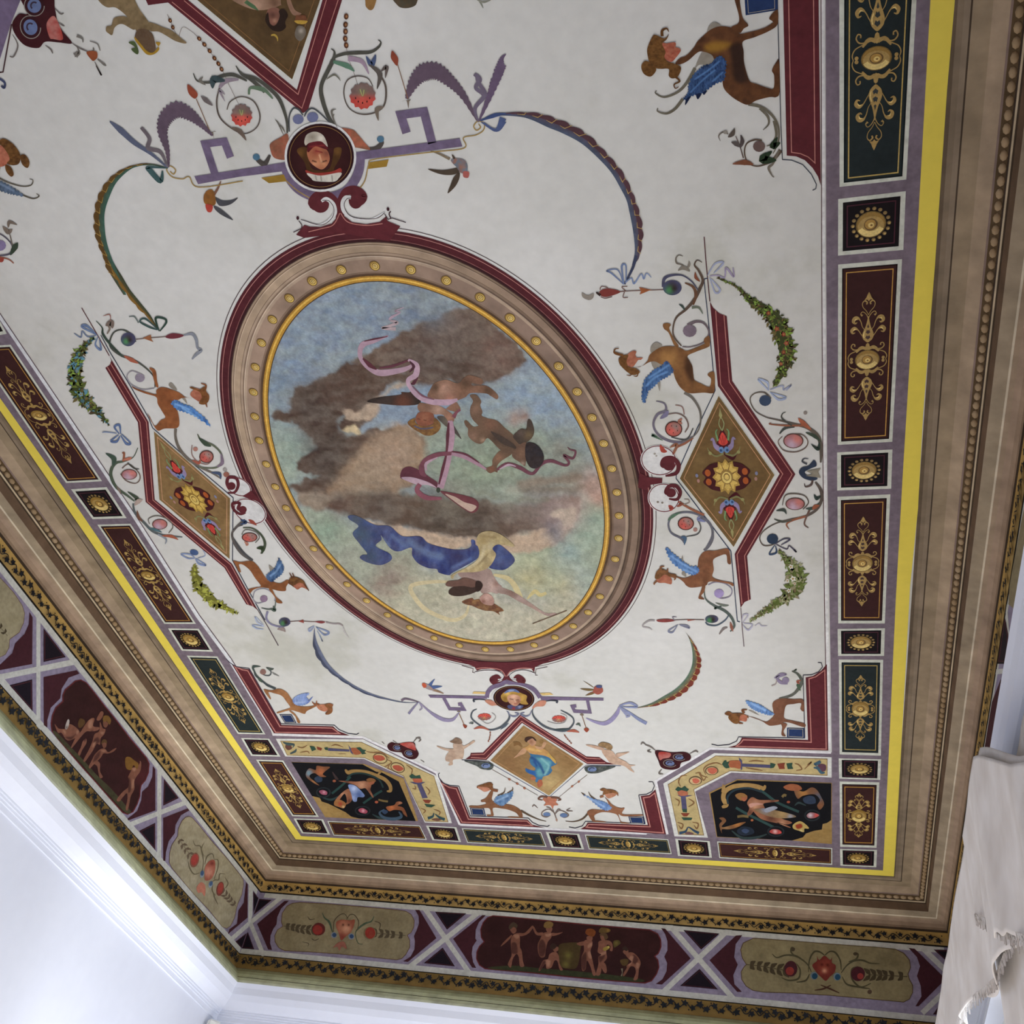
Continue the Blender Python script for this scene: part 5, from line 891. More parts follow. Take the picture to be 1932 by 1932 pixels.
    A = Art('P', 5); A.disc(925, 1025, 14, 11, '#8a5038'); A.obj('flower', th); A = Art('P', 5); A.disc(1275, 1200, 14, 11, '#a3563c'); A.obj('flower', th); A = Art('P', 5); A.stroke('1290,1180 1330,1190 1370,1195', 8, '#6d5c38'); A.obj('garland', th); A = Art('P', 5); A.stroke('910,950 940,1000 960,1010', (3, 12, 4), '#3a2c2c'); A.obj('dark_leaf', th); A = Art('P', 5); A.stroke('830,1165 900,1180 960,1150', (4, 10, 3), '#2c3c3c'); A.obj('dark_leaf', th); A = Art('P', 5); A.stroke('1240,1300 1300,1330 1380,1340', (3, 10, 3), '#2c3c3c'); A.obj('garlands', th)
corner('black corner panel with a reclining nymph and a gold helmet, right far corner', 'R', '596,968 800,872 1476,898 1476,1336 1190,1310 652,1286', '607,975 800,880 1472,902 1470,1165 1440,1185 1410,1192 1404,1232 1350,1240 1290,1260 1268,1288 1190,1310 1120,1306 656,1283', fig_right)
corner('black corner panel with a seated nymph in blue drapery, left far corner', 'P', '568,868 1175,885 1500,1005 1620,1358 1130,1340 850,1325', '570,870 1160,888 1275,950 1310,950 1460,1030 1600,1358 1130,1336 1065,1320 1020,1285 960,1255 880,1215 820,1195 805,1165 740,1150', fig_left)
# ================= painted sphinxes
B1, B2, B3 = '#70492c', '#4a2e1c', '#96693f'  # sphinx browns run lighter towards the far end, brighter light put into the pigment
def ragged(p, amp, n=5):
    q = spline(P2(p), True, n); c = q.mean(0); t = np.roll(q, -1, 0)-np.roll(q, 1, 0); nn = np.c_[t[:, 1], -t[:, 0]]; nn /= np.linalg.norm(nn, axis=1)[:, None]+1e-9
    sg = np.sign(((q-c)*nn).sum(1))[:, None]; k = np.where(np.arange(len(q)) % 2 == 0, 1.0, -.45)[:, None]; return q+nn*sg*amp*k
def sphinx(label, t, bodies, head, hair, wing, back=None, tail=(), base=(B1, B2, B3), dabs=(), face='#9f604a', hairc='#6b4524', wcol=('#33507f', '#24365c', '#6c95c4'), wl=(), step=9, tw=(10, 8, 5, 3), tcol='#5a5346', extra=None, lay=5):
    th = thing('painted_sphinx', label, 'painted sphinx', tile(t)([P2(bodies[0]).mean(0)])[0], 'winged sphinxes')
    if back:
        A = Art(t, lay-1)
        for b_ in back: A.soft(b_, '#8b8478', [], step)
        A.obj('far_wing', th)
    if tail:
        for s_ in tail: A = Art(t, lay-1); A.stroke(s_, tw, tcol); A.obj('tail', th)
    A = Art(t, lay); L = [('n', base[1], .55, 60, 40), ('n', base[2], .35, 40, 60)]+list(dabs)
    for i, b_ in enumerate(bodies): A.soft(b_, base[0], L, step, seed=i+1.3)
    A.obj('body', th)
    if wing:
        A = Art(t, lay+1); wp = P2(wing[0]); q = ragged(wing[0], step*.75); A.soft(q, wcol[0], [('n', wcol[1], .85, 14, 30)]+[('s', s_, 7, wcol[2], 12, .7) for s_ in wl]+[('n', wcol[2], .4, 9, 26)], max(4, step-4), smooth=False)
        for s_ in wing[1:]: A.poly(s_, wcol[1], True)
        A.obj('wing', th)
    A = Art(t, lay+1); A.soft(head, face, [('n', '#8a4a38', .5, 20, 20), ('n', '#c9896a', .4, 24, 18)], max(4, step-4)); ho = A.obj('head', th)
    A = Art(t, lay+2)
    for h in hair:
        if len(h) == 2 and not isinstance(h, str): A.stroke(h[0], h[1], hairc)
        else: A.soft(h, hairc, [('n', '#3f2814', .6, 16, 16), ('n', '#8a6233', .5, 20, 14)], max(4, step-4))
    A.obj('hair', ho)
    return th
sphinx('brown sphinx with a bright blue wing above the right lozenge, beside the oval', 'H',
 ['460,1055 500,1050 545,1010 560,970 590,940 640,910 700,900 760,905 800,920 835,935 900,912 970,880 995,868 1002,892 985,910 900,942 840,972 855,1010 875,1050 882,1110 892,1150 940,1175 985,1196 1004,1190 1010,1140 985,1110 1010,1088 1036,1100 1036,1225 1015,1245 960,1240 850,1243 790,1205 755,1150 735,1090 720,1050 650,1035 600,1012 555,1020 510,1045',
  '742,895 702,805 668,775 660,742 690,732 718,745 706,775 742,850 775,900', '965,880 960,850 985,828 1000,832 1002,880'],
 '398,965 440,935 466,940 460,965 472,985 512,984 500,1000 480,1002 465,1022 440,1052 408,1045 388,1010',
 ['338,990 372,968 408,965 395,1010 410,1050 460,1062 492,1088 478,1102 440,1112 400,1090 365,1058 343,1030', ('370,968 330,958 305,945 312,922 338,918', (9, 10, 5, 3)), ('440,1095 420,1115 395,1110', (5, 4, 2)), ('480,1090 470,1120 445,1118', (5, 4, 2))],
 ['725,1058 700,1020 680,1010 650,1045 600,1070 560,1110 525,1150 510,1220 508,1290 525,1316 545,1268 560,1225 600,1190 640,1150 690,1125 735,1085'], ['578,950 572,905 605,872 640,882 650,905', '575,1008 600,1070 650,1035', '620,1165 640,1160 636,1230'],
 ['815,1240 875,1280 925,1360 935,1440 915,1520 860,1575 790,1600'], base=('#7a5333', '#55371f', '#9c7144'), dabs=[('p', '830,970 870,1010 890,1150 850,1140 820,1060', '#4b3120', 40), ('b', 700, 990, 60, '#a87b48')], wl=['700,1040 640,1080 560,1130', '690,1090 600,1130 540,1190'], tcol='#6b665e')
sphinx('large brown sphinx with a blue wing hanging upside down by the red bracket, top right', 'W',
 ['650,585 600,580 640,530 700,505 770,430 800,380 860,320 930,265 1010,240 1080,245 1140,262 1185,305 1240,300 1400,258 1500,200 1530,195 1520,240 1440,290 1320,340 1215,380 1222,470 1225,560 1245,650 1280,740 1340,765 1440,800 1495,805 1500,690 1480,640 1520,565 1545,560 1550,830 1520,885 1460,885 1340,915 1260,955 1180,925 1100,870 1040,800 1020,690 960,560 930,500 850,470 800,480 720,550',
  '1110,250 1170,215 1180,150 1140,0 1130,-60 1180,-60 1190,40 1215,165 1265,230 1225,260 1185,300', '1455,165 1500,105 1535,95 1535,210 1510,215 1480,190'],
 '470,390 520,395 595,385 605,415 600,430 625,435 650,460 610,520 560,565 500,530 470,460',
 ['345,440 390,335 420,318 500,350 540,310 520,360 480,400 510,470 500,520 530,560 560,570 640,600 650,640 620,700 570,715 540,690 540,630 470,628 420,620 370,580 350,520', '290,600 330,555 400,590 425,640 375,698 310,670', ('480,330 480,280 520,260 540,290', (14, 12, 8, 3)), ('600,700 640,740 590,770 600,805 630,790', (10, 8, 6, 5, 3))],
 ['1060,560 1010,510 960,540 930,580 860,600 810,640 760,690 720,780 720,830 700,870 670,905 700,905 760,870 830,850 900,810 970,760 1040,730 1055,640', '700,900 740,880 690,960', '790,860 840,850 805,905', '850,840 890,825 862,865'], ['895,300 905,240 940,205 985,208 1010,245', '850,470 930,500 960,540 900,590 820,590 780,620'],
 ['1265,950 1380,975 1470,1040 1530,1130 1545,1230 1530,1320 1490,1400', '670,900 600,990 520,1035 440,1015 440,985', '780,620 700,760 620,840 500,885 420,850 430,825', '1500,1100 1520,1230 1480,1310 1430,1332', '1370,985 1440,1060 1450,1130 1400,1185'], base=('#5a3822', '#38241a', '#7a5030'), dabs=[('p', '870,420 960,380 1090,390 1100,420 1000,470 900,470', '#8a6428', 60), ('p', '1100,420 1215,400 1230,600 1260,740 1150,740 1110,560', '#34221a', 60)], hairc='#5e3d1c', face='#9a4c3a', wcol=('#24365e', '#141f3c', '#5a82b4'), wl=['1000,560 900,640 780,720', '960,640 860,720 740,840', '1030,660 940,740'], tw=(14, 12, 8, 3), step=12, tcol='#6a6455')
sphinx('brown sphinx with a pale blue wing below the right lozenge, beside the oval', 'M',
 ['450,905 500,920 540,930 580,920 620,900 640,860 650,790 680,745 720,730 770,730 860,715 878,760 885,825 860,820 850,760 800,770 755,800 760,870 750,920 800,945 895,965 900,990 860,970 760,955 720,960 700,985 600,1000 560,985 540,960 500,930 460,925', '700,975 690,1030 668,1060 692,1085 650,1080 655,1050 670,1010 680,970'],
 '345,930 400,905 440,920 455,945 450,975 420,970 400,965 365,965 345,955', ['330,930 345,880 380,862 420,880 440,895 485,905 480,925 440,920 400,905 360,935', ('370,880 375,850 400,845', (8, 8, 3)), ('420,885 425,860', (8, 4)), ('345,950 325,970 330,978', (8, 6, 3)), ('450,915 480,930 470,945', (8, 6, 3))],
 ['652,880 640,850 590,840 550,820 500,780 450,740 410,705 425,760 460,820 520,865 580,900 620,905'], ['525,800 532,765 540,820', '525,900 545,870 560,920'], ['690,730 730,690 755,630 740,560 700,510 650,490', ], base=('#7d5138', '#553422', '#a0714f'), hairc='#7a5236', wcol=('#41679c', '#2c4778', '#88aedb'), wl=['630,880 540,830 450,770', '600,890 540,870'], tcol='#66656a')
sphinx('small rust brown sphinx with a blue wing above the left lozenge', 'E',
 ['1400,1050 1350,1040 1310,1010 1250,985 1180,968 1140,990 1135,1020 1060,1000 1000,980 960,962 985,985 1060,1015 1138,1040 1150,1090 1185,1150 1205,1190 1170,1210 1130,1250 1090,1180 1075,1160 1110,1230 1150,1285 1200,1270 1290,1265 1308,1220 1290,1130 1250,1085 1300,1060 1340,1045', '1138,965 1120,910 1110,860 1090,835 1100,825 1135,850 1145,920 1155,965'],
 '1390,1010 1410,985 1400,975 1430,975 1490,1000 1500,1050 1460,1075 1420,1055 1390,1030', ['1385,975 1400,965 1450,985 1490,965 1505,1000 1525,1030 1520,1070 1490,1095 1450,1085 1470,1040 1450,1000', ('1495,985 1500,955 1465,940', (8, 7, 3)), ('1500,1085 1510,1115', (7, 3))],
 ['1250,1085 1280,1062 1330,1090 1390,1110 1440,1150 1500,1200 1535,1262 1480,1220 1420,1180 1350,1150 1290,1130'], ['1230,955 1250,935 1290,985 1270,990', '1320,1040 1345,1045 1365,1090'], ['1280,1270 1280,1330 1310,1420 1370,1490 1450,1550 1530,1590'], base=('#8a5230', '#5e3820', '#a86c42'), hairc='#7d4c2c', wcol=('#4a7ab8', '#2d4e86', '#84b2e0'), wl=['1280,1090 1380,1130', '1330,1120 1440,1190'], step=8, tcol='#6a6258')
sphinx('small rust brown sphinx with a dark blue wing below the left lozenge', 'K',
 ['40,610 90,620 170,612 210,640 240,680 280,740 320,760 380,775 430,750 445,765 425,800 420,830 370,830 330,820 250,805 190,820 160,850 150,820 200,805 240,795 200,740 160,680 110,640 80,640 95,690 80,690 60,650', '320,815 350,870 395,910 390,922 355,915 345,880 300,820'],
 '460,780 490,765 540,760 570,800 590,825 540,805 510,820 490,810', ['440,775 455,735 500,730 550,755 560,780 520,770 480,790', ('470,740 450,700', (6, 3)), ('485,735 470,700', (6, 3)), ('555,775 590,830', (7, 3)), ('445,770 480,800', (6, 3))],
 ['290,745 280,720 310,690 345,660 360,620 370,590 400,640 407,670 390,710 350,740 320,765'], ['300,640 340,680 310,690'], ['180,610 120,560 60,480 30,420 60,370 110,350'], base=('#84512f', '#5c3820', '#a56d44'), hairc='#5e3a24', wcol=('#34527c', '#1d2d4e', '#7d9cc0'), wl=['310,720 350,690 380,640'], step=7, tcol='#4a4a4c')
sphinx('brown sphinx pawing a blue square inside the red L bracket, lower right corner', 'R',
 ['870,420 930,435 980,455 1010,460 1040,440 1060,410 1050,340 1070,310 1120,295 1200,300 1270,305 1275,385 1250,370 1255,330 1200,335 1150,345 1135,400 1140,440 1200,455 1280,475 1275,500 1180,470 1130,465 1110,480 1040,490 1010,480 980,460 930,440', '1110,470 1155,480 1130,530 1145,565 1115,555 1120,500'],
 '780,420 830,410 865,415 870,440 860,460 820,455 800,470 780,450', ['735,430 750,405 800,400 850,405 820,420 810,470 780,475 750,455', '708,405 735,388 760,400 740,418', ('850,400 835,380 870,375', (8, 7, 3)), ('870,420 880,435', (7, 3)), ('810,470 840,475', (7, 3))],
 ['1060,405 1030,385 1000,365 960,340 900,320 860,310 880,345 910,370 950,390 1010,410 1040,415'], ['880,380 910,385 960,415 1010,425 940,410'], ['1100,300 1190,270 1245,215 1260,160'], base=('#744c36', '#523224', '#946852'), hairc='#75492c', wcol=('#5a80b4', '#3a5a8e', '#92b4dc'), wl=['900,330 1000,380'], step=7, tcol='#5d5d54')
sphinx('pale brown sphinx pawing a blue square inside the red L bracket, left far corner', 'P',
 ['345,265 400,275 470,262 530,290 580,360 620,400 690,410 770,400 770,410 700,445 680,470 630,455 560,440 460,465 455,455 530,430 560,415 530,370 490,320 430,300 380,290 400,340 390,345 350,290', '565,445 600,470 640,530 640,545 620,540 600,490 555,450'],
 '780,400 830,390 860,395 870,430 850,450 810,440 790,425', ['845,395 880,384 905,400 910,450 880,475 850,470 870,430', ('770,400 740,370', (8, 3)), ('775,395 780,360', (8, 3)), ('880,390 915,400', (10, 8)), ('800,395 770,385', (9, 4))],
 ['580,360 600,330 640,310 680,300 720,300 690,330 710,350 690,390 640,400 600,390', '690,390 720,350 750,325 715,375'], None, ['440,262 370,230 320,190 270,150 255,90'], base=('#95663f', '#75492c', '#b98a62'), face='#bd8060', hairc='#8f5a3a', wcol=('#7c93c0', '#6476ac', '#a5b6d6'), wl=['600,380 680,370'], step=7, tcol='#3f4648')
sphinx('left sphinx of the facing pair at the far end, with a raised blue wing', 'Q',
 ['600,1165 640,1110 660,1120 650,1180 690,1205 760,1215 830,1230 890,1270 905,1320 880,1325 850,1290 790,1265 740,1255 660,1250 665,1310 645,1310 630,1255 570,1250 470,1245 470,1230 540,1230 600,1215 590,1200 565,1200 560,1185', '610,1305 660,1308 655,1316 615,1316', '790,1320 900,1325 900,1332 800,1330'],
 '525,1075 570,1055 620,1070 635,1100 590,1115 560,1100', ['525,1070 560,1058 600,1045 640,1050 660,1080 650,1110 620,1080 580,1075', '600,1045 640,1038 660,1060 630,1070', ('650,1100 700,1108', (12, 10)), ('530,1075 530,1085', (7, 3))],
 ['670,1195 690,1155 740,1140 790,1125 825,1110 815,1160 780,1200 740,1230 700,1220'], None, ['890,1270 960,1310 1040,1345 1100,1360', '700,1150 750,1120 760,1080', '780,1130 820,1100 820,1075'], base=('#80573c', '#60402a', '#9c7050'), face='#b8836a', hairc='#7d5036', wcol=('#54789e', '#36527c', '#94b0cc'), wl=['690,1190 780,1150'], step=7, tcol='#5a4a3a', tw=(9, 7, 4, 2))
sphinx('right sphinx of the facing pair at the far end, pawing a blue square', 'Q',
 ['1585,1160 1620,1190 1640,1215 1680,1240 1720,1250 1750,1250 1735,1300 1890,1303 1885,1315 1740,1318 1700,1300 1720,1360 1750,1370 1720,1375 1690,1310 1640,1290 1560,1285 1500,1310 1505,1350 1480,1355 1450,1310 1440,1280 1480,1260 1560,1265 1620,1250 1610,1200', '1490,1352 1590,1362 1580,1368 1490,1362', '1725,1365 1790,1375 1780,1380 1725,1376'],
 '1590,1130 1640,1110 1690,1125 1670,1150 1620,1170 1595,1155', ['1570,1140 1580,1105 1620,1095 1670,1105 1695,1130 1650,1125 1610,1130', '1545,1100 1570,1085 1600,1095 1580,1112', ('1575,1150 1545,1160', (10, 8)), ('1690,1125 1695,1150', (7, 3))],
 ['1640,1250 1600,1270 1550,1250 1500,1210 1440,1160 1410,1140 1480,1170 1550,1190 1600,1210'], None, ['1450,1290 1400,1340 1330,1362 1260,1358', '1420,1145 1390,1120', '1520,1190 1470,1150 1450,1115'], base=('#86593e', '#63422b', '#a2755a'), face='#b28468', hairc='#84583c', wcol=('#5f80b0', '#45639a', '#9cb6d6'), wl=['1460,1170 1580,1240'], step=7, tcol='#5a4a3a', tw=(9, 7, 4, 2))
sphinx('head and wing of a sphinx cut by the left edge of the photo', 'A',
 ['-120,1180 -40,1160 0,1200 -10,1260 -60,1290 -140,1260'],
 '-60,1080 20,1060 60,1100 70,1160 30,1210 -40,1210 -70,1150', ['0,1020 30,1010 90,1045 135,1100 150,1150 135,1195 90,1205 50,1190 70,1160 50,1110 10,1060 -20,1050', '150,1135 185,1130 215,1180 200,1225 160,1195', '40,1200 80,1220 100,1270 80,1288 45,1250'],
 ['-80,1290 0,1320 60,1350 120,1385 175,1430 110,1420 60,1410 0,1390 -80,1380'], None, ['-20,1290 60,1330 160,1358 225,1350 240,1315 215,1305', '160,1420 240,1448 285,1430 265,1412'], base=('#5e3c24', '#3c2618', '#80583a'), face='#a8604a', hairc='#5a3a1e', wcol=('#50627a', '#36424f', '#7d8fa5'), wl=['0,1340 100,1390'], step=9, tw=(6, 5, 4, 2), tcol='#5d564a')
# small ribbons and blue squares
def square(label, t, q):
    th = thing('blue_square', label, 'painted square', tile(t)([P2(q).mean(0)])[0], 'blue squares under the sphinxes'); k = TILES[t][2]/1932
    A = Art(t, 4); A.poly(q, '#25365c'); A.obj('field', th); c = P2(q).mean(0); A = Art(t, 5); A.line(c+(P2(q)-c)*.82, .45/k, '#a8a190', True); A.obj('line', th)
square('dark blue square cut by the top edge beside the big red bracket', 'W', '1228,-60 1530,-60 1532,92 1240,140')
square('blue square under the sphinx of the lower right corner', 'R', '1155,505 1278,508 1280,578 1155,572')
square('blue square under the sphinx of the left far corner', 'P', '470,474 572,474 612,546 515,546')
square('blue square under the left sphinx of the facing pair', 'Q', '468,1247 585,1253 600,1316 480,1308')
square('blue square under the right sphinx of the facing pair', 'Q', '1780,1318 1905,1322 1918,1384 1797,1377')
# ================= scrolls, swags, garlands, bows, birds and putti on the white field
def motif(name, label, cat, px_, group): return thing(name, label, cat, px_, group)
def leaf(A, p, w, col): A.stroke(p, (w*.15, w*.7, w, w*.6, w*.1), col)
def scroll(label, t, stems, leaves=(), flower=None, blobs=(), group='acanthus scrolls'):
    """stems: (points, half widths, colour); flower: (x, y, rx, ry, kind)"""
    c = P2(stems[0][0])[len(P2(stems[0][0]))//2]; th = motif('acanthus_scroll', label, 'painted scroll', tile(t)([c])[0], group)
    A = Art(t, 4)
    for p, w_, col in stems: A.stroke(p, w_, col)
    for (x, y, r, col) in blobs: A.disc(x, y, r, r*.9, col, n=12)
    A.obj('stem', th)
    if leaves:
        A = Art(t, 5)
        for p, w_, col in leaves: leaf(A, p, w_, col)
        A.obj('leaves', th)
    if flower:
        x, y, rx, ry, kind = flower[:5]; A = Art(t, 5)
        if kind == 'poppy':
            pts = []; rnd = random.Random(int(x))
            for i in range(26):
                a = 2*math.pi*i/26; r = 1 if i % 2 else rnd.uniform(.84, .93); pts.append((x+rx*r*math.cos(a), y+ry*r*math.sin(a)))
            sg = flower[5] if len(flower) > 5 else 1
            A.soft(pts, '#b8443c', [('p', [(x-rx*1.2, y-sg*ry*1.3), (x+rx*1.2, y-sg*ry*1.3), (x+rx*1.1, y-sg*ry*.05), (x-rx*1.1, y-sg*ry*.05)], '#75605a', ry*.6), ('b', x, y-sg*ry*.2, rx*.28, '#5d7a5a'), ('b', x+rx*.1, y+sg*ry*.4, rx*.5, '#cf5a4c')], rx*.13, smooth=False)
            for i in range(5): a = math.pi*(i+.5)/5*sg; A.disc(x+rx*.55*math.cos(a), y+ry*.5*math.sin(a), rx*.05, ry*.09, '#3a1c1c', n=7)
            A.stroke([(x-rx*.2, y-sg*ry*.5), (x, y), (x+rx*.1, y-sg*ry*.45)], rx*.03, '#a3a86a')
        elif kind == 'fruit':
            A.disc(x, y, rx*1.15, ry*1.15, '#4c2c26'); A.soft(ell(x, y, rx, ry), '#a8584e', [('b', x+rx*.2, y-ry*.3, rx*.6, '#8f8078'), ('b', x-rx*.3, y+ry*.3, rx*.5, '#c25a50')], rx*.16, smooth=False)
            for i in range(5): a = 2*math.pi*i/5+.4; A.disc(x+rx*.55*math.cos(a), y+ry*.55*math.sin(a), rx*.06, ry*.1, '#2c1818', n=7)
        elif kind == 'egg':
            A.disc(x, y, rx*1.12, ry*1.12, '#5a3a30'); A.soft(ell(x, y, rx, ry), '#a0605a', [('b', x-rx*.1, y+ry*.5, rx*.7, '#b5a0b0'), ('b', x+rx*.4, y-ry*.3, rx*.5, '#c47a70')], rx*.16, smooth=False)
        elif kind == 'blue':
            A.soft(ell(x, y, rx, ry), '#4b4d68', [('b', x, y-ry*.1, rx*.6, '#3c2c34'), ('b', x-rx*.3, y+ry*.3, rx*.4, '#4f8a54'), ('b', x+rx*.2, y+ry*.1, rx*.3, '#2f2420')], rx*.16, smooth=False)
        else: A.soft(ell(x, y, rx, ry), '#80707a', [('b', x-rx*.3, y, rx*.5, '#94838c')], rx*.2, smooth=False)
        A.obj('bloom', th)
    return th
G1, G2, G3, V1, R1 = '#4d4c44', '#3a4438', '#6f6a60', '#857a90', '#8f5a42'
# near end, either side of the medallion
scroll('scroll with a red poppy right of the near medallion', 'B', [('730,940 660,860 610,720 605,620 660,500 690,440 700,380 675,355', (8, 14, 16, 14, 16, 14, 7, 3), G1), ('640,570 680,440 760,395 860,385 960,380 1020,345 1038,310 1018,290', (4, 8, 12, 14, 12, 9, 5, 3), G1), ('940,450 1040,560 1075,650 1060,770 980,825 880,830 800,780 768,680 790,590 860,555 940,570 980,630', (4, 7, 7, 6, 5, 4, 4, 4, 5, 4, 3), '#5a5048'), ('690,450 790,480 845,520', (10, 20, 3), '#587a64'), ('800,425 900,450 950,540', (20, 16, 3), '#9a8594')], [('1000,400 970,470 930,410', 22, '#4b5878'), ('1040,520 1080,490 1070,570', 16, '#5d534e'), ('950,470 1030,540 1010,650', 20, '#57504a'), ('640,580 700,545 745,590', 8, '#6b6a5c'), ('1060,780 1010,800 1020,880', 18, '#75685a'), ('690,870 680,810 712,795', 8, G3), ('720,930 690,860 700,830', 6, G3)], (905, 700, 98, 100, 'poppy'))
scroll('scroll with a red poppy left of the near medallion', 'A', [('1932,670 1830,580 1760,540 1720,480', (14, 14, 8, 3), G1), ('1800,590 1700,545 1600,560 1530,600 1440,590 1410,535', (6, 14, 12, 10, 6, 3), G1), ('1600,640 1580,740 1600,850 1680,930 1780,975 1870,930 1895,840 1850,740 1760,705 1680,740 1655,800', (5, 6, 6, 5, 4, 4, 5, 5, 4, 4, 3), '#5a5048'), ('1810,690 1830,640 1932,660', (3, 10, 14), '#5f735c'), ('1600,640 1650,590 1740,580', (10, 18, 6), '#8d8088')], [('1640,590 1560,580 1550,645', 30, '#3b4a4c'), ('1500,620 1460,590 1480,560', 12, G3), ('1550,770 1500,730 1465,700', 18, '#6b6260'), ('1690,930 1750,960 1795,1025', 18, '#6b5c50'), ('1640,690 1600,660 1640,740', 10, '#8d8088')], (1762, 840, 80, 84, 'poppy'))
scroll('grey stem bending from the near medallion up to the left poppy', 'B', [('355,970 350,870 300,730 220,640 120,570 40,545 0,510', (6, 10, 14, 14, 12, 8, 3), G1), ('80,690 90,640 180,650 250,720', (3, 9, 14, 5), '#5f735c'), ('370,960 370,850 400,790 440,800 470,840', (5, 5, 6, 7, 4), '#474a4c'), ('700,930 600,830 540,790 500,810 480,850', (5, 5, 6, 7, 4), '#474a4c')], [('340,970 320,930 290,900', 6, G3), ('330,990 290,900 265,870', 6, G3)], None, [(435, 870, 40, '#6c7090'), (540, 855, 42, '#6c7090')])
for lab, t, p, tip in (('orange mask leaf left of the near medallion', 'B', '360,980 310,1000 235,1045 232,1090 260,1150 340,1165 365,1120', '230,1130 190,1195 140,1165 130,1140'), ('orange mask leaf right of the near medallion', 'B', '740,935 830,945 870,980 920,1040 960,1090 880,1080 810,1060 760,990', '950,1085 1010,1080 1045,1040 1035,1010')):
    th = motif('mask_leaf', lab, 'painted leaf', tile(t)([P2(p).mean(0)])[0], 'orange mask leaves'); A = Art(t, 5); A.soft(p, '#8f5f48', [('n', '#c0604a', .6, 40, 30), ('n', '#6a4a38', .6, 30, 40)], 10); A.obj('leaf', th); A = Art(t, 4); A.stroke(tip, (8, 20, 16, 6), '#4a4440'); q = P2(tip)[-1]; A.disc(q[0], q[1]+5, 26, 24, '#4f7288'); A.obj('curl', th)
# around the right lozenge
scroll('long stem with curling leaves and a blue bud above the right sphinx', 'H', [('795,900 740,830 735,760 760,690 830,630 890,560 930,480 950,420 920,350 890,310 910,275 945,290', (4, 6, 6, 7, 10, 12, 12, 10, 8, 6, 4, 2), '#5c4c40'), ('660,470 670,410 720,385 800,385 870,430 915,490', (9, 12, 9, 5, 5, 3), '#4c4c62'), ('800,905 870,905 960,870 995,800 960,735 900,722 840,750', (4, 4, 5, 6, 8, 10, 14), '#6b5f62'), ('820,440 880,470 900,530 880,600', (4, 10, 12, 6), '#6b4c38'), ('870,620 920,620 950,665', (10, 8, 3), '#6a7060'), ('790,490 640,490 500,495 390,500 340,505', (3, 3, 3, 3, 4), '#6a4a40'), ('855,355 800,310 760,295 755,260 775,238 805,245', (5, 5, 6, 5, 4, 2), '#6c6459')], [('820,640 800,610 775,595', 9, '#3f4c44'), ('930,430 900,400 895,360', 12, '#7d4a34'), ('855,355 810,330 770,350', 16, '#7d766a'), ('830,345 850,310 850,280', 10, '#7d766a')], (728, 475, 68, 55, 'blue'), [(855, 790, 50, '#786a74')])
th = motif('ribbon_torch', 'thin red torch pointing at the oval, upper right of it', 'painted torch', tile('H')([(300, 505)])[0], 'red torches'); A = Art('H', 5); A.poly('200,500 260,480 350,505 260,540 210,535', '#7d3a34', True); A.poly('485,470 575,490 490,525 500,500', '#9a5a36'); A.obj('torch', th); A = Art('H', 4); A.soft('70,510 110,530 155,515 150,550 120,565 75,545', '#8f877c', [], 8); A.obj('smoke', th); A = Art('H', 5); A.stroke('205,530 180,512 178,505', (10, 8, 3), '#3a2a24'); A.stroke('200,490 215,465 260,475', 3, '#6a4a40'); A.stroke('205,540 240,552 290,540', 3, '#6a4a40'); A.stroke('390,500 360,470 400,465', 3, '#6a4a40'); A.stroke('380,505 370,545 405,545', 3, '#6a4a40'); A.obj('finial', th)
scroll('scroll with a red spotted fruit between the oval and the right lozenge, upper', 'H', [('880,1560 800,1600 700,1590 620,1540 590,1470 620,1400 680,1370 670,1320 610,1302', (6, 9, 9, 8, 8, 10, 9, 6, 3), '#6a6470'), ('880,1500 830,1580 720,1565', (4, 5, 3), '#4a4a48'), ('690,1400 760,1390 820,1420 845,1480 820,1530', (4, 4, 5, 5, 4), '#6d5a52'), ('880,1570 820,1610 760,1640 730,1690', (6, 8, 8, 5), '#8f5a42'), ('750,1330 800,1345 815,1400', (3, 4, 4), '#8a6c62')], [('640,1430 680,1400 700,1370', 18, '#75708a'), ('710,1640 760,1620 740,1690', 14, '#8f5f48'), ('640,1620 660,1660 690,1670', 18, '#a0463a'), ('620,1560 580,1550 660,1590', 10, '#55705a'), ('800,1430 780,1450 800,1470', 14, '#a06a58')], (738, 1505, 55, 50, 'fruit'), [(600, 1685, 9, '#9a948a'), (612, 1700, 8, '#9a948a')])
scroll('scroll with a red fruit between the oval and the right lozenge, lower', 'M', [('700,720 745,640 750,580 720,520 650,470 560,450 470,470 430,530 450,600 520,640 548,680', (6, 9, 9, 8, 7, 7, 7, 7, 7, 8, 4), '#62626c'), ('640,500 665,560 640,610 560,628', (5, 5, 5, 3), '#5a5a58'), ('690,470 600,430 530,390 500,370', (8, 8, 8, 4), '#8f5a42'), ('540,395 580,380 575,360 545,355', (3, 4, 4, 2), '#8f8278')], [('700,520 650,500 660,480', 14, '#75799a'), ('520,630 550,640 545,690', 14, '#4a6078'), ('425,510 460,480 520,450', 12, '#55705a'), ('490,410 520,390 500,370', 14, '#8f5040'), ('430,400 450,420 440,440', 18, '#9a463c')], (556, 533, 52, 42, 'fruit'), [(352, 375, 9, '#7d7468'), (385, 380, 9, '#7d7468'), (625, 578, 16, '#a07a70')])
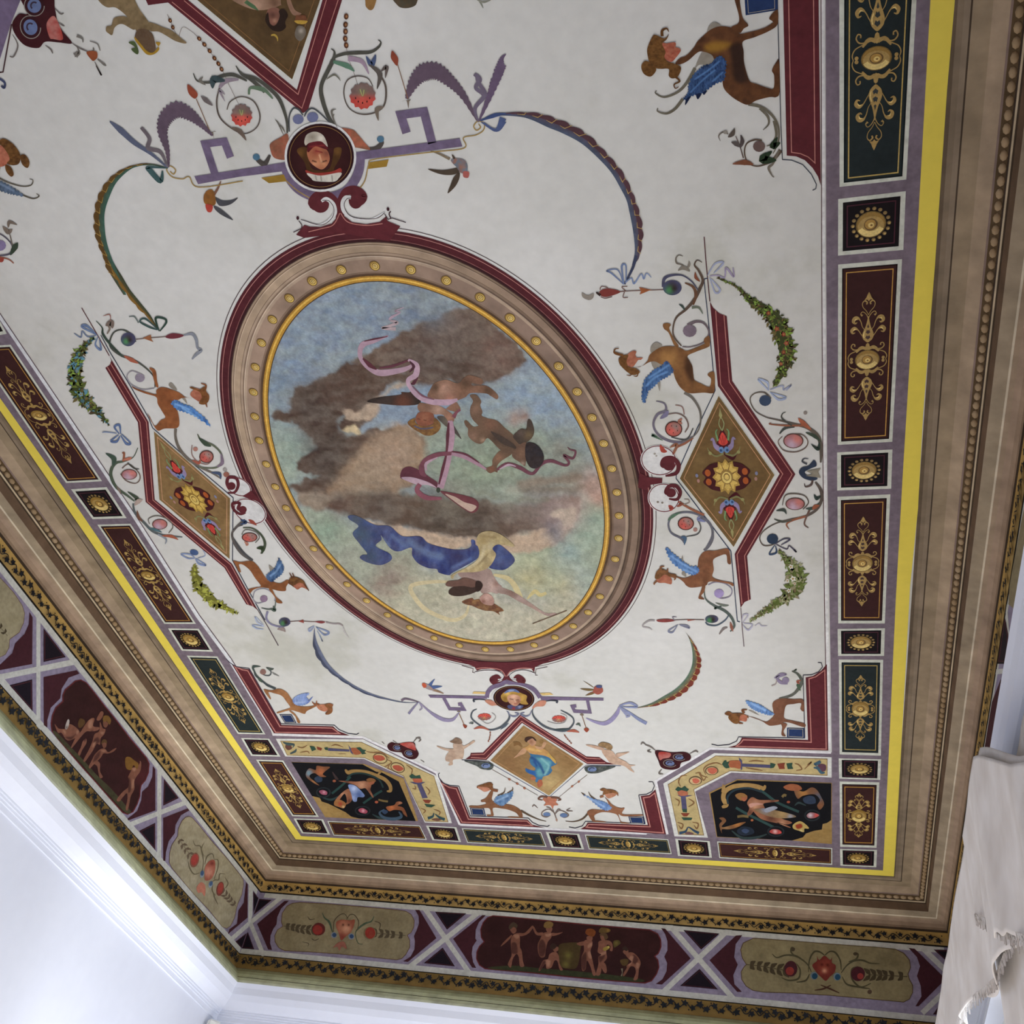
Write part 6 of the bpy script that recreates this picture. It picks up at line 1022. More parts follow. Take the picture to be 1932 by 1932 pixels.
scroll('scroll with a pink egg above the right point of the right lozenge', 'H', [('1810,1750 1812,1650 1790,1560 1720,1500 1640,1475 1500,1440 1410,1418 1330,1370 1295,1290 1330,1245 1400,1240 1445,1285', (6, 14, 14, 12, 9, 5, 4, 4, 4, 4, 5, 8), '#5f564c'), ('1680,1480 1560,1480 1440,1470 1450,1460', (7, 7, 4, 2), R1), ('1600,1480 1530,1430 1530,1395 1555,1382', (6, 6, 4, 2), '#4a4a44'), ('1530,1560 1500,1600 1540,1660 1630,1672 1700,1640 1715,1590 1670,1545 1590,1545', (3, 3, 4, 4, 4, 4, 4, 3), '#6b5a50'), ('1510,1540 1550,1500 1620,1490', (4, 10, 4), '#3f4440')], [('1740,1510 1680,1460 1645,1425', 18, '#a05c42'), ('1800,1600 1790,1650 1740,1615', 14, '#2f3c34'), ('1700,1530 1770,1560 1810,1600', 14, '#3f4a3c')], (1610, 1592, 66, 48, 'egg'), [(1405, 1298, 44, '#3b4a60'), (1698, 1388, 14, '#8a8078')])
scroll('scroll with a pink egg below the right point of the right lozenge', 'M', [('1500,230 1540,290 1545,360 1510,430 1430,480 1330,500 1250,520 1185,545 1120,590 1095,640 1120,690 1180,690 1225,660', (6, 12, 12, 10, 8, 5, 4, 4, 4, 4, 4, 4, 6), '#5a5048'), ('1430,480 1330,510 1290,540 1310,575', (8, 8, 6, 2), R1), ('1260,400 1280,330 1340,315 1420,330 1450,380 1410,430', (3, 4, 5, 4, 4, 4), '#5f554c'), ('1460,430 1420,530 1450,565', (8, 6, 3), '#6a5248'), ('1200,500 1260,520 1330,510', (3, 8, 3), '#4a4c44')], [('1540,330 1510,350 1490,320', 14, '#33403a'), ('1430,425 1490,420 1530,380', 12, '#3f4a40'), ('1215,440 1270,435 1290,465', 12, '#3f4640'), ('1480,430 1500,410 1530,400', 16, '#9a5a40')], (1353, 390, 64, 40, 'egg'), [(1188, 645, 42, '#2c3a4e')])
th = motif('dolphin_head', 'dark blue dolphin heads meeting at the tip of the right lozenge', 'painted dolphins', tile('M')([(1460, 150)])[0], 'dolphin ornament'); A = Art('M', 5); A.poly('1450,110 1490,70 1510,110 1470,130 1430,150 1425,165 1440,180 1500,190 1515,210 1470,220 1410,200 1380,160 1400,125', '#323c4e', True); A.obj('dolphins', th); A = Art('M', 5); A.poly('1430,150 1540,130 1520,160 1540,200 1430,185 1480,170', '#8d8676'); A.stroke('1440,100 1405,80 1420,60 1450,62', (6, 6, 4, 2), '#4a4c50'); A.stroke('1480,215 1470,250 1430,265 1420,240', (8, 8, 5, 2), '#5a4a44'); A.obj('frill', th)
# around the left lozenge
scroll('stem with a dark green bud above the left sphinx', 'E', [('1130,970 1120,890 1040,810 950,760 890,740 820,690 800,640 830,570 890,550 950,580 985,640', (4, 5, 6, 8, 9, 9, 7, 5, 5, 8, 12), '#4a4c44'), ('890,740 800,650 750,580 745,535 700,485', (5, 9, 9, 5, 2), '#39463c'), ('1125,975 1040,985 960,950 925,890 960,850 1020,870', (4, 4, 4, 4, 4, 5), '#8f8a90'), ('780,580 800,540 780,510', (4, 8, 6), '#7d7064'), ('990,620 1080,610 1150,605 1210,600', (3, 3, 3, 3), '#6d5a50')], [('905,740 960,770 1010,795', 16, '#a05a44'), ('770,520 810,500 820,540', 24, '#75665c'), ('750,450 800,440 805,490', 5, '#8f6458')], (935, 620, 54, 50, 'blue'), [(1020, 900, 36, '#8a808c')])
th = motif('ribbon_torch', 'dark red torch with wavy grey smoke, left of the oval', 'painted torch', tile('E')([(1270, 590)])[0], 'red torches'); A = Art('E', 5); A.poly('1205,600 1260,575 1340,590 1300,610 1240,615', '#6b3038', True); A.poly('1040,610 1100,585 1105,620 1120,640', '#96603e'); A.obj('torch', th); A = Art('E', 4); A.stroke('1340,590 1400,580 1430,620 1440,680 1465,700 1430,730 1400,765', (5, 12, 12, 9, 12, 12, 4), '#848890'); A.obj('smoke', th)
scroll('scroll with a red rose above the left red volutes', 'E', [('1285,1275 1280,1340 1310,1420 1370,1490 1450,1545 1540,1590 1610,1635', (6, 9, 11, 10, 8, 7, 4), '#6a6258'), ('1440,1550 1560,1558 1615,1520 1610,1450 1550,1390 1470,1360 1440,1310', (4, 6, 8, 7, 7, 8, 3), '#5f6450'), ('1400,1390 1400,1460 1440,1510 1510,1530 1555,1490', (3, 4, 4, 4, 3), '#8a7068')], [('1450,1340 1500,1380 1540,1400', 18, '#3f4c3c'), ('1610,1450 1620,1520 1580,1550', 14, '#7a6a78'), ('1540,1590 1600,1600 1610,1640', 12, '#43506a'), ('1400,1500 1450,1520 1460,1490', 12, '#a05a48')], (1505, 1475, 46, 40, 'fruit'), [(1650, 1605, 22, '#8a5a4c'), (1425, 1420, 18, '#a8786a'), (1640, 1570, 16, '#8f8a84')])
scroll('scroll with a red rose below the left red volutes', 'K', [('170,610 100,560 50,490 30,420 50,380 100,330 125,310', (5, 8, 9, 8, 8, 9, 5), '#5a5450'), ('110,370 180,375 240,420 270,480 260,530 240,560', (4, 5, 7, 10, 10, 4), '#4a5240'), ('100,420 130,385 200,400 230,440 200,480', (3, 4, 4, 4, 3), '#6d6a64')], [('90,310 130,330 90,345', 14, '#3c4a66'), ('210,520 250,520 250,560', 16, '#39452f'), ('150,310 180,330 210,352', 14, '#8f4638'), ('120,470 140,490 130,500', 12, '#b5806c')], (158, 440, 50, 30, 'fruit'))
scroll('scroll with a pink egg left of the left lozenge, upper', 'E', [('1005,1410 970,1480 900,1510 850,1520 815,1560 810,1620 850,1700 930,1760 980,1800', (3, 3, 6, 9, 12, 12, 10, 8, 4), '#4f5a4a'), ('890,1560 940,1530 1010,1590 1020,1640 985,1670 920,1650 880,1600', (4, 4, 4, 4, 3, 4, 5), '#6d5a50'), ('900,1510 905,1450 890,1450', (8, 8, 3), R1), ('930,1520 980,1560 1015,1565', (5, 6, 2), '#4a4a44')], [('820,1540 830,1490 770,1450', 20, '#3f5044'), ('850,1690 870,1720 880,1750', 8, '#7d6c60'), ('930,1730 1000,1780 980,1790', 14, '#3f4a3c'), ('980,1830 1010,1800 1040,1790', 18, '#a8968c'), ('890,1500 940,1490 960,1480', 12, '#b5705a')], (942, 1605, 52, 34, 'egg'))
scroll('scroll with a pink egg left of the left lozenge, lower', 'J', [('970,0 985,70 1050,140 1110,200 1180,230 1260,240 1330,245', (6, 9, 9, 9, 8, 6, 3), '#5a6060'), ('1090,150 1085,110 1150,90 1230,120 1260,170 1230,215', (3, 4, 4, 4, 4, 3), '#6d6860'), ('1150,225 1210,260 1205,295', (6, 7, 3), '#8a9098')], [('1040,130 1010,100 1000,50', 12, '#6a4a3c'), ('1180,235 1250,240 1300,265', 12, '#a05a44'), ('1180,210 1130,190 1080,180', 10, '#4f6a70')], (1165, 152, 50, 34, 'egg'))
scroll('stem with a pale lilac bud below the sphinx of the right lozenge', 'M', [('690,1000 700,1080 760,1130 840,1170 890,1220 910,1280 880,1320', (4, 5, 8, 10, 10, 8, 4), '#56605a'), ('720,980 770,960 840,970 890,1010 880,1060 820,1078 780,1060', (4, 4, 4, 4, 4, 5, 8), '#87808e'), ('700,1250 720,1270 780,1275 840,1240 870,1200', (5, 6, 5, 5, 4), '#4f5a66'), ('690,1235 600,1233 500,1235 430,1240', (3, 3, 3, 3), '#6d5a54'), ('800,1340 830,1300 860,1290', (4, 10, 4), '#7d7470')], [('780,1140 770,1150 820,1135', 10, '#3f4c46'), ('880,1250 890,1290 900,1320', 12, '#8a5a4a'), ('870,1130 830,1130 770,1110', 8, '#6d7468')], (745, 1230, 48, 28, 'blue'), [(798, 1042, 36, '#a090ba')])
th = motif('ribbon_torch', 'faded red torch right of the far end of the oval', 'painted torch', tile('M')([(430, 1240)])[0], 'red torches'); A = Art('M', 5); A.poly('345,1235 420,1228 480,1240 420,1252 360,1250', '#84423e', True); A.poly('565,1230 630,1235 570,1245', '#9a5a4c'); A.obj('torch', th); A = Art('M', 4); A.stroke('330,1240 290,1240 250,1265 245,1285 290,1295 310,1310', (6, 7, 5, 5, 5, 2), '#a09a98'); A.obj('smoke', th)
scroll('stem with a dark green bud below the sphinx of the left lozenge', 'K', [('350,890 340,950 300,965 245,955', (4, 5, 6, 3), '#5f665e'), ('290,980 280,1030 310,1070 370,1090 420,1085 455,1065', (8, 8, 6, 6, 5, 4), '#7d7a92'), ('340,905 340,860 270,815 200,830 185,890 215,920 260,910', (4, 4, 4, 4, 4, 4, 4), '#8a8890'), ('455,1055 520,1050 600,1055 700,1058', (3, 3, 3, 3), '#7d6a64')], [('310,960 340,970 330,940', 14, '#4c5a50'), ('360,1110 400,1110 420,1130', 14, '#8f807a')], (413, 1058, 42, 32, 'blue'), [(262, 888, 28, '#8a7488')])
th = motif('ribbon_torch', 'small red torch left of the far end of the oval', 'painted torch', tile('K')([(680, 1058)])[0], 'red torches'); A = Art('K', 5); A.poly('635,1055 680,1050 710,1058 680,1068', '#7d3a3a', True); A.poly('510,1052 550,1040 555,1066', '#8f4a40'); A.obj('torch', th); A = Art('K', 4); A.stroke('715,1058 770,1070 810,1070 840,1085', (6, 5, 6, 4), '#8f8684'); A.stroke('840,1090 850,1130 880,1170', (3, 6, 2), '#b5b0ac'); A.obj('smoke', th)
# corner sphinx tails
scroll('leafy tail curl above the sphinx of the lower right corner', 'R', [('1100,300 1190,272 1240,220 1260,170 1230,120 1190,100', (6, 8, 12, 12, 8, 4), '#565a50'), ('1065,150 1110,120 1150,125 1085,145 1110,180 1160,185', (4, 8, 4, 10, 12, 10), V1), ('1080,160 1075,190 1045,205', (3, 4, 5), '#a09490')], [('1250,240 1235,200 1240,190', 14, '#4a5a48'), ('1245,190 1230,175 1255,165', 10, '#9a5a48'), ('1200,100 1220,90 1215,88', 6, G2)], None, [(1145, 165, 26, '#857a90')])
scroll('leafy tail curl above the sphinx of the left far corner', 'P', [('440,262 370,235 325,190', (5, 6, 4), '#44484a'), ('320,190 280,150 255,95', (8, 7, 5), '#48524a'), ('365,90 400,120 390,150 350,150 310,130', (3, 5, 5, 4, 3), '#4a4e50')], [('260,120 255,80 315,78', 12, '#44504a'), ('360,85 400,100 425,95', 10, '#4a524a'), ('330,210 310,190 290,175', 10, '#4a5a4c'), ('410,125 430,140 470,158', 7, '#7d7d7a')], None, [(335, 122, 26, '#86665e')])
scroll('leafy tail curl of the big sphinx at the top right', 'W', [('1560,1370 1500,1450 1440,1490 1340,1515 1260,1480 1230,1390 1250,1310 1320,1275 1390,1280', (20, 14, 8, 6, 6, 6, 6, 8, 6), '#5a4a3c'), ('1220,1440 1190,1340 1150,1240', (6, 5, 4), '#5c4c44'), ('1545,1370 1490,1490 1450,1530 1480,1600 1500,1615', (8, 10, 12, 5, 3), '#6f675a'), ('1080,1220 1030,1205 995,1240 1010,1285', (6, 7, 5, 2), '#6c6358')], [('1555,1300 1490,1330 1530,1250', 34, '#2c3a28'), ('1520,1460 1400,1450 1480,1380', 44, '#2a3826'), ('1310,1500 1230,1480 1120,1495', 26, '#7a4c36'), ('1190,1340 1150,1310 1110,1295', 22, '#57504c'), ('1190,1350 1210,1290 1195,1230', 20, '#4f4644'), ('1080,1250 1120,1220 1140,1170', 22, '#5a5048')], None, [(1363, 1335, 56, '#6a5650'), (1055, 1205, 20, '#8d877c')])
scroll('leafy scroll with a lilac bud at the left edge of the photo', 'A', [('-60,1690 0,1705 60,1750 90,1800 70,1850 0,1862 -60,1850', (5, 5, 5, 5, 7, 5, 5), '#5a5560'), ('90,1790 75,1720 60,1690', (5, 4, 3), '#6b6258'), ('-20,1870 60,1890 100,1920', (6, 5, 4), '#8f5a48')], [('75,1860 110,1800 130,1770', 22, '#3a4638'), ('20,1650 60,1690 90,1670', 20, '#75685c'), ('60,1660 70,1620 125,1640', 14, '#75685c'), ('-30,1900 10,1895 25,1880', 18, '#9a4438')], None, [(0, 1790, 44, '#85789a')])
scroll('blue leaf tip curling in at the left edge of the photo', 'A', [('-40,560 0,575 35,605 30,640 10,625', (6, 9, 8, 9, 8), '#454c6a')])
scroll('grey green sprig cut by the top edge, right of the top lozenge', 'C', [('-10,-30 20,10 45,60', (4, 7, 2), '#7d7f70'), ('0,0 50,15 100,0', (3, 8, 3), '#8a8a7c')])
# ---- far end scrolls
for lab, t, st, lv, fl in (
 ('scroll with a red poppy left of the far lozenge tip', 'Q', [('720,400 780,450 795,500 760,550 700,590 620,600 530,550 480,500 490,450 525,430', (3, 5, 8, 9, 8, 6, 6, 7, 6, 3), '#50565c'), ('560,520 610,550 660,530 680,490 650,460', (3, 3, 3, 3, 3), '#9a9694')], [('500,595 560,580 630,605', 12, '#a05a48'), ('720,600 760,570 790,545', 8, '#55606a'), ('460,548 490,545 485,555', 10, '#6a706c')], (588, 495, 58, 30, 'poppy', -1)),
 ('scroll with a red poppy right of the far lozenge tip', 'Q', [('1010,390 985,450 1010,510 1080,570 1160,600 1260,610 1320,560 1325,510 1280,470 1220,440', (3, 5, 8, 9, 8, 8, 7, 6, 6, 3), '#50565c'), ('1110,530 1180,550 1250,540 1270,490 1220,465', (3, 3, 3, 3, 3), '#9a9694')], [('1270,615 1330,610 1375,625', 12, '#a05a48'), ('1160,600 1240,600 1300,590', 10, '#3f4a4c'), ('1345,560 1370,555 1385,575', 10, '#556058')], (1205, 512, 60, 30, 'poppy', -1))):
    scroll(lab, t, st, lv, fl)
for lab, t, p, tip in (('faded orange mask leaf left of the far medallion', 'Q', '590,360 640,355 700,385 730,410 690,400 640,400', '600,355 545,348 500,352 505,372'), ('faded orange mask leaf right of the far medallion', 'Q', '1100,365 1050,360 1000,395 985,430 1020,410 1080,405', '1095,365 1140,358 1190,362 1185,380')):
    th = motif('mask_leaf', lab, 'painted leaf', tile(t)([P2(p).mean(0)])[0], 'orange mask leaves'); A = Art(t, 5); A.soft(p, '#b5846c', [('n', '#c87a64', .5, 20, 16)], 7); A.obj('leaf', th); A = Art(t, 4); A.stroke(tip, (3, 6, 8, 8), '#3c4048'); A.obj('curl', th)
th = motif('scroll_pair', 'two small grey volutes between the far medallion and its lozenge', 'painted scroll', tile('Q')([(880, 465)])[0], 'volute pairs'); A = Art('Q', 4); A.stroke('780,440 800,480 840,490 870,470 840,458', (3, 5, 8, 8, 4), '#74778a'); A.stroke('980,440 960,480 920,488 890,470 920,458', (3, 5, 8, 8, 4), '#74778a'); A.obj('volutes', th)
# grotesque mask ornament below the far lozenge
th = motif('grotesque_mask', 'orange bearded mask over two blue scrolls at the middle of the far end', 'painted mask', tile('Q')([(1140, 1220)])[0], 'grotesque masks'); A = Art('Q', 5); A.soft('1070,1175 1110,1155 1150,1160 1190,1180 1180,1200 1200,1225 1165,1230 1155,1255 1130,1225 1080,1230 1095,1205', '#b5765c', [('n', '#8f5442', .5, 16, 14)], 6); A.obj('mask', th); A = Art('Q', 5); A.stroke('1110,1160 1060,1155 1035,1175 1070,1185', (7, 8, 6, 3), '#6a4a3c'); A.stroke('1140,1160 1190,1165 1220,1180 1195,1188', (7, 8, 6, 3), '#6a4a3c'); A.obj('horns', th)
A = Art('Q', 4)
for s_ in ('1150,1250 1170,1300 1190,1355', '1165,1290 1120,1260 1070,1280 1065,1310 1100,1325 1135,1310', '1175,1300 1210,1270 1260,1285 1285,1310 1250,1328 1215,1310', '1160,1285 1130,1250 1100,1240', '1175,1290 1200,1260 1220,1265', '1030,1250 1000,1225 985,1240', '1300,1250 1270,1270 1320,1275'): A.stroke(s_, (2, 4, 5, 3), '#6f6058')
A.disc(1105, 1302, 30, 16, '#5f7498'); A.disc(1245, 1310, 32, 17, '#5f7498'); A.poly('1180,1330 1195,1345 1190,1365 1178,1350', '#9a7a68'); A.obj('scrollwork', th)
# ---- feathered swags
def swag(label, t, outer, inner, cols, notches, gold=True):
    o, i_ = spline(P2(outer), False, 8), spline(P2(inner), False, 8); i_ = np.c_[[np.interp(np.linspace(0, 1, len(o)), np.linspace(0, 1, len(i_)), i_[:, j]) for j in (0, 1)]].T; th = motif('feather_swag', label, 'painted swag', tile(t)([P2(outer)[len(P2(outer))//2]])[0], 'feathered swags'); k = TILES[t][2]/1932
    A = Art(t, 4); q = A.tf(np.r_[o, i_]); n = len(o)
    cc = np.r_[np.tile(lin(cols[0]), (n, 1)), np.tile(lin(cols[1]), (n, 1))]*(1+.5*fbm(np.r_[o, i_][:, :1]/30, np.r_[o, i_][:, 1:]/30, 3)); A._add(q, [(j, j+1, n+j+1, n+j) for j in range(n-1)], cc); A.obj('feather', th)
    m_ = (o*.62+i_*.38); A = Art(t, 5); N_ = notches; L = np.linspace(.10, .92, N_+1)
    for j in range(N_):
        a, b_ = int(L[j]*(n-1)), int(L[j+1]*(n-1)); seg_ = np.arange(a, b_+1); s_ = (seg_-a)/max(1, b_-a); out = o[seg_]+(o[seg_]-i_[seg_])*(.22*np.sin(np.pi*s_))[:, None]
        A.poly(np.r_[out, m_[seg_][::-1]], cols[2])
    A.obj('scales', th)
    if gold:
        A = Art(t, 6)
        for j in range(N_):
            a, b_ = int(L[j]*(n-1)), int(L[j+1]*(n-1)); mid = (a*2+b_*3)//5; d = o[b_]-i_[b_]; A.stroke([m_[mid], m_[b_]*.9+i_[b_]*.1, m_[b_]], (.3/k, .7/k, .3/k), cols[3]); A.stroke([m_[b_], o[b_]+d*.15], .5/k, cols[3], smooth=False)
        A.obj('gold_edges', th, 'gold')
    return th
swag('long blue feathered swag with scalloped purple edge, upper right of the oval', 'C', '30,880 130,832 300,822 440,832 560,870 680,920 800,990 900,1085 980,1170 1055,1265 1110,1370 1150,1470 1180,1570 1200,1680 1195,1780 1180,1880 1140,1932', '30,884 130,845 300,850 400,875 520,930 620,970 760,1045 880,1150 980,1260 1050,1380 1090,1460 1110,1540 1130,1640 1145,1740 1150,1840 1130,1932', ('#55424c', '#4a566a', '#53383e', '#b99a52'), 15)
swag('long green and gold feathered swag, upper left of the oval', 'A', '1225,1222 1100,1193 980,1205 880,1245 800,1310 740,1400 705,1500 695,1600 700,1700 730,1800 770,1900 800,1990 900,2150', '1225,1228 1100,1205 1000,1215 930,1250 850,1330 800,1430 765,1540 762,1640 775,1750 800,1840 835,1932 880,2040 920,2150', ('#4d4630', '#3a5f52', '#5e4522', '#a5843c'), 13)
swag('lower end of the green and gold swag, thinning to its bow left of the oval', 'E', '745,0 790,90 850,180 920,280 1000,380 1080,460 1140,540', '800,0 840,80 890,160 950,260 1030,360 1100,450 1150,540', ('#6a5330', '#31402f', '#80602c', '#a5843c'), 6, False)
swag('thin blue grey feathered swag, lower left of the oval', 'K', '630,1100 622,1200 650,1300 710,1385 790,1455 880,1515 980,1570 1100,1610 1280,1645 1400,1645', '632,1100 645,1190 690,1290 740,1370 810,1440 890,1500 990,1555 1110,1600 1280,1640 1400,1642', ('#55586c', '#6a7288', '#454a5c', '#8a8a8a'), 9, False)
swag('green feathered swag with rust scalloped edge, lower right of the oval', 'M', '510,1275 590,1370 640,1460 660,1540 645,1620 600,1700 530,1770 440,1820 330,1860 190,1880', '510,1275 570,1350 600,1440 606,1530 590,1600 550,1670 480,1740 400,1790 300,1845 190,1878', ('#8a5038', '#50705c', '#74382c', '#b5a25e'), 13)
# ---- purple half swags, ribbons and bows
def bow(label, t, strokes, col='#6f7f9e', w=None, cat='painted bow', group='painted ribbons and bows'):
    th = motif('ribbon_bow', label, cat, tile(t)([P2(strokes[0] if isinstance(strokes[0], str) else strokes[0][0])[0]])[0], group); A = Art(t, 5)
    for s_ in strokes:
        if not isinstance(s_, str) and max(s_[1]) >= 30:
            a_, b_ = ribbon(spline(P2(s_[0]), False, 9), s_[1]); q = np.r_[a_, b_[::-1]]; c_ = np.r_[a_-b_, (b_-a_)[::-1]]; A.poly(q+c_*np.where(np.arange(len(q)) % 2, .10, -.05)[:, None], s_[2]); continue
        if isinstance(s_, str): A.stroke(s_, w or (3, 7, 5, 7, 3), col)
        else: A.stroke(s_[0], s_[1], s_[2])
    A.obj('ribbon', th); return th
PV = '#5f4f5c'
bow('purple feathered half swag and ribbons right of the near fret bar', 'B', [('1225,720 1280,600 1350,530 1440,520 1540,590 1640,700 1740,880', (10, 40, 62, 58, 40, 24, 4), PV), ('1750,890 1725,790 1790,700 1730,640 1760,580 1720,540', (4, 14, 16, 14, 16, 14), '#6a6070'), ('1755,880 1830,700 1870,590 1932,470', (5, 18, 30, 22), '#64546a'), ('1760,880 1850,850 1932,830', (4, 12, 6), '#3d4c74'), ('1770,890 1880,950 1932,880', (4, 12, 24), '#4d5a80')])
bow('purple wavy ribbon end high right of the near fret bar', 'C', [('20,870 100,680 160,520 180,430 210,395', (5, 22, 34, 14, 3), '#64546a'), ('30,880 130,835 250,830', (5, 9, 5), '#3d4c74'), ('50,895 140,950 190,860', (4, 12, 26), '#4d5a80'), ('0,760 60,690 10,600 0,550', (12, 14, 14, 14), '#6a6070')])
bow('purple feathered half swag and ribbons left of the near fret bar', 'A', [('1550,990 1480,920 1390,840 1290,800 1210,860 1185,960 1220,1100 1230,1220', (6, 18, 40, 58, 50, 34, 16, 4), PV), ('1225,1225 1100,1120 980,1040 880,950 800,885', (5, 12, 18, 22, 4), '#5a6074'), ('1220,1215 1170,1110 1080,1080 1090,1010 1030,930', (5, 14, 16, 14, 12), '#6d6468'), ('1225,1225 1080,1220 1100,1250 1170,1320 1185,1245', (4, 10, 20, 18, 5), '#3d5656')])
bow('lilac half swag and bow left of the far fret bar', 'Q', [('45,370 120,440 190,490 260,520 330,515 380,455', (3, 8, 14, 15, 12, 3), '#8b829c'), ('45,370 0,420 -40,470', (3, 8, 10), '#7d7890'), ('40,370 -60,345 -100,360', (3, 8, 10), '#6d5f6c'), ('50,380 70,420 50,440', (3, 7, 4), '#8a8496')])
bow('lilac half swag and bow right of the far fret bar', 'Q', [('1705,410 1690,460 1640,520 1580,550 1500,535 1430,505', (5, 16, 18, 16, 10, 3), '#8f88a8'), ('1710,410 1790,460 1860,510 1932,550', (3, 8, 12, 14), '#8088a8'), ('1710,405 1790,380 1850,410 1780,415 1720,408', (3, 6, 9, 6, 3), '#8088a8'), ('1720,420 1790,480 1760,495', (3, 7, 8), '#8a8ea8')])
bow('pale lilac bow at the far end of the rust and green swag', 'M', [('70,1860 150,1840 200,1870 120,1870', (3, 9, 9, 3), '#7d7f98'), ('70,1870 130,1930', (3, 12), '#8a8ea8')])
bow('blue ribbon bow where the blue swag ends, upper right of the oval', 'H', [('465,240 440,330 380,450', (12, 10, 6), '#3a4056'), ('375,450 285,370 250,352 330,345 370,440', (4, 6, 5, 5, 3), '#6d7c9c'), ('375,445 360,320 390,315 390,430', (4, 8, 6, 4), '#6d7c9c'), ('385,440 430,405 450,445 500,375 520,410 540,370 575,400', (4, 5, 6, 4, 6, 4, 3), '#7d8cac')])
bow('pale bow above the leaf garland right of the oval', 'H', [('985,385 1040,300 1100,295 1030,370', (3, 6, 8, 3), '#9aa0b8'), ('1000,390 1060,385 1110,400 1120,330 1175,395 1170,330', (3, 5, 4, 7, 7, 4), '#9a8fa8'), ('1000,400 1040,510 1075,490 1010,410', (3, 6, 7, 3), '#9aa0b8')])
bow('pale bow below the leaf garland right of the oval', 'H', [('1430,1225 1355,1145 1420,1165 1430,1220', (3, 7, 8, 3), '#9aa6c0'), ('1440,1220 1530,1190 1540,1220 1595,1185 1560,1225', (3, 5, 5, 5, 3), '#9aa0b8'), ('1440,1235 1500,1290 1555,1275 1450,1240', (3, 8, 7, 3), '#9aa6c0')])
bow('dark thin bow above the white flower garland', 'M', [('1205,685 1270,645 1315,650 1250,690', (3, 5, 6, 3), '#4c4a5a'), ('1205,690 1165,755 1215,745 1210,695', (3, 6, 7, 3), '#3c4c66'), ('1215,685 1290,720 1310,695 1360,740 1345,720', (3, 4, 4, 6, 3), '#4f4a5a')])
bow('very pale bow below the white flower garland', 'M', [('965,1250 975,1200 1010,1200 970,1260', (2, 5, 5, 2), '#b0acbc'), ('975,1260 1040,1270 1010,1310 970,1270', (2, 5, 6, 2), '#a5a3b4'), ('1060,1280 1090,1262 1110,1280 1150,1278', (2, 4, 4, 2), '#b0acb8')])
bow('blue bow above the leaf garland left of the oval', 'E', [('710,590 600,530 630,520 700,580', (3, 9, 10, 3), '#6a7c9c'), ('700,590 640,600 600,560 590,605 540,575', (3, 5, 5, 5, 3), '#6a7890'), ('715,600 695,660 735,695 725,620', (3, 6, 9, 3), '#6a7c9c')])
bow('blue bow below the leaf garland left of the oval', 'E', [('870,1310 835,1260 870,1245 880,1310', (3, 8, 9, 3), '#5d7096'), ('865,1315 810,1360 850,1365 875,1325', (3, 8, 9, 3), '#5d7096'), ('885,1310 950,1375 920,1380 880,1320', (3, 7, 9, 3), '#5d7096'), ('850,1305 770,1295 745,1300', (3, 5, 3), '#7d8ca8')])
bow('dark green ribbon bow at the end of the gold and green swag', 'E', [('1150,545 1060,470 1020,490 1090,530 1150,550', (4, 7, 6, 8, 4), '#3f5550'), ('1160,560 1135,465 1200,470 1210,500 1165,560', (4, 9, 8, 8, 4), '#31463c'), ('1010,500 980,455 940,455', (5, 5, 3), '#6a7470')])
bow('small blue bow above the lower leaf garland left of the oval', 'J', [('1420,395 1380,370 1320,370 1370,400 1420,400', (3, 5, 5, 5, 3), '#7d8cae'), ('1425,400 1500,450 1450,440 1425,405', (3, 6, 7, 3), '#7d8cae'), ('1480,340 1495,380 1440,400', (3, 3, 3), '#8a96b2')])
th = motif('blue_bud', 'small round blue bud above the lower leaf garland, left', 'painted bud', tile('J')([(1415, 357)])[0], 'blue buds'); A = Art('J', 5); A.disc(1415, 357, 32, 20, '#44587e', 15); A.obj('bud', th)
bow('pale bow left of the end of the left red chevron', 'K', [('260,1080 200,1020 215,1060 260,1085', (2, 5, 6, 2), '#aab2c6'), ('265,1090 180,1080 210,1105 260,1110', (2, 5, 5, 2), '#9aa6c0')])
bow('small blue bow at the top of the thin blue grey swag', 'K', [('630,1085 590,1110 600,1125 630,1090', (2, 6, 5, 2), '#8f9ab4'), ('640,1090 700,1150 735,1132 645,1095', (2, 6, 7, 2), '#7d8aa8'), ('650,1120 690,1200 670,1150', (2, 4, 2), '#9aa6bc')])
bow('grey bow at the top of the rust and green swag', 'M', [('500,1270 430,1315 460,1325 495,1275', (2, 6, 6, 2), '#7d8296'), ('505,1270 560,1275 580,1295 515,1275', (2, 5, 6, 2), '#7d7f92'), ('475,1240 460,1215 490,1215', (3, 4, 2), '#8a8690')])
